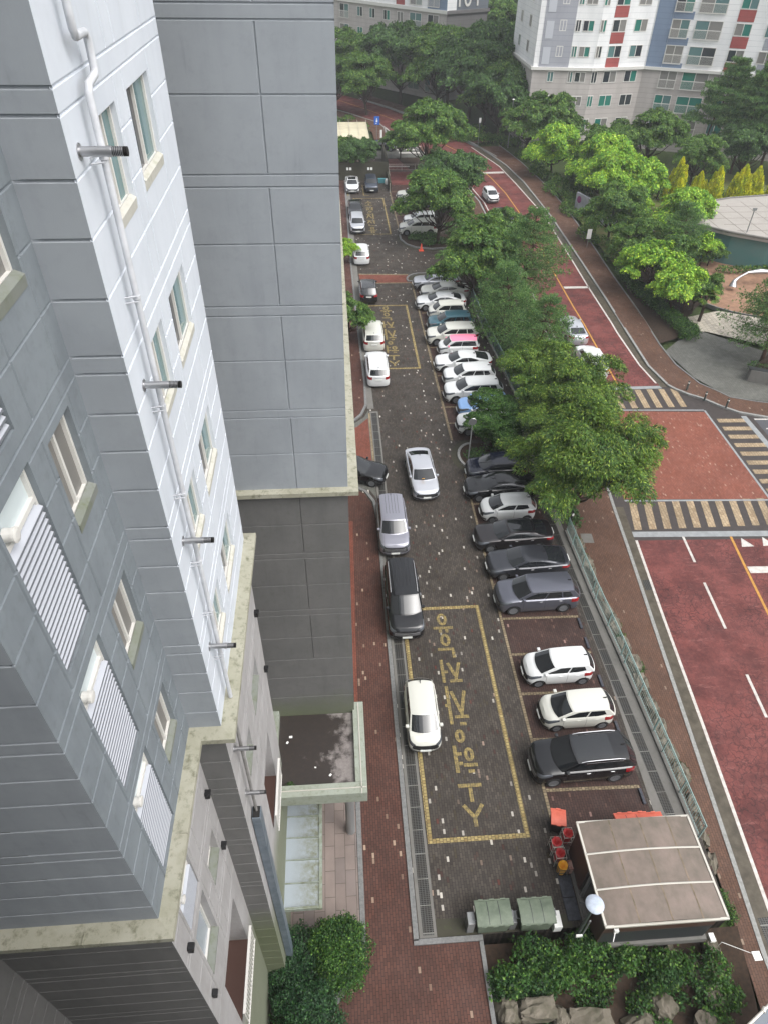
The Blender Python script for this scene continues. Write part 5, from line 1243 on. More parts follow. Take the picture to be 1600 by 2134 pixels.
def sprays(C_, out, rad, nl, flat, droop, ln, wd, jit=.55):
    cs, ns, ts = [], [], []
    for c, o, r in zip(C_, out, rad):
        m = int(nl * (r / np.mean(rad)) ** 2)
        th = rng.uniform(0, 2 * PI, m); rr = r * np.sqrt(rng.uniform(0, 1, m))
        hor = np.array([o[0], o[1], 0]); hor = hor / (np.linalg.norm(hor) + 1e-6); per = np.array([-hor[1], hor[0], 0])
        lx, ly = rr * np.cos(th), rr * np.sin(th) * .75
        p = c + lx[:, None] * hor + ly[:, None] * per; p[:, 2] += -droop * (rr / r) ** 2 * r - .25 * lx + rng.normal(0, flat * r, m)
        t = unit(hor * .8 + (np.cos(th)[:, None] * hor + np.sin(th)[:, None] * per) + rng.normal(0, jit, (m, 3)) + np.array([0, 0, -.35]))
        nn = unit(np.array([0, 0, 1.0]) + .35 * hor + rng.normal(0, jit, (m, 3)))
        cs.append(p); ns.append(nn); ts.append(t)
    return np.concatenate(cs), unit(np.concatenate(ns)), np.concatenate(ts)
def broad_tree(name, Rr, Hh, base, nc, nl, leaf, mat, seed, rad=(.5, .95), flatten=.75, bark='bark', trunk_r=.16, nlobe=None, loose=1.0):
    """crown of separate limb masses, each a cluster of drooping sprays, with gaps between"""
    global rng
    rng = np.random.default_rng(seed); r = random.Random(seed)
    cz = (Hh + base) / 2; hz = (Hh - base) / 2
    nlobe = nlobe or int(9 + Rr * 2.2); lobes = []; tries = 0
    while len(lobes) < nlobe and tries < 4000:
        tries += 1
        d = unit(rng.normal(0, 1, 3)); d[2] = d[2] if d[2] > -.25 else -d[2]
        k = rng.uniform(.30, .88) if rng.random() < .85 else rng.uniform(0, .3)
        L_ = np.array([d[0] * k * Rr, d[1] * k * Rr, cz + d[2] * k * hz * 1.05]); lr = Rr * rng.uniform(.24, .44)
        if all(np.linalg.norm((L_ - q) * np.array([1, 1, 1.5])) > .5 * (lr + s_) for q, s_ in lobes): lobes.append((L_, lr))
    Cc, oo, rr = [], [], []
    tot = sum(l[1] ** 2 for l in lobes)
    for L_, lr in lobes:
        for _ in range(max(5, int(nc * lr ** 2 / tot))):
            d = unit(rng.normal(0, 1, 3)); d[2] = d[2] if d[2] > -.35 else -d[2]
            u = rng.random() ** .45; p = L_ + d * u * np.array([lr * 1.15, lr * 1.15, lr * .62]); out = p - np.array([0, 0, cz * .8])
            Cc.append(p); oo.append(unit(out * .6 + d)); rr.append(rng.uniform(*rad) * (.75 if rng.random() < .4 else 1))
    c, n, t = sprays(Cc, oo, rr, nl, .17, .34, 0, 0)
    ln = rng.uniform(.6, 1.35, len(c)) * leaf[0]; wd = rng.uniform(.7, 1.25, len(c)) * leaf[1]
    cm = leafcloud(name + '_crown', c, n, t, ln, wd, mat, .2)
    tb = MB(); lean = (r.uniform(-.3, .3), r.uniform(-.3, .3)); fork = base + .6
    tb.tube([(0, 0, -1.2), (0, 0, 0), (lean[0] * .5, lean[1] * .5, fork * .6), (lean[0], lean[1], fork)], [trunk_r * 1.35, trunk_r * 1.1, trunk_r * .9, trunk_r * .8], 9)
    for L_, lr in lobes:
        s_ = Vector((lean[0], lean[1], fork + r.uniform(-.3, .5))); e = Vector(L_) - Vector((0, 0, lr * .25)); mid = s_.lerp(e, .5) + Vector((r.uniform(-.2, .2), r.uniform(-.2, .2), -.12 * (e - s_).length))
        tb.tube([s_, mid, e], [trunk_r * .5, trunk_r * .3, .03], 6)
        for q in range(4):
            a = r.uniform(0, 6.28); f = e + Vector((math.cos(a) * lr * .9, math.sin(a) * lr * .9, r.uniform(-.05, .4) * lr)); tb.tube([mid.lerp(e, r.uniform(.4, 1)), f], [.028, .008], 4)
    tm = tb.mesh(name + '_trunk', M[bark], smooth=1.2); return cm, tm
def pine_tree(name, Hh, base, Rr, layers, per, seed, mat='leaf_pine', lean=0.0, needle=.2, tufts=46):
    global rng
    rng = np.random.default_rng(seed); r = random.Random(seed)
    tb = MB(); spine = [Vector((0, 0, -1.2)), Vector((0, 0, 0))]
    for k in range(1, 7): f = k / 6; spine.append(Vector((lean * f * f * 2 + r.uniform(-.15, .15), r.uniform(-.15, .15) + lean * .4 * f, Hh * f)))
    tb.tube(spine, [.2, .18] + [.17 * (1 - .13 * k) for k in range(1, 7)], 8)
    cs, ns, ts, lns = [], [], [], []
    def at(z): f = min(max(z / Hh, 0), 1) * 6; i = min(int(f), 5); return spine[1 + i].lerp(spine[2 + i], f - i)
    for L_ in range(layers):
        z = base + (Hh - base) * (L_ / (layers - 1)) ** .85; frac = L_ / (layers - 1)
        rad = Rr * (1.0 - .72 * frac ** 1.6) * r.uniform(.75, 1.1)
        for k in range(per):
            a = 2 * PI * (k + r.random() * .7) / per + L_; R_ = rad * r.uniform(.55, 1.1); s = at(z); e = s + Vector((math.cos(a) * R_, math.sin(a) * R_, r.uniform(.0, .45) * (1 - .3 * frac)))
            m = s.lerp(e, .5) + Vector((0, 0, -.12)); tb.tube([s, m, e], [.035, .022, .008], 5)
            nt = int(tufts * (R_ / Rr + .25))
            d = np.array([math.cos(a), math.sin(a), .25]); pr = np.array([-math.sin(a), math.cos(a), 0])
            u = rng.uniform(.38, 1.08, nt); w_ = rng.normal(0, .22, nt) * R_ * .9 * (1.15 - np.abs(u - .7))
            cen = np.array(s)[None] + (np.array(e) - np.array(s))[None] * u[:, None] + pr[None] * w_[:, None] + np.array([0, 0, 1])[None] * rng.normal(.08, .1, nt)[:, None]
            for q in range(9):
                dirs = unit(d[None] * .7 + pr[None] * np.sign(w_)[:, None] * .3 + rng.normal(0, .75, (nt, 3)) + np.array([0, 0, .35]))
                cs.append(cen + dirs * needle * .5); ts.append(dirs); ns.append(unit(rng.normal(0, 1, (nt, 3)))); lns.append(rng.uniform(.7, 1.2, nt) * needle)
    c = np.concatenate(cs); n = np.concatenate(ns); t = np.concatenate(ts); ln = np.concatenate(lns)
    return leafcloud(name + '_crown', c, n, t, ln, ln * .2, M[mat]), tb.mesh(name + '_trunk', M['bark_red'], smooth=1.2)
def cone_tree(name, Hh, Rr, nl, seed, mat='leaf_gold', tips=5):
    global rng
    rng = np.random.default_rng(seed)
    cs, ns, ts = [], [], []
    tipl = [(0, 0, 1.0, 1.0)] + [(Rr * .55 * math.cos(2.4 * k), Rr * .55 * math.sin(2.4 * k), rng.uniform(.6, .85), .55) for k in range(tips - 1)]
    for tx, ty, hf, rf in tipl:
        m = int(nl * hf * rf); z = rng.uniform(0, 1, m) ** .9; th = rng.uniform(0, 2 * PI, m)
        rad = Rr * rf * (1 - z) ** .75 * rng.uniform(.72, 1.05, m) * (1 + .18 * np.sin(th * 5 + z * 14))
        c = np.stack([tx + rad * np.cos(th), ty + rad * np.sin(th), .15 + z * Hh * hf], 1); o = np.stack([np.cos(th), np.sin(th), np.full(m, .6)], 1)
        cs.append(c); ns.append(unit(np.stack([-np.sin(th), np.cos(th), np.zeros(m)], 1) + rng.normal(0, .5, (m, 3)))); ts.append(unit(o * .6 + np.array([0, 0, 1.0]) + rng.normal(0, .35, (m, 3))))
    c = np.concatenate(cs); tb = MB(); tb.tube([(0, 0, -.6), (0, 0, Hh * .7)], [.08, .03], 6)
    return leafcloud(name + '_crown', c, np.concatenate(ns), np.concatenate(ts), rng.uniform(.18, .34, len(c)), rng.uniform(.07, .13, len(c)), M[mat]), tb.mesh(name + '_trunk', M['bark'])
def blob_leaves(name, blobs, dens, leaf, mat, seed, shell=.75, jit=.6):
    """foliage over ellipsoids: blobs (x,y,z,rx,ry,rz)"""
    global rng
    rng = np.random.default_rng(seed); cs, ns, ts = [], [], []
    for x, y, z, rx, ry, rz in blobs:
        m = int(dens * (rx * ry + rx * rz + ry * rz)); d = unit(rng.normal(0, 1, (m, 3))); d[:, 2] = np.where(rng.random(m) < .7, np.abs(d[:, 2]), d[:, 2])
        k = shell + (1.04 - shell) * rng.random((m, 1)) ** .7; wob = 1 + .2 * np.sin(d[:, :1] * 7 + x * 3) * np.cos(d[:, 1:2] * 6 + y) + .1 * np.sin(d[:, 2:3] * 11 + x)
        cs.append(np.array([x, y, z]) + d * k * wob * np.array([rx, ry, rz])); ns.append(unit(d + np.array([0, 0, .3]) + rng.normal(0, jit, (m, 3)))); ts.append(unit(rng.normal(0, 1, (m, 3)) + d * .5))
    c = np.concatenate(cs); return leafcloud(name, c, np.concatenate(ns), np.concatenate(ts), rng.uniform(.7, 1.3, len(c)) * leaf[0], rng.uniform(.7, 1.3, len(c)) * leaf[1], M[mat] if isinstance(mat, str) else mat)
TP = { 
 'zel_big': broad_tree('zel_big', 4.35, 8.4, .5, 460, 270, (.22, .065), M['leaf_zelkova'], 3, (.5, 1.0), trunk_r=.24, nlobe=26),
 'zel': broad_tree('zel', 4.2, 7.6, .8, 300, 230, (.21, .07), M['leaf_zelkova'], 8, (.45, .9), trunk_r=.18),
 'mid': broad_tree('mid', 4.2, 7.8, .9, 280, 130, (.28, .14), M['leaf_mid'], 21, (.45, .9), trunk_r=.18),
 'mid2': broad_tree('mid2', 3.7, 7.0, .9, 220, 120, (.28, .14), M['leaf_mid'], 33, (.45, .85), trunk_r=.16),
 'dark': broad_tree('dark', 5.0, 8.6, .9, 310, 115, (.34, .17), M['leaf_dark'], 41, (.55, 1.05), trunk_r=.2),
 'maple': broad_tree('maple', 3.6, 5.8, .9, 220, 125, (.26, .15), M['leaf_maple'], 55, (.5, 1.0), trunk_r=.14),
 'maple2': broad_tree('maple2', 3.1, 5.4, .9, 180, 120, (.26, .15), M['leaf_maple'], 67, (.45, .9), trunk_r=.12),
 'small': broad_tree('small', 1.6, 3.6, .8, 60, 80, (.2, .11), M['leaf_maple'], 71, (.3, .55), trunk_r=.07),
 'pine': pine_tree('pine', 8.0, 1.6, 3.9, 10, 8, 5, tufts=70),
 'pine2': pine_tree('pine2', 7.2, 1.4, 3.5, 10, 8, 6, lean=.5, tufts=66),
 'pine_tall': pine_tree('pine_tall', 13.5, 6.0, 4.4, 9, 8, 9, lean=1.2, needle=.4, tufts=80),
 'pine_tall2': pine_tree('pine_tall2', 12.5, 4.0, 4.6, 10, 8, 12, lean=-.8, needle=.4, tufts=80),
 'gold': cone_tree('gold', 4.4, 1.15, 2600, 4),
 'gold2': cone_tree('gold2', 3.8, 1.25, 2600, 14, tips=6),
 'cyp': cone_tree('cyp', 5.4, 1.2, 3200, 24, 'leaf_mid', tips=3),
}
tseq = random.Random(3)
def tree(kind, x, y, label, s=1.0, z=None, rot=None, name='broadleaf_tree', cat='tree', group=None):
    cm, tm = TP[kind]
    t = thing(name, label, cat, (x, y, (zr(y) - .3) if z is None else z), tseq.uniform(0, 6.28) if rot is None else rot, group)
    t.scale = (s, s, s)
    a = bpy.data.objects.new('crown', cm); C.objects.link(a); a.parent = t
    b_ = bpy.data.objects.new('trunk', tm); C.objects.link(b_); b_.parent = t
    return t
GS = 'trees on the bank between the parking lot and the street'
tree('zel_big', 14.6, 33.1, 'largest feathery tree, spreading over the black sedans beside the junction plaza', .96, -.2, .6, group=GS)
tree('zel', 15.0, 40.6, 'feathery tree left of the largest one, over the island with the clipped tree', .7, -.1, 2.2, group=GS)
tree('zel', 16.7, 40.9, 'feathery tree whose outer twigs reach over the street centre line before the far crossing', .92, -.4, 1.0, group=GS)
tree('zel', 15.4, 44.6, 'feathery tree behind the mesh fence opposite the large white SUV', .85, -.4, 4.0, group=GS)
tree('pine', 16.6, 50.0, 'light green pine standing beside the street where the red surface opens up', .92, -.4, 1.0, 'pine_tree', group=GS)
tree('pine2', 15.6, 57.0, 'dark pine leaning over the fence by the silver saloon', 1.0, -.3, 3.0, 'pine_tree', group=GS)
tree('mid', 14.0, 65.6, 'yellowish green broadleaf tree overhanging the lane by the red brick band', 1.0, -.2, .3, group=GS)
tree('pine', 18.8, 64.5, 'dark pine in front of the street below the hidden dark saloon', 1.12, -.2, 2.0, 'pine_tree', group=GS)
tree('mid2', 15.8, 71.5, 'green tree at the lane mouth with pale tips', .95, -.1, 1.9, group=GS)
tree('mid', 12.3, 81.4, 'dense dark green tree on the planted island with the orange cone', 1.1, 0, 2.0, group=GS)
tree('dark', 15.2, 92.0, 'dark green tree between the upper bays and the street', .9, 0, 1.0, group=GS)
tree('mid', 14.4, 108.5, 'rounded green tree beside the access road above the retaining wall', 1.3, 0, .5, group=GS)
tree('mid2', 18.8, 76.5, 'small green tree hiding part of the street edge', .8, 0, .5, group=GS)
tree('mid2', 11.0, 117.0, 'loose green tree by the pale marked access road', .8, 0, 2.5, group=GS)
# left of the lane behind the tower
tree('mid2', 1.2, 57.6, 'leafy tree overhanging the kerb beside the two white SUVs seen from behind', .58, 0, 1.0, group='trees along the tower side of the lane')
tree('maple2', 1.0, 75.6, 'bright green tree at the corner of the grey tower', .5, 0, 2.0, group='trees along the tower side of the lane')
tree('mid2', .4, 62.8, 'small leafy tree just above the white SUVs by the tower', .35, 0, 3.0, group='trees along the tower side of the lane')
tree('dark', 4.2, 108.6, 'dense dark shrub-like tree above the white and dark blue cars', .62, 0, 1.0)
tree('mid2', 1.2, 109.5, 'dark evergreen tree against the tower edge above the upper bays', .7, 0, 4.0)
# beyond the access road
GF = 'trees lining the far bend of the street'
tree('mid', 7.2, 147.5, 'rounded tree with visible trunk beside the bend of the red street', 1.35, 0, 1.0, group=GF)
tree('mid', 1.5, 152.0, 'tree half hidden by the tower edge at the far bend', 1.2, 0, 2.0, group=GF)
for k, (x, y, s, kd, lab) in enumerate([(29.5, 131.5, 1.5, 'mid', 'big tree leaning over the footway behind the slim sign pole'), (25.5, 141.5, 1.6, 'dark', 'big dark tree at the inside of the bend, below the end wall of block 104'), (20.5, 149.5, 1.7, 'mid', 'tall tree with lighter top in front of the corner of block 104'),
        (14.5, 157.5, 1.6, 'dark', 'dark tree in front of the windows of block 104'), (28.0, 138.5, 1.5, 'mid', 'wide green tree between the footway and block 104'), (31.5, 149, 1.8, 'dark', 'tall dark tree against the end wall of block 104'), (24, 158, 1.8, 'mid', 'tree rising above the others before block 104'),
        (28.6, 129, 1.25, 'dark', 'dark tree at the left foot of the white block'), (31.2, 119.0, 1.15, 'mid2', 'reddish-tipped tree beside the slim street lamp'), (35.0, 118.5, 1.3, 'mid2', 'slender tree against the taupe corner of the white block'), (39, 151, 1.6, 'mid', 'green tree in the gap between the two blocks'), (9, 164, 1.5, 'mid', 'tree left of centre in front of the long taupe block')]):
    tree(kd, x, y, lab, s, 0, k * 1.3, group=GF)
for k, (x, y, s, lab) in enumerate([(37, 185, 1.9, 'pale green tree on the slope between the two blocks'), (46, 200, 2.2, 'large tree high on the slope in the gap'), (36, 212, 2.2, 'tree at the top left of the gap between the blocks'), (52, 232, 2.6, 'hillside tree behind the white block'), (42, 240, 2.8, 'hillside tree at the very top of the gap'), (30, 175, 1.5, 'tree behind the end wall of block 104')]):
    tree('dark' if k % 2 else 'mid', x, y, lab, s, gz(x, y), k, group='trees on the slope between the apartment blocks')
# garden side of the street
GG = 'trees of the garden across the street'
for k, (kd, x, y, s, lab) in enumerate([
        ('maple', 32.6, 107.5, 1.15, 'bright flat-topped tree beside the slim white lamp'), ('cyp', 33.2, 99.5, 1.0, 'narrow yellow-green cypress, left of the pair'), ('cyp', 34.6, 98.6, 1.15, 'narrow green cypress, right of the pair'),
        ('maple', 37.0, 99.0, 1.25, 'broad bright tree in the middle of the garden edge'), ('maple', 36.0, 92.0, 1.15, 'bright tree spreading over the blank sign wall'), ('maple2', 40.5, 93.5, 1.2, 'lighter tree above the stepping stones'), ('mid', 47.0, 108.0, 1.15, 'dark rounded tree before the white block, beside the small palm'),
        ('mid2', 44.0, 112.5, .95, 'low dark tree under the ground floor windows'), ('mid', 51.0, 101.5, .95, 'low spreading dark tree behind the golden cypresses'),
        ('maple', 41.2, 80.5, 1.0, 'bright yellow-green tree left of the round roof'), ('maple2', 31.9, 66.0, 1.0, 'brightest lime green tree beside the brown footway'), ('mid2', 34.2, 67.5, .85, 'mid green tree beside the playground'),
        ('maple2', 32.8, 61.5, .95, 'green tree standing over the hedge and the iron gate'), ('mid2', 35.4, 62.4, .6, 'darker tree next to the palm at the playground corner'), ('mid2', 33.0, 73.5, .8, 'dark green tree beside the concrete wall'), ('small', 37.9, 85.5, 1.0, 'thin bare-stemmed young tree on the lawn')]):
    tree(kd, x, y, lab, s, zr(y), k * 2.1, group=GG, name='cypress_tree' if kd == 'cyp' else 'broadleaf_tree')
for k, (kd, x, y, s, lab) in enumerate([('mid', 3.0, 170.0, 1.5, 'tree at the foot of the long taupe block, beside the tower edge'), 
        ('mid', 38.8, 104.0, 1.0, 'tree below the lower left windows of the white block'), ('mid2', 32.5, 80.5, 1.0, 'dark tree along the footway hedge beyond the pale wall'), ('maple', 44.5, 87.0, .7, 'small bright tree between golden cypress and round roof'), ('dark', 60, 104.5, .9, 'dark shrubby tree under the tall pines')]):
    tree(kd, x, y, lab, s, 0, k * 1.1, group=GG)
for k, (kd, x, y, s, lab) in enumerate([('mid2', 41.6, 73.2, .45, 'low tree hiding the teal glass wall of the round building'), ('small', 40.2, 72.3, 1.1, 'small pointed tree at the left end of the teal glass wall'), ('mid2', 49.5, 66.5, .45, 'dark leafy tree before the teal glass at the right edge')]):
    tree(kd, x, y, lab, s, 0, k * 1.9, group=GG)
GP = 'tall pines in front of the white block'
for k, (kd, x, y, s, lab) in enumerate([('pine_tall', 57.5, 113.0, 1.0, 'tall pine with a forked trunk, leftmost in front of the white block'), ('pine_tall2', 61.0, 109.5, 1.08, 'tall straight pine in the middle of the pine group'), ('pine_tall', 65.5, 109.5, 1.15, 'tall pine with a leaning trunk at the right of the group'), ('pine_tall2', 71, 107, 1.2, 'tall dense pine at the far right edge'), ('pine_tall', 72, 100.5, 1.05, 'pine at the right edge behind the golden cypresses')]):
    tree(kd, x, y, lab, s, 0, k * 1.7, 'pine_tree', group=GP)
tree('pine', 37.6, 52.3, 'spreading pine beside the pale flagstones at the right edge', 1.0, .3, 1.2, 'pine_tree')
tree('pine2', 41.5, 56.0, 'pine leaning over the silver sculpture at the right edge', .95, .3, .2, 'pine_tree')
tree('pine2', 38.2, 73.0, 'slim open pine in front of the round roof', .9, 0, 2.2, 'pine_tree')
for k, (kd, x, y, s, lab) in enumerate([('gold', 46.0, 95.0, 1.0, 'golden cypress, first from the left'), ('gold2', 48.2, 93.2, .9, 'golden cypress, second from the left'), ('gold', 50.0, 92.0, .95, 'golden cypress, third from the left with a sharp tip'), ('gold2', 53.6, 92.5, 1.1, 'golden cypress, fourth from the left, broad'), ('gold2', 55.5, 92.6, 1.05, 'golden cypress, fifth from the left, joined to its neighbour'),
        ('gold2', 59.0, 92.5, 1.1, 'golden cypress, sixth from the left'), ('gold', 61.2, 92.8, 1.3, 'golden cypress, seventh from the left and tallest'), ('gold2', 65.5, 92.5, 1.05, 'golden cypress cut by the right edge'), ('gold', 44.3, 90.5, .8, 'low golden cypress beside the bright tree')]):
    tree(kd, x, y, lab, s * 1.25, 0, k, 'golden_cypress', group='golden cypresses behind the round roof')
# clipped cloud tree on the island
t = thing('clipped_tree', 'dark green cloud-pruned tree with two round pads on the planted island', 'tree', (10.5, 40.5, .05)); t.scale = (1.25, 1.25, 1.25)
blob_ = [(.0, .55, 2.9, 1.0, .85, .55), (-.35, -.55, 2.25, 1.05, .8, .5), (1.1, .5, 2.5, .9, .8, .5), (.9, -.8, 1.5, .9, .8, .5), (.1, -.1, 1.3, .8, .8, .45), (1.6, -.3, 1.9, .8, .8, .5)]
a = bpy.data.objects.new('crown', blob_leaves('clip', blob_, 5200, (.085, .05), 'leaf_evergreen', 5, .86, .4)); C.objects.link(a); a.parent = t; a.data.materials[0] = M['leaf_bush']
tb = MB(); 
for p in blob_: tb.tube([(.4, 0, -.2), (.4, 0, .6), (p[0], p[1], p[2] - .1)], [.12, .1, .04], 7)
tb.build('trunk', M['bark'], t)
def shrub(name, label, cat, blobs, dens, leaf, mat, seed, group=None, loc=(0, 0, 0), shell=.7):
    o = bpy.data.objects.new(name, blob_leaves(name, blobs, dens, leaf, mat, seed, shell)); C.objects.link(o); o.location = loc; return tag(o, label, cat, group)
shrub('evergreen_shrub', 'large rounded evergreen shrub at the corner of the pink paving', 'shrub', [(0, 0, 1.0, 1.15, 1.0, 1.1), (.1, -.6, .7, .9, .8, .9), (-.3, .3, 1.5, .7, .6, .6), (.35, .5, 1.1, .5, .5, .9)], 2600, (.085, .05), 'leaf_bush', 6, loc=(-.75, 8.35, .1), shell=.6)
shrub('evergreen_shrub', 'dark glossy shrub in the bed behind the larger one, nearer the wall', 'shrub', [(0, 0, .9, 1.0, .9, .9), (-.5, -.4, .8, .8, .8, .8)], 2600, (.085, .05), 'leaf_evergreen', 16, loc=(-2.35, 8.35, .1), shell=.6)
shrub('evergreen_shrub', 'dark shrub cut by the bottom edge beside the lower wall', 'shrub', [(0, 0, .9, 1.1, .9, .9), (.6, -.5, .7, .8, .8, .7), (-.2, -1.1, .8, .9, .8, .8)], 2600, (.085, .05), 'leaf_evergreen', 26, loc=(-2.0, 6.75, .1), shell=.6)
# hedges and undergrowth that cannot be counted
def stuff(name, blobs, dens, leaf, mat, seed, shell=.6):
    o = bpy.data.objects.new(name, blob_leaves(name, blobs, dens, leaf, mat, seed, shell)); C.objects.link(o); o['kind'] = 'stuff'; o['label'] = name.replace('_', ' '); return o
rb_ = random.Random(8)
B = []
for y in np.arange(33.5, 104, 1.15):
    x0 = interp([(14.6, 32), (14.6, 47), (14.1, 60), (13.9, 72), (14.6, 100)], y); x1 = interp(swL, y) 
    for _ in range(3): B.append((rb_.uniform(x0 + .2, x1 + 1.6 if y > 42 else x1), y + rb_.uniform(-.5, .5), -.1 + min(0, zr(y)) * .5, .9, .9, rb_.uniform(.35, .8)))
stuff('bank_undergrowth', B, 130, (.22, .13), 'leaf_dark', 2)
B = [(rb_.uniform(5.2, 14.2), rb_.uniform(7.0, 8.2), rb_.uniform(-.5, -.1), rb_.uniform(.5, .9), rb_.uniform(.4, .7), rb_.uniform(.35, .6)) for _ in range(16)]
B += [(rb_.uniform(5.3, 8.8), rb_.uniform(7.1, 8.3), rb_.uniform(-.2, .15), .8, .55, .6) for _ in range(10)]
B += [(rb_.uniform(6.5, 14.0), rb_.uniform(5.4, 7.0), rb_.uniform(-1.3, -.8), .6, .5, .4) for _ in range(12)]
stuff('garden_undergrowth', B, 650, (.13, .08), 'leaf_bush', 12)
B = []
for y, x in ((30.9, 14.95), (29.6, 15.0), (27.6, 14.95), (24.0, 15.35), (23.3, 15.3), (21.3, 15.75), (20.9, 15.6), (19.8, 15.3), (17.8, 15.6), (15.5, 15.9), (15.2, 15.7), (12.3, 15.3), (13.6, 15.2), (9.9, 15.3), (9.3, 15.4), (32.3, 14.9), (31.6, 14.85)):
    B.append((x - .1, y, zr(y) * .6 + .1, rb_.uniform(.22, .42), rb_.uniform(.25, .5), rb_.uniform(.25, .4)))
stuff('rock_garden_shrubs', B, 1700, (.1, .035), 'leaf_bush', 22, .4)
B = []
for k in range(26):
    f = k / 25; B.append((31.0 + 1.9 * f * f, 71.5 - 15 * f, zr(71 - 15 * f) + .45, .7, .6, .5))
    B.append((31.6 + 1.9 * f * f, 71.5 - 14 * f, zr(71 - 15 * f) + .45, .6, .6, .5))
for k in range(8): B.append((32.3 + .17 * k, 56.6 + .2 * k, .2, .6, .6, .7))
stuff('footway_hedge', B, 240, (.17, .1), 'leaf_bush', 32)
B = []
for k in range(34): f = k / 33; B.append((31.5 + 1.2 * math.sin(k), 76 + f * 46, .3, 1.0, 1.0, .8))
for k in range(30): B.append((36 + 20 * rb_.random(), 97 + 8 * rb_.random(), .2, 1.3, 1.1, .9))
for k in range(26): B.append((44.0 + k * .95, 91.3 + .5 * math.sin(k), .3, .8, .7, .8))
for k in range(10): B.append((42 + k * .8, 71.0 + .25 * k * 0, .5, .6, .5, .5))
for k in range(26): B.append((rb_.uniform(14, 22) + k * .5, 133 + rb_.uniform(0, 7) - k * .4, .2, 1.5, 1.2, .8))
for k in range(18): B.append((rb_.uniform(-1, 7.2), rb_.uniform(130, 147), .1, 1.2, 1.2, .7))
stuff('garden_hedges', B, 90, (.26, .16), 'leaf_mid', 42)
B = [(rb_.uniform(9.6, 13.2), rb_.uniform(80.6, 83.9), .2, .8, .6, .4) for _ in range(16)] + [(rb_.uniform(9.4, 13), rb_.uniform(38.4, 40.6), .1, .7, .5, .35) for _ in range(12)]
stuff('island_planting', B, 260, (.15, .1), 'leaf_dark', 52)
# palms by the playground
def palm(x, y, lab, s=1.0, name='palm_tree'):
    t = thing(name, lab, 'palm', (x, y, zr(y)), 0, 'fan palms near the playground'); t.scale = (s,) * 3
    tb = MB().tube([(0, 0, -.3), (.05, 0, 1.2), (0, .05, 2.3)], [.14, .12, .13], 8); tb.build('trunk', M['bark'], t)
    global rng
    rng = np.random.default_rng(int(x * 10)); cs, ns, ts, ls = [], [], [], []
    for k in range(22):
        a = rng.uniform(0, 2 * PI); el = rng.uniform(-.5, .9); d = np.array([math.cos(a) * math.cos(el), math.sin(a) * math.cos(el), math.sin(el)]); c0 = np.array([0, 0, 2.35]) + d * .65
        pr = unit(np.cross(d, [0, 0, 1])); up_ = np.cross(pr, d)
        for q in range(13):
            b_ = -1.2 + 2.4 * q / 12; dd = unit(d * math.cos(b_) + pr * math.sin(b_) - np.array([0, 0, .15])); cs.append(c0 + dd * .25); ts.append(dd); ns.append(up_)
    o = bpy.data.objects.new('crown', leafcloud('palm', np.array(cs), np.array(ns), np.array(ts), .55, .07, M['leaf_zelkova'], .15)); C.objects.link(o); o.parent = t
palm(35.0, 59.9, 'fan palm with drooping leaves, nearer the hedge corner', 1.15); palm(34.2, 62.0, 'fan palm behind the other one under the trees', 1.1); palm(45.2, 117.5, 'small palm against the wall of the white block', 1.0); palm(44.5, 96.5, 'dark palm on the garden slope near the golden cypresses', 1.0)
HAZE = 0.00045
# ------------------------------------------------------------------ boulders
def boulder_mesh(seed, sx, sy, sz):
    r = np.random.default_rng(seed); bm = bmesh.new(); bmesh.ops.create_cube(bm, size=2)
    bmesh.ops.subdivide_edges(bm, edges=bm.edges[:], cuts=5, use_grid_fill=True)
    pl = [(unit(r.normal(0, 1, 3)), r.uniform(.78, 1.05)) for _ in range(7)]
    for v in bm.verts:
        p = np.array(v.co) * .9; L_ = np.linalg.norm(p); p = p * (.72 + .28 * (1 / max(L_, .01)) * 1.0)
        for n, d in pl:
            k = p.dot(n) - d
            if k > 0: p = p - n * k
        p += r.normal(0, .045, 3); v.co = (p[0] * sx, p[1] * sy, p[2] * sz)
    me = bpy.data.meshes.new('boulder'); bm.to_mesh(me); bm.free(); me.materials.append(M['rock'])
    return me
def boulder(x, y, z, sx, sy, sz, rz, label, seed, group):
    o = bpy.data.objects.new('boulder', boulder_mesh(seed, sx, sy, sz)); C.objects.link(o); o.location = (x, y, z); o.rotation_euler = (.1 * math.sin(seed), .1 * math.cos(seed), rz); return tag(o, label, 'rock', group)
GB = 'boulders of the bottom rock garden'
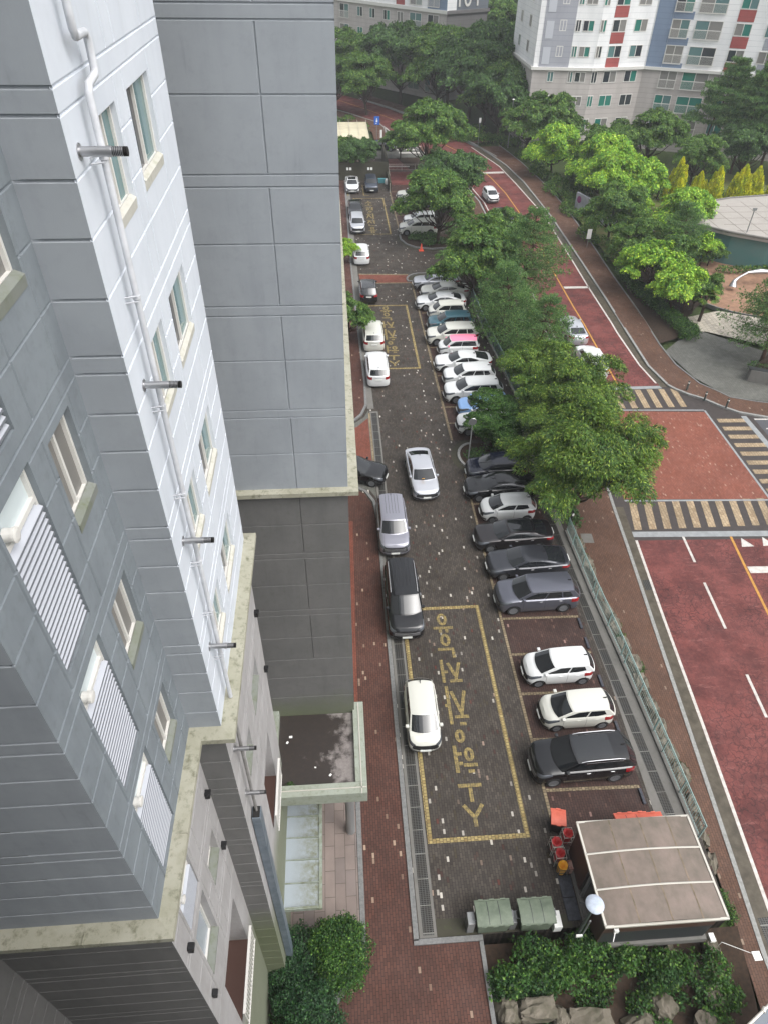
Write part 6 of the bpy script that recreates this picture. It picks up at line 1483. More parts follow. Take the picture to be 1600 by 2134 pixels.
for k, (x, y, z, sx, sy, sz, rz, lab) in enumerate([
    (5.25, 6.3, -.1, .45, .45, .5, .1, 'squarish mossy block, leftmost of the bottom row'), (6.35, 6.35, -.15, .75, .42, .5, 0, 'long tan boulder, second of the bottom row'), (7.2, 6.1, -.4, .3, .42, .5, .2, 'narrow upright stone wedged in the bottom row'),
    (8.35, 5.9, -.7, .9, .5, .5, -.1, 'long stone half covered by shrubs, middle of the bottom row'), (10.3, 5.7, -1.1, .7, .6, .5, .3, 'rounded mossy boulder right of the middle'), (11.3, 6.3, -1.0, .5, .5, .45, .5, 'brown boulder among the shrubs'),
    (12.9, 5.6, -1.5, .55, .6, .8, .4, 'pale pointed stone beside the footway at the bottom'), (11.6, 7.6, -.35, .8, .28, .25, .5, 'slab-like stone lying tilted behind the shelter corner'), (12.8, 7.35, -.6, .35, .4, .4, .8, 'pink grey rock beside the slab-like stone'),
    (13.4, 6.6, -1.1, .4, .5, .4, .2, 'small stone at the garden corner beside the footway'), (13.7, 8.0, -.4, .3, .4, .4, 0, 'stone under the corner of the bin shelter'), (4.95, 5.5, -.1, .3, .4, .4, 0, 'mossy stone by the walk kerb at the bottom edge')]):
    boulder(x, y, z, sx, sy, sz, rz, lab, 100 + k, GB)
GR = 'boulders of the retaining edge below the fence'
wr_ = random.Random(4)
for k in range(17):
    y = 31.5 - k * 1.28; x = interp([(14.75, 8), (15.15, 13), (15.15, 20), (14.9, 26), (14.7, 32)], y)
    where = ['just below the junction end of the fence', 'second from the junction end of the fence', 'third below the junction end', 'fourth below the junction end', 'beside the grey SUV rear', 'opposite the grey SUV and empty bay', 'opposite the empty bay', 'pale and tall, opposite the first white hatchback', 'opposite the first white hatchback tail', 'opposite the gap between the white hatchbacks', 'opposite the second white hatchback', 'below the second white hatchback', 'opposite the black SUV roof', 'opposite the black SUV tail', 'two before the bin shelter', 'next to the bin shelter roof', 'last, behind the bin shelter'][k]
    boulder(x, y, zr(y) * .55, wr_.uniform(.3, .5), wr_.uniform(.5, .75), max(.35, -zr(y) * .55 + .1), wr_.uniform(-.3, .3), 'grey retaining boulder, ' + where, 200 + k, GR)
sheet('garden_slope', [(4.8, 8.6), (15.1, 8.6), (15.1, 5.0), (4.8, 5.0)], -.4, M['soil'])
bpy.data.objects['garden_slope'].data.vertices[2].co.z = -1.9; bpy.data.objects['garden_slope'].data.vertices[3].co.z = -.5
# wheel stops
for k, y in enumerate((23.8, 22.45, 20.0, 17.3, 13.85, 26.3, 24.9)):
    if k > 4: continue
    b = MB(); b.prism([(-.07, -.36), (.07, -.36), (.07, .36), (-.07, .36)], 0, .1); o = b.build('wheel_stop', M['mat_dark'], bevel=.025); o.location = (12.95, y, .012)
    tag(o, ['black rubber wheel stop at the upper side of the empty bay', 'black rubber wheel stop at the lower side of the empty bay', 'black rubber wheel stop behind the bright white hatchback', 'black rubber wheel stop behind the cream hatchback', 'black rubber wheel stop in the last bay above the bin shelter'][k], 'wheel stop', 'wheel stops')
# fence along the lot
def fence(pts, label, step, h, mats, panel=None, z0=.12):
    t = thing('railing_fence', label, 'fence', (pts[0][0], pts[0][1], 0)); P = [Vector((x - pts[0][0], y - pts[0][1], 0)) for x, y in pts]
    rails, bars, kb_ = MB(), MB(), MB(); posts = []
    for a, b_ in zip(P, P[1:]):
        L_ = (b_ - a).length; d = (b_ - a) / L_
        for z, r_ in ((h, .028), (.25, .018), (h - .14, .014)): rails.tube([a + Vector((0, 0, z)), b_ + Vector((0, 0, z))], r_, 6)
        n = int(L_ / step)
        for i in range(n): q = a + d * L_ * (i + .5) / n; bars.tube([q + Vector((0, 0, .25)), q + Vector((0, 0, h - .02))], .010, 4, cap=False)
        for i in range(int(L_ / 2) + 1): posts.append(a + d * min(L_, i * 2.0))
        nn = Vector((d.y, -d.x, 0)) * .11; kb_.obox((a + b_) / 2 + Vector((0, 0, .02)), d * L_ / 2, nn, Vector((0, 0, .1)))
    rails.build('rail', mats, t); bars.build('bars', mats, t); kb_.build('plinth', M['conc'], t)
    for p in posts: MB().box(p.x - .025, p.x + .025, p.y - .025, p.y + .025, 0, h + .02).build('post', mats, t)
    if panel:
        pm = MB()
        for a, b_ in zip(P, P[1:]): pm.quad(a + Vector((0, 0, .2)), b_ + Vector((0, 0, .2)), b_ + Vector((0, 0, h - .05)), a + Vector((0, 0, h - .05)))
        pm.build('panel', panel, t)
    return t
fence([(14.72, 11.9), (14.62, 17), (14.5, 21.5), (14.3, 26), (14.2, 31.3)], 'pale green steel railing along the bays above the boulders', .13, 1.2, M['fence_green'])
fence([(14.35, 42.5), (14.42, 47), (14.15, 53), (13.75, 60), (13.72, 66)], 'dark screened fence behind the row of white cars', .6, 1.3, M['fence_green'], M['mesh_dark'])
fence([(8.1, 100.6), (8.45, 106.4), (8.5, 110.5)], 'white railing on top of the concrete retaining wall beside the upper bays', .2, 1.1, M['alu'])
fence([(8.6, 110.6), (13.5, 110.6)], 'white railing above the grass strip beside the access road', .2, 1.0, M['alu'])
# retaining wall behind the upper bays
b = MB(); b.box(-3, 8.3, 106.3, 106.7, 0, 2.4); b.box(8.05, 8.3, 101, 106.3, 0, 1.2); b.box(8.05, 8.3, 106.7, 117, 0, 2.4); o = b.build('retaining_wall', M['darkconc']); tag(o, 'dark concrete retaining wall behind the white and dark blue cars', 'wall')
for (x, lab) in ((2.6, 'small white parking sign on the wall behind the white saloon'), (5.6, 'small white parking sign on the wall behind the dark blue SUV')):
    b = MB(); b.box(-.3, -.02, 0, .03, 1.4, 1.75); b.box(.1, .42, 0, .03, 1.4, 1.75); o = b.build('wall_sign', M['white_pl']); o.location = (x, 106.2, 0); tag(o, lab, 'sign', 'parking signs on the retaining wall')
b = MB(); b.box(0, 1.1, 0, .5, 0, .55); b.box(-.02, 1.12, -.02, .52, .5, .58); o = b.build('storage_box', newmat('teal_box', lin((70, 128, 136)), .5)[0], bevel=.02); o.location = (6.75, 104.8, 0); tag(o, 'teal storage box between the dark blue SUV and the wall', 'box')
b = MB().lathe([(.2, 0), (.26, .3), (.2, .6), (.08, .75)], (0, 0, 0), 'z', 14); o = b.build('white_sack', M['white_pl'], smooth=1); o.location = (8.1 - .1, 104.6, 0) ; o.location = (7.95 - .05, 104.4, 0); tag(o, 'white sack standing beside the teal box', 'sack')
# ivory roofed bicycle shelter past the wall
t = thing('bicycle_shelter', 'long shelter with ivory ribbed roof beside the access road, cut by the tower', 'shelter', (-4, 117, 0))
rf = MB(); rf.grid([[(0, 0, 2.5), (0, 6, 2.9), (0, 12.5, 2.6)], [(10.2, 0, 2.5), (10.2, 6, 2.9), (10.2, 12.5, 2.6)]]); rf.build('roof', mat_noise('ivory_roof_sheet', lin((202, 194, 168)), lin((184, 176, 150)), 1, .4), t)
rr_ = MB()
for i in range(8): rr_.box(i * 1.45, i * 1.45 + .05, 0, 12.5, 2.93, 2.96)
rr_.box(-.05, 10.3, -.06, 0, 2.4, 2.55); rr_.build('roof_rib', M['alu'], t)
for i in range(3):
    for y in (.3, 12): MB().box(.2 + i * 4.8, .3 + i * 4.8, y, y + .1, 0, 2.55).build('post', M['alu'], t)
bpy.data.objects['roof_rib'].location.z = -.3
# access road lettering hidden by the tree
struct(MB().quad((11, 120.3, .035), (14.5, 120.3, .035), (14.5, 121.1, .035), (11, 121.1, .035)).quad((10.9, 122.3, .035), (14, 122.3, .035), (14, 123.0, .035), (10.9, 123.0, .035)).quad((8.8, 112.8, .035), (12, 112.8, .035), (12, 113.3, .035), (8.8, 113.3, .035)).build('road_marking', M['white_paint']))
sheet('access_ramp', [(8.6, 104), (13.4, 104), (13.4, 117.3), (8.6, 117.3)], .018, M['red_road'])
# ------------------------------------------------------------------ bin shelter
sh = thing('bin_shelter', 'recycling shelter with weathered brown polycarbonate roof at the end of the lot', 'shelter', (8.88, 8.04, 0))
W_, D_, H_ = 4.5, 3.72, 2.6
rf = MB()
ysr = [0, 1.22, 2.5, 3.72]
for i in range(3):
    n = 8; rf.grid([[(W_ * u / n, ysr[i] + (ysr[i + 1] - ysr[i]) * v, H_ + .16 * math.sin(PI * u / n)) for v in (0, 1)] for u in range(n + 1)])
rf.build('roof', M['poly'], sh, smooth=1)
fr = MB()
for y in (1.2, 2.48): fr.tube([(W_ * u / 8, y + .02, H_ + .02 + .16 * math.sin(PI * u / 8)) for u in range(9)], .035, 6)
fr.box(-.05, W_ + .05, -.06, .02, H_ - .08, H_ + .03); fr.box(-.05, W_ + .05, D_ - .02, D_ + .05, H_ - .08, H_ + .03); fr.box(-.06, .02, 0, D_, H_ - .08, H_ + .03); fr.box(W_ - .02, W_ + .06, 0, D_, H_ - .08, H_ + .03)
fr.build('roof_frame', M['alu'], sh)
jr = MB()
for x in (1.2, 2.4, 3.55): jr.quad((x, 0, H_ + .005 + .16 * math.sin(PI * x / W_)), (x + .05, 0, H_ + .006 + .16 * math.sin(PI * x / W_)), (x + .05, D_, H_ + .006 + .16 * math.sin(PI * x / W_)), (x, D_, H_ + .005 + .16 * math.sin(PI * x / W_)))
jr.build('roof_joint', M['poly'] if False else mat_noise('joint_dirt', lin((92, 84, 66)), lin((132, 116, 100)), 3, .6), sh)
for (x, y) in ((.15, .2), (.15, 1.9), (.15, 3.5), (4.3, .2), (4.3, 1.9), (4.3, 3.5), (2.2, .2)): MB().box(x - .05, x + .05, y - .05, y + .05, 0, H_ - .05).build('post', M['pole_grey'], sh)
pn = MB(); pn.box(.1, 4.35, .1, .14, 1.55, 2.4); pn.box(.06, .10, 2.1, 3.6, .2, 2.4); pn.box(.06, .10, .05, .9, .3, 2.4); pn.box(4.36, 4.4, .2, 3.5, .3, 2.4); pn.box(.1, 4.35, 3.56, 3.6, .6, 2.3); pn.build('side_panel', M['brown_panel'], sh)
gl = MB(); gl.box(.1, 4.35, .11, .13, .35, 1.5); gl.build('mesh_panel', M['dark_plastic'], sh)
bs = MB(); bs.box(.02, 4.5, .02, .2, -.1, .28); bs.box(.02, .18, .02, 3.7, -.1, .12); bs.build('plinth', M['conc'], sh)
sheet('shelter_floor', [(9.1, 8.2), (13.2, 8.2), (13.2, 11.7), (9.1, 11.7)], .03, M['conc'])
br_ = MB(); br_.tube([(.15, .2, .4), (1.9, .2, 2.4)], .02, 5); br_.tube([(2.4, .2, .4), (4.2, .2, 2.2)], .02, 5); br_.build('brace', M['pole_grey'], sh)
cm = MB(); cm.box(-.05, .12, -.12, -.02, 1.9, 2.1); cm.tube([(.0, -.1, 1.95), (-.12, -.35, 1.8)], .02, 6); o = cm.build('security_camera', M['white_pl']); o.location = (9.35, 8.12, 0); tag(o, 'small white camera on the front corner of the bin shelter', 'camera')
# round floodlight seen from above on a dark pole
t = thing('street_lamp', 'dark pole with a pale round disc lamp beside the bin shelter', 'street lamp', (8.35, 8.45, 0))
MB().tube([(0, 0, -.4), (0, 0, 3.6)], [.07, .055], 10).build('pole', M['pole_dark'], t, smooth=1)
MB().tube([(.1, -.1, -.2), (.1, -.1, 2.3)], [.03, .03], 8).build('conduit', M['pole_grey'], t)
MB().lathe([(.0, 3.74), (.12, 3.735), (.30, 3.70), (.33, 3.66), (.32, 3.62), (.1, 3.5), (.07, 3.3)], (0, 0, 0), 'z', 32).build('lamp_head', mat_noise('pale_blue_grey_enamel', lin((176, 186, 200)), lin((160, 168, 180)), 8, .4), t, smooth=.8)
MB().lathe([(.13, 3.28), (.17, 3.3), (.17, 3.46), (.1, 3.5)], (0, 0, 0), 'z', 20).build('lamp_body', M['dark_plastic'], t)
MB().tube([(0, 0, 3.3), (-.25, .18, 3.25), (-.42, .2, 3.3)], .02, 6).build('bracket', M['dark_plastic'], t)
b = MB().box(-.12, .12, -.03, .03, 0, .14); o = b.build('striped_tag', M['white_pl']); o.location = (8.28, 8.28, .9); tag(o, 'small white and blue band fixed low on the dark lamp pole', 'tag')
# bins
def bin_(x, y, w, d, h, body, lid, label, name='wheelie_bin', cat='bin', group=None, rot=0, ribs=2, side=True):
    t = thing(name, label, cat, (x, y, 0), R(rot), group)
    b = MB(); n = len(b.v); tw, td = w * .86, d * .84
    b.v += [(-tw / 2, -td / 2, .12), (tw / 2, -td / 2, .12), (tw / 2, td / 2, .12), (-tw / 2, td / 2, .12), (-w / 2, -d / 2, h - .1), (w / 2, -d / 2, h - .1), (w / 2, d / 2, h - .1), (-w / 2, d / 2, h - .1)]
    for f in ((3, 2, 1, 0), (4, 5, 6, 7), (0, 1, 5, 4), (1, 2, 6, 5), (2, 3, 7, 6), (3, 0, 4, 7)): b.f.append(f); b.m.append(0)
    b.build('body', body, t, bevel=.03)
    l = MB(); k = 8
    l.grid([[(-w / 2 - .03 + (w + .06) * u, -d / 2 - .03 + (d + .06) * v / k, h - .08 + .10 * math.sin(PI * (v + .4) / (k + .8))) for u in (0, 1)] for v in range(k + 1)])
    l.box(-w / 2 - .04, w / 2 + .04, -d / 2 - .05, -d / 2 - .02, h - .14, h - .06); l.box(-w / 2 - .04, w / 2 + .04, d / 2 + .02, d / 2 + .06, h - .12, h - .04); l.box(-w / 2 - .04, -w / 2 - .02, -d / 2, d / 2, h - .12, h - .04); l.box(w / 2 + .02, w / 2 + .04, -d / 2, d / 2, h - .12, h - .04)
    lo = l.build('lid', lid, t)
    g = MB()
    for i in range(ribs): x_ = -w / 2 + w * (i + 1) / (ribs + 1); g.grid([[(x_ - .012 + .024 * u, -d / 2 + d * v / k, h - .07 + .10 * math.sin(PI * (v + .4) / (k + .8))) for u in (0, 1)] for v in range(k + 1)])
    g.build('lid_seam', M['dark_plastic'], lo)
    for i in range(ribs + 1): x_ = -w / 2 + w * (i + .5) / (ribs + 1); hb = MB(); hb.box(x_ - .09, x_ + .09, d / 2 + .02, d / 2 + .08, h - .06, h - .02); hb.build('lid_clip', lid, t); hb = MB(); hb.box(x_ - .09, x_ + .09, -d / 2 - .08, -d / 2 - .02, h - .12, h - .08); hb.build('lid_clip', lid, t)
    if side:
        for sx in (-1, 1): hb = MB(); hb.tube([(sx * (w / 2 + .02), -.15, h - .3), (sx * (w / 2 + .13), -.12, h - .3), (sx * (w / 2 + .13), .12, h - .3), (sx * (w / 2 + .02), .15, h - .3)], .02, 6); hb.build('handle', M['pole_grey'], t)
    for sx in (-1, 1):
        for sy_ in (-1, 1): wb2 = MB(); wb2.lathe([(.09, -.02), (.09, .02)], (sx * w * .36, sy_ * d * .34, .09), 'x', 12); wb2.build('wheel', M['black'], t)
    return t
bin_(5.17, 9.2, 1.3, .82, 1.25, M['green_plastic'], M['green_plastic'], 'faded green wheeled refuse container, left of the pair', group='green refuse containers')
bin_(6.83, 9.16, 1.28, .82, 1.25, M['green_plastic'], M['green_plastic'], 'faded green wheeled refuse container with rounder lid, right of the pair', group='green refuse containers')
bin_(8.66, 12.75, .56, .58, 1.05, M['dark_plastic'], M['orange_plastic'], 'orange lidded wheelie bin standing alone above the crates', rot=-12, ribs=0, side=False)
bin_(11.75, 12.45, 1.35, .5, 1.05, M['orange_plastic'], M['orange_plastic'], 'wide orange container behind the shelter roof', ribs=2)
bin_(12.75, 12.4, .62, .5, 1.05, M['orange_plastic'], M['orange_plastic'], 'narrow orange container behind the shelter roof, right of the wide one', ribs=0, side=False)
b = MB(); b.box(-.16, .16, -.3, .3, 0, .5); o = b.build('foam_box', M['white_pl'], bevel=.02); o.location = (7.72, 9.05, .25); o.location.z = 0; tag(o, 'white foam box beside the right green container', 'box')
b = MB(); b.box(-.14, .14, -.22, .22, 0, .95); o = b.build('grey_board', M['pole_grey'], bevel=.02); o.location = (4.32, 9.15, 0); tag(o, 'grey panel standing at the left end of the green containers', 'board')
b = MB(); b.box(-.12, .12, -.22, .22, 0, .75); o = b.build('grey_board', M['pole_grey'], bevel=.02); o.location = (5.98, 9.15, 0); tag(o, 'grey panel between the two green containers', 'board')
# sack stands
def crate(x, y, lab, bag, frame=True, w=.42, d=.42, h=.8):
    t = thing('sack_stand', lab, 'sack stand', (x, y, 0), 0, 'sack stands by the shelter'); f = MB()
    for sx in (-1, 1):
        for sy_ in (-1, 1): f.tube([(sx * w / 2, sy_ * d / 2, 0), (sx * w / 2, sy_ * d / 2, h)], .013, 5)
    for z in (h, .35):
        f.tube([(-w / 2, -d / 2, z), (w / 2, -d / 2, z), (w / 2, d / 2, z), (-w / 2, d / 2, z), (-w / 2, -d / 2, z)], .013, 5)
    f.build('frame', M['alu'] if frame else M['pole_dark'], t)
    n = 18; G = []; r_ = random.Random(int(x * 100 + y * 37))
    for k, (rr2, z) in enumerate(((.02, .05), (.17, .08), (.185, .4), (.19, h - .12), (.20, h + .02), (.13, h - .02), (.09, h - .2), (.0, h - .28))):
        G.append([(rr2 * math.cos(2 * PI * q / n) * (1 + r_.uniform(-.12, .12)), rr2 * math.sin(2 * PI * q / n) * (1 + r_.uniform(-.12, .12)), z + r_.uniform(-.02, .02)) for q in range(n)])
    for row in G: row.append(row[0])
    sk = MB().grid(G).build('sack', bag, t, smooth=1.2)
crate(8.38, 11.82, 'white framed stand holding a red sack, nearest the orange bin', M['red_bag']); crate(8.42, 11.37, 'white framed stand holding a red sack, middle of the three', M['red_bag']); crate(8.45, 10.95, 'dark framed stand holding an orange yellow sack', M['yellow_bag'], False, h=.62)
crate(8.95, 12.15, 'white framed stand with a dark red sack tucked by the shelter post', M['red_bag'])
b = MB(); b.box(-.1, .1, -.18, .18, 0, .5); o = b.build('small_crate', mat_noise('red_brown_box', lin((140, 80, 66)), lin((176, 150, 140)), 9, .6), bevel=.01); o.location = (8.78, 11.0, 0); tag(o, 'small reddish crate beside the yellow sack', 'crate')
for y0, lab in ((10.35, 'dark rubber mat beside the shelter, upper of two'), (9.5, 'dark rubber mat beside the shelter, lower of two')):
    b = MB(); b.box(-.26, .26, -.41, .41, 0, .06); o = b.build('rubber_mat', M['mat_dark'], bevel=.01); o.location = (8.53, y0, .0); tag(o, lab, 'mat', 'rubber mats by the shelter')
sheet('mat_kerb', [(8.83, 8.5), (9.0, 8.5), (9.0, 10.9), (8.83, 10.9)], .05, M['conc'])
# cone on the island
t = thing('traffic_cone', 'orange cone with a weight ring at the rim of the planted island', 'cone', (10.1, 79.2, 0)); MB().lathe([(.26, 0), (.26, .04), (.17, .06), (.05, .75), (.03, .78)], (0, 0, 0), 'z', 18).build('body', M['cone'], t); MB().box(-.28, .28, -.28, .28, 0, .04).build('base', M['cone'], t)
# poles and signs
def pole_sign(x, y, h, lab, board=None, bmat=None, r=.04, z=0.0, cat='sign', name='street_sign', arm=False, two=False):
    t = thing(name, lab, cat, (x, y, z)); MB().tube([(0, 0, 0), (0, 0, h)], r, 8).build('pole', M['pole_grey'], t)
    if board: w, hh = board; MB().box(-w / 2, w / 2, -.04, -.01, h - hh, h).build('board', bmat, t)
    if arm: MB().lathe([(.16, h - .05), (.2, h + .02), (.12, h + .1), (.02, h + .12)], (0, 0, 0), 'z', 14).build('lamp_head', M['white_pl'], t)
    return t
s1 = pole_sign(8.0, 128.7, 3.6, 'blue square sign on a slim pole at the corner of the access road', (.9, 1.25), M['blue_sign'])
b = MB(); b.box(-.12, .12, -.05, -.045, 2.75, 3.05); b.box(-.2, .0, -.05, -.045, 2.5, 2.62); b.lathe([(.1, -.051), (.1, -.045)], (0, 0, 3.2), 'y', 14); b.build('pictogram', M['white_pl'], s1)
pole_sign(8.7, 128.2, 1.7, 'small pale banner board beside the blue sign', (.35, 1.2), M['white_pl'])
pole_sign(24.7, 125.6, 4.0, 'slim pole with small red and white plates beside the bend footway', (.35, .7), M['white_pl'])
pole_sign(29.3, 123.4, 7.0, 'slim white street lamp in front of the dark trees', None, None, .07, 0, 'street lamp', 'street_lamp', True)
pole_sign(29.6, 79.2, 2.2, 'person-high pale post sign on the footway beside the hedge', (.5, 1.1), M['white_pl'], .035)
pole_sign(45.0, 73.5, 6.2, 'grey post lamp in front of the round roof', (.5, .28), M['pole_grey'], .06, 0, 'street lamp', 'street_lamp')
pole_sign(36.2, 77.2, 3.4, 'white curved garden lamp above the fence', None, None, .05, 0, 'lamp', 'garden_lamp', True)
pole_sign(8.95, 38.4, 4.0, 'slim dark green pole with a round mirror at the island kerb', None, None, .045, 0, 'mirror pole', 'mirror_pole')
mr = bpy.data.objects['mirror_pole']; b = MB().lathe([(.26, -.02), (.28, 0), (.26, .02)], (0, -.06, 3.85), 'y', 22); b.build('mirror', M['steel'], mr)
t = thing('solar_lamp', 'slim white rod carrying a small white panel over the footway at the bottom right', 'lamp', (13.9, 7.9, -.9)); MB().tube([(0, 0, 0), (0, 0, 1.2), (.95, -.55, 1.45)], .012, 6).build('arm', M['white_pl'], t); MB().box(.85, 1.15, -.75, -.45, 1.44, 1.48).build('panel', M['white_pl'], t)
b = MB(); b.box(-.1, .1, -.15, .15, 0, .3); o = b.build('white_box', M['white_pl'], bevel=.01); o.location = (13.7, 8.15, -.2); tag(o, 'small white box on the rocks at the corner of the shelter', 'box')
b = MB(); b.box(-.06, .06, -.06, .06, 0, 1.0); o = b.build('marker_post', M['black'], bevel=.02); o.location = (14.9, 32.6, -.4); tag(o, 'black post with white plate at the junction end of the railing', 'post'); c_ = MB().box(.0, .12, -.07, -.06, .6, .8).build('plate', M['white_pl'], o)
for k, (x, y) in enumerate(((28.6, 47.75), (29.45, 46.15), (30.85, 45.1))):
    x += .6; y += .55
    t = thing('bollard', ['dark bollard on the corner footway, left of three', 'dark bollard on the corner footway, middle of three', 'dark bollard on the corner footway, right of three'][k], 'bollard', (x, y, zr(y) + .11), 0, 'bollards at the corner'); MB().lathe([(.075, 0), (.075, .82), (.05, .88)], (0, 0, 0), 'z', 14).build('post', M['pole_dark'], t); MB().lathe([(.078, .66), (.078, .76)], (0, 0, 0), 'z', 14).build('band', M['white_pl'], t)
# blank sign wall and garden walls
t = thing('sign_wall', 'long pale concrete sign wall with a round purple emblem beside the hedge', 'wall', (31.9, 92.5, 0), R(-72))
MB().box(0, 9.5, -.15, .15, 0, 2.3).build('wall', mat_noise('pale_fair_faced_concrete', lin((166, 168, 172)), lin((140, 142, 146)), 1, .7), t)
MB().lathe([(.42, -.2), (.42, -.155)], (.8, 0, 1.6), 'y', 22).build('emblem', newmat('purple_emblem', lin((130, 60, 110)), .5)[0], t)
MB().box(7.8, 9.4, -.5, -.46, .4, 1.0).build('name_plate', M['pole_grey'], t)
b = MB().prism([(35.0, 49.4), (38.2, 47.9), (40, 46.4), (46, 46.0), (46, 46.4), (40.2, 46.9), (38.4, 48.4), (35.1, 49.9)], -.6, .75); o = b.build('planter_wall', M['conc']); tag(o, 'curved grey planter wall with dark coping at the right edge above the side street', 'wall')
b = MB().prism([(34.9, 49.5), (38.2, 48.0), (40, 46.5), (46, 46.1), (46, 46.5), (40.2, 47.0), (38.4, 48.5), (35.0, 50.0)], .76, .82); c_ = b.build('coping', M['dark_plastic'], o)
sheet('planter_soil', [(35.2, 50), (38.4, 48.5), (40.2, 47), (46, 46.5), (46, 52.5), (39, 53.4)], .3, M['soil'])
B = [(36 + k * .9, 50.6 - .35 * k + rb_.uniform(-.3, .5), .4, .6, .5, .4) for k in range(10)] + [(39 + k * .7, 49.5, .4, .7, .8, .5) for k in range(8)]
stuff('planter_shrubs', B, 250, (.14, .09), 'leaf_dark', 77)
# round community building
t = thing('round_building', 'low round building with pale concrete roof and teal glass wall at the right edge', 'building', (52, 76, 0))
rp = [(40.0, 76.6), (40.6, 79.2), (42.0, 81.6), (44.1, 83.4), (48.4, 85.0), (53.7, 85.9), (60, 86), (66, 80), (64, 70), (58, 67.2), (52.5, 68.6), (46.5, 71.3), (43.0, 73.6)]
MB().prism([(x - 52, y - 76) for x, y in rp], 3.3, 3.65).build('roof', mat_stained('pale_roof_panels', lin((156, 151, 145)), lin((140, 136, 130)), lin((124, 120, 112)), amount=.3, streak=False), t)
MB().prism([((x - 52) * .93, (y - 76) * .93) for x, y in rp], 0, 3.29).build('glass_wall', newmat('pale_teal_glazing', lin((84, 122, 120)), .15)[0], t)
j = MB()
for k in range(9): j.box(-9.5 + k * 2.2, -9.45 + k * 2.2, -2.2 - min(k, 4) * 1.0, 5 + min(k, 4) * .9, 3.65, 3.662)
for k in range(5): j.box(-9 + abs(k - 2) * .6, 12, -2 + k * 2, -1.95 + k * 2, 3.65, 3.664)
j.build('roof_joint', newmat('roof_joint', lin((114, 108, 102)), .8)[0], t)
pr_ = MB(); P_ = [(x - 52, y - 76, 3.7) for x, y in rp]
pr_.tube(P_ + [P_[0]], .12, 6); pr_.build('roof_edge', M['conc'], t)
# looping silver sculpture
t = thing('sculpture', 'polished steel looping arch with rounded ends in the playground', 'sculpture', (42.0, 67.2, .15))
arc = [(-.6 + .0, -.5, .35), (-.5, -.3, .9), (0.1, .1, 1.1), (1.2, .6, 1.4), (2.6, .8, 1.4), (3.8, .6, 1.4), (4.4, .2, .5), (4.5, 0, .0)]
MB().tube(arc, [.42, .2, .11, .12, .3, .2, .16, .14], 14).build('arch', M['steel'], t, smooth=1)
# bottom right glass roof corner
t = thing('canopy_roof', 'grey glazed roof with pale steel edge cutting the bottom right corner', 'canopy', (13.3, 5.3, 0))
MB().quad((0.0, -.25, .5), (3, 1.3, .5), (3, -3, .5), (0, -3, .5)).build('glazing', newmat('grey_glazing', lin((110, 116, 124)), .2)[0], t)
MB().tube([(-.3, -.35, .52), (3, 1.36, .52)], .05, 8).tube([(.5, -.0, .52), (.9, -2, .52)], .025, 6).tube([(1.3, .45, .52), (1.8, -2, .52)], .025, 6).tube([(1.0, .3, .53), (1.12, .42, .53)], .08, 8).build('edge_beam', M['alu'], t)
for k in range(3): MB().tube([(.2 + k, -.2 + k * .4, -3), (.2 + k, -.2 + k * .4, .5)], .04, 6).build('post', M['alu'], t)
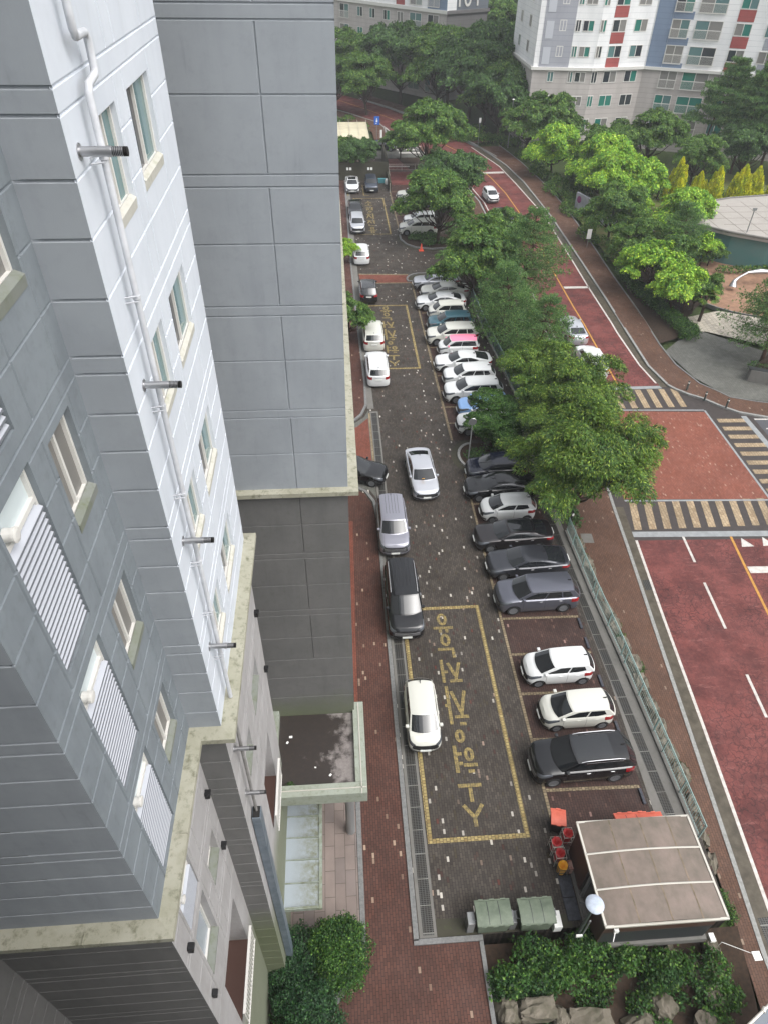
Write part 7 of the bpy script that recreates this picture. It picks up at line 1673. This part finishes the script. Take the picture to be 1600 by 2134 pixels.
# garden iron gate, tents, stepping stones, litter
t = thing('iron_gate', 'black iron bar gate under the trees beside the footway hedge', 'gate', (33.2, 64.6, 0), R(-55)); g = MB()
for k in range(16): g.box(k * .2, k * .2 + .03, 0, .03, 0, 2.0)
g.box(0, 3.1, 0, .04, 1.9, 1.95); g.box(0, 3.1, 0, .04, .2, .25); g.build('bars', M['black'], t)
for k in range(4): o = MB().box(-.45, .45, -.3, .3, 0, .06).build('stepping_stone', M['pale_pave']); o.location = (36.6 + k * .75, 88.6 - k * .75, .12); tag(o, ['white stepping stone on the lawn, first from the left', 'white stepping stone on the lawn, second from the left', 'white stepping stone on the lawn, third from the left', 'white stepping stone on the lawn, last on the right'][k], 'stone', 'stepping stones on the lawn')
t = thing('greenhouse_tent', 'white and blue sheeted tents in the gap between the blocks', 'tent', (44, 168, 4)); 
MB().box(-6, 6, -3, 3, 0, 2.4).build('walls', M['white_pl'], t); rf = MB(); rf.grid([[(-6.2, -3.2, 2.4), (6.2, -3.2, 2.4)], [(-6.2, 0, 3.8), (6.2, 0, 3.8)], [(-6.2, 3.2, 2.4), (6.2, 3.2, 2.4)]]); rf.build('roof', newmat('pale_blue_sheet', lin((170, 190, 220)), .5)[0], t)
lr = random.Random(9)
for k, (x, y, s_, lab) in enumerate(((-2.3, 14.25, .06, 'white scrap on the porch roof, upper of two near the left'), (-2.42, 14.02, .05, 'white scrap on the porch roof, lower of two near the left'), (-2.92, 13.75, .06, 'white scrap on the porch roof beside the wall'), (-1.35, 12.95, .035, 'tiny white scrap near the middle of the porch roof'), (-.8, 12.62, .05, 'bent white scrap near the front edge of the porch roof'))):
    b = MB().box(-s_, s_, -s_ * .7, s_ * .7, 0, .025); o = b.build('litter', M['white_pl'], bevel=.006); o.location = (x, y, 5.97); o.rotation_euler.z = k; tag(o, lab, 'litter', 'scraps on the porch roof')
shrub('weed', 'small green weed growing at the front edge of the porch roof', 'weed', [(0, 0, .06, .18, .1, .1)], 2500, (.05, .03), 'leaf_bush', 3, loc=(-2.25, 12.32, 5.97), shell=.2)
t = thing('meter_box', 'grey box unit on the ground beside the duct foot', 'box', (-2.55, 9.0, .16)); MB().box(-.05, .3, -.15, .15, 0, .35).build('case', M['pole_grey'], t, bevel=.02); MB().box(.3, .38, -.1, .1, .05, .3).build('cover', M['black'], t)
b = MB().lathe([(.12, 0), (.12, 1.1), (.05, 1.15)], (0, 0, 0), 'z', 12)

# thin summer haze that softens the far blocks
hz = MB().box(-460, 740, -70, 1000, -30, 62).build('haze', None or newmat('haze_air', (1, 1, 1))[0]); hz['kind'] = 'stuff'; hz['label'] = 'thin haze'
hm = hz.data.materials[0]; nt = hm.node_tree; nt.nodes.clear(); o_ = nt.nodes.new('ShaderNodeOutputMaterial'); v_ = nt.nodes.new('ShaderNodeVolumePrincipled')
v_.inputs['Color'].default_value = (.93, .96, 1, 1); v_.inputs['Density'].default_value = HAZE; nt.links.new(v_.outputs[0], o_.inputs['Volume'])
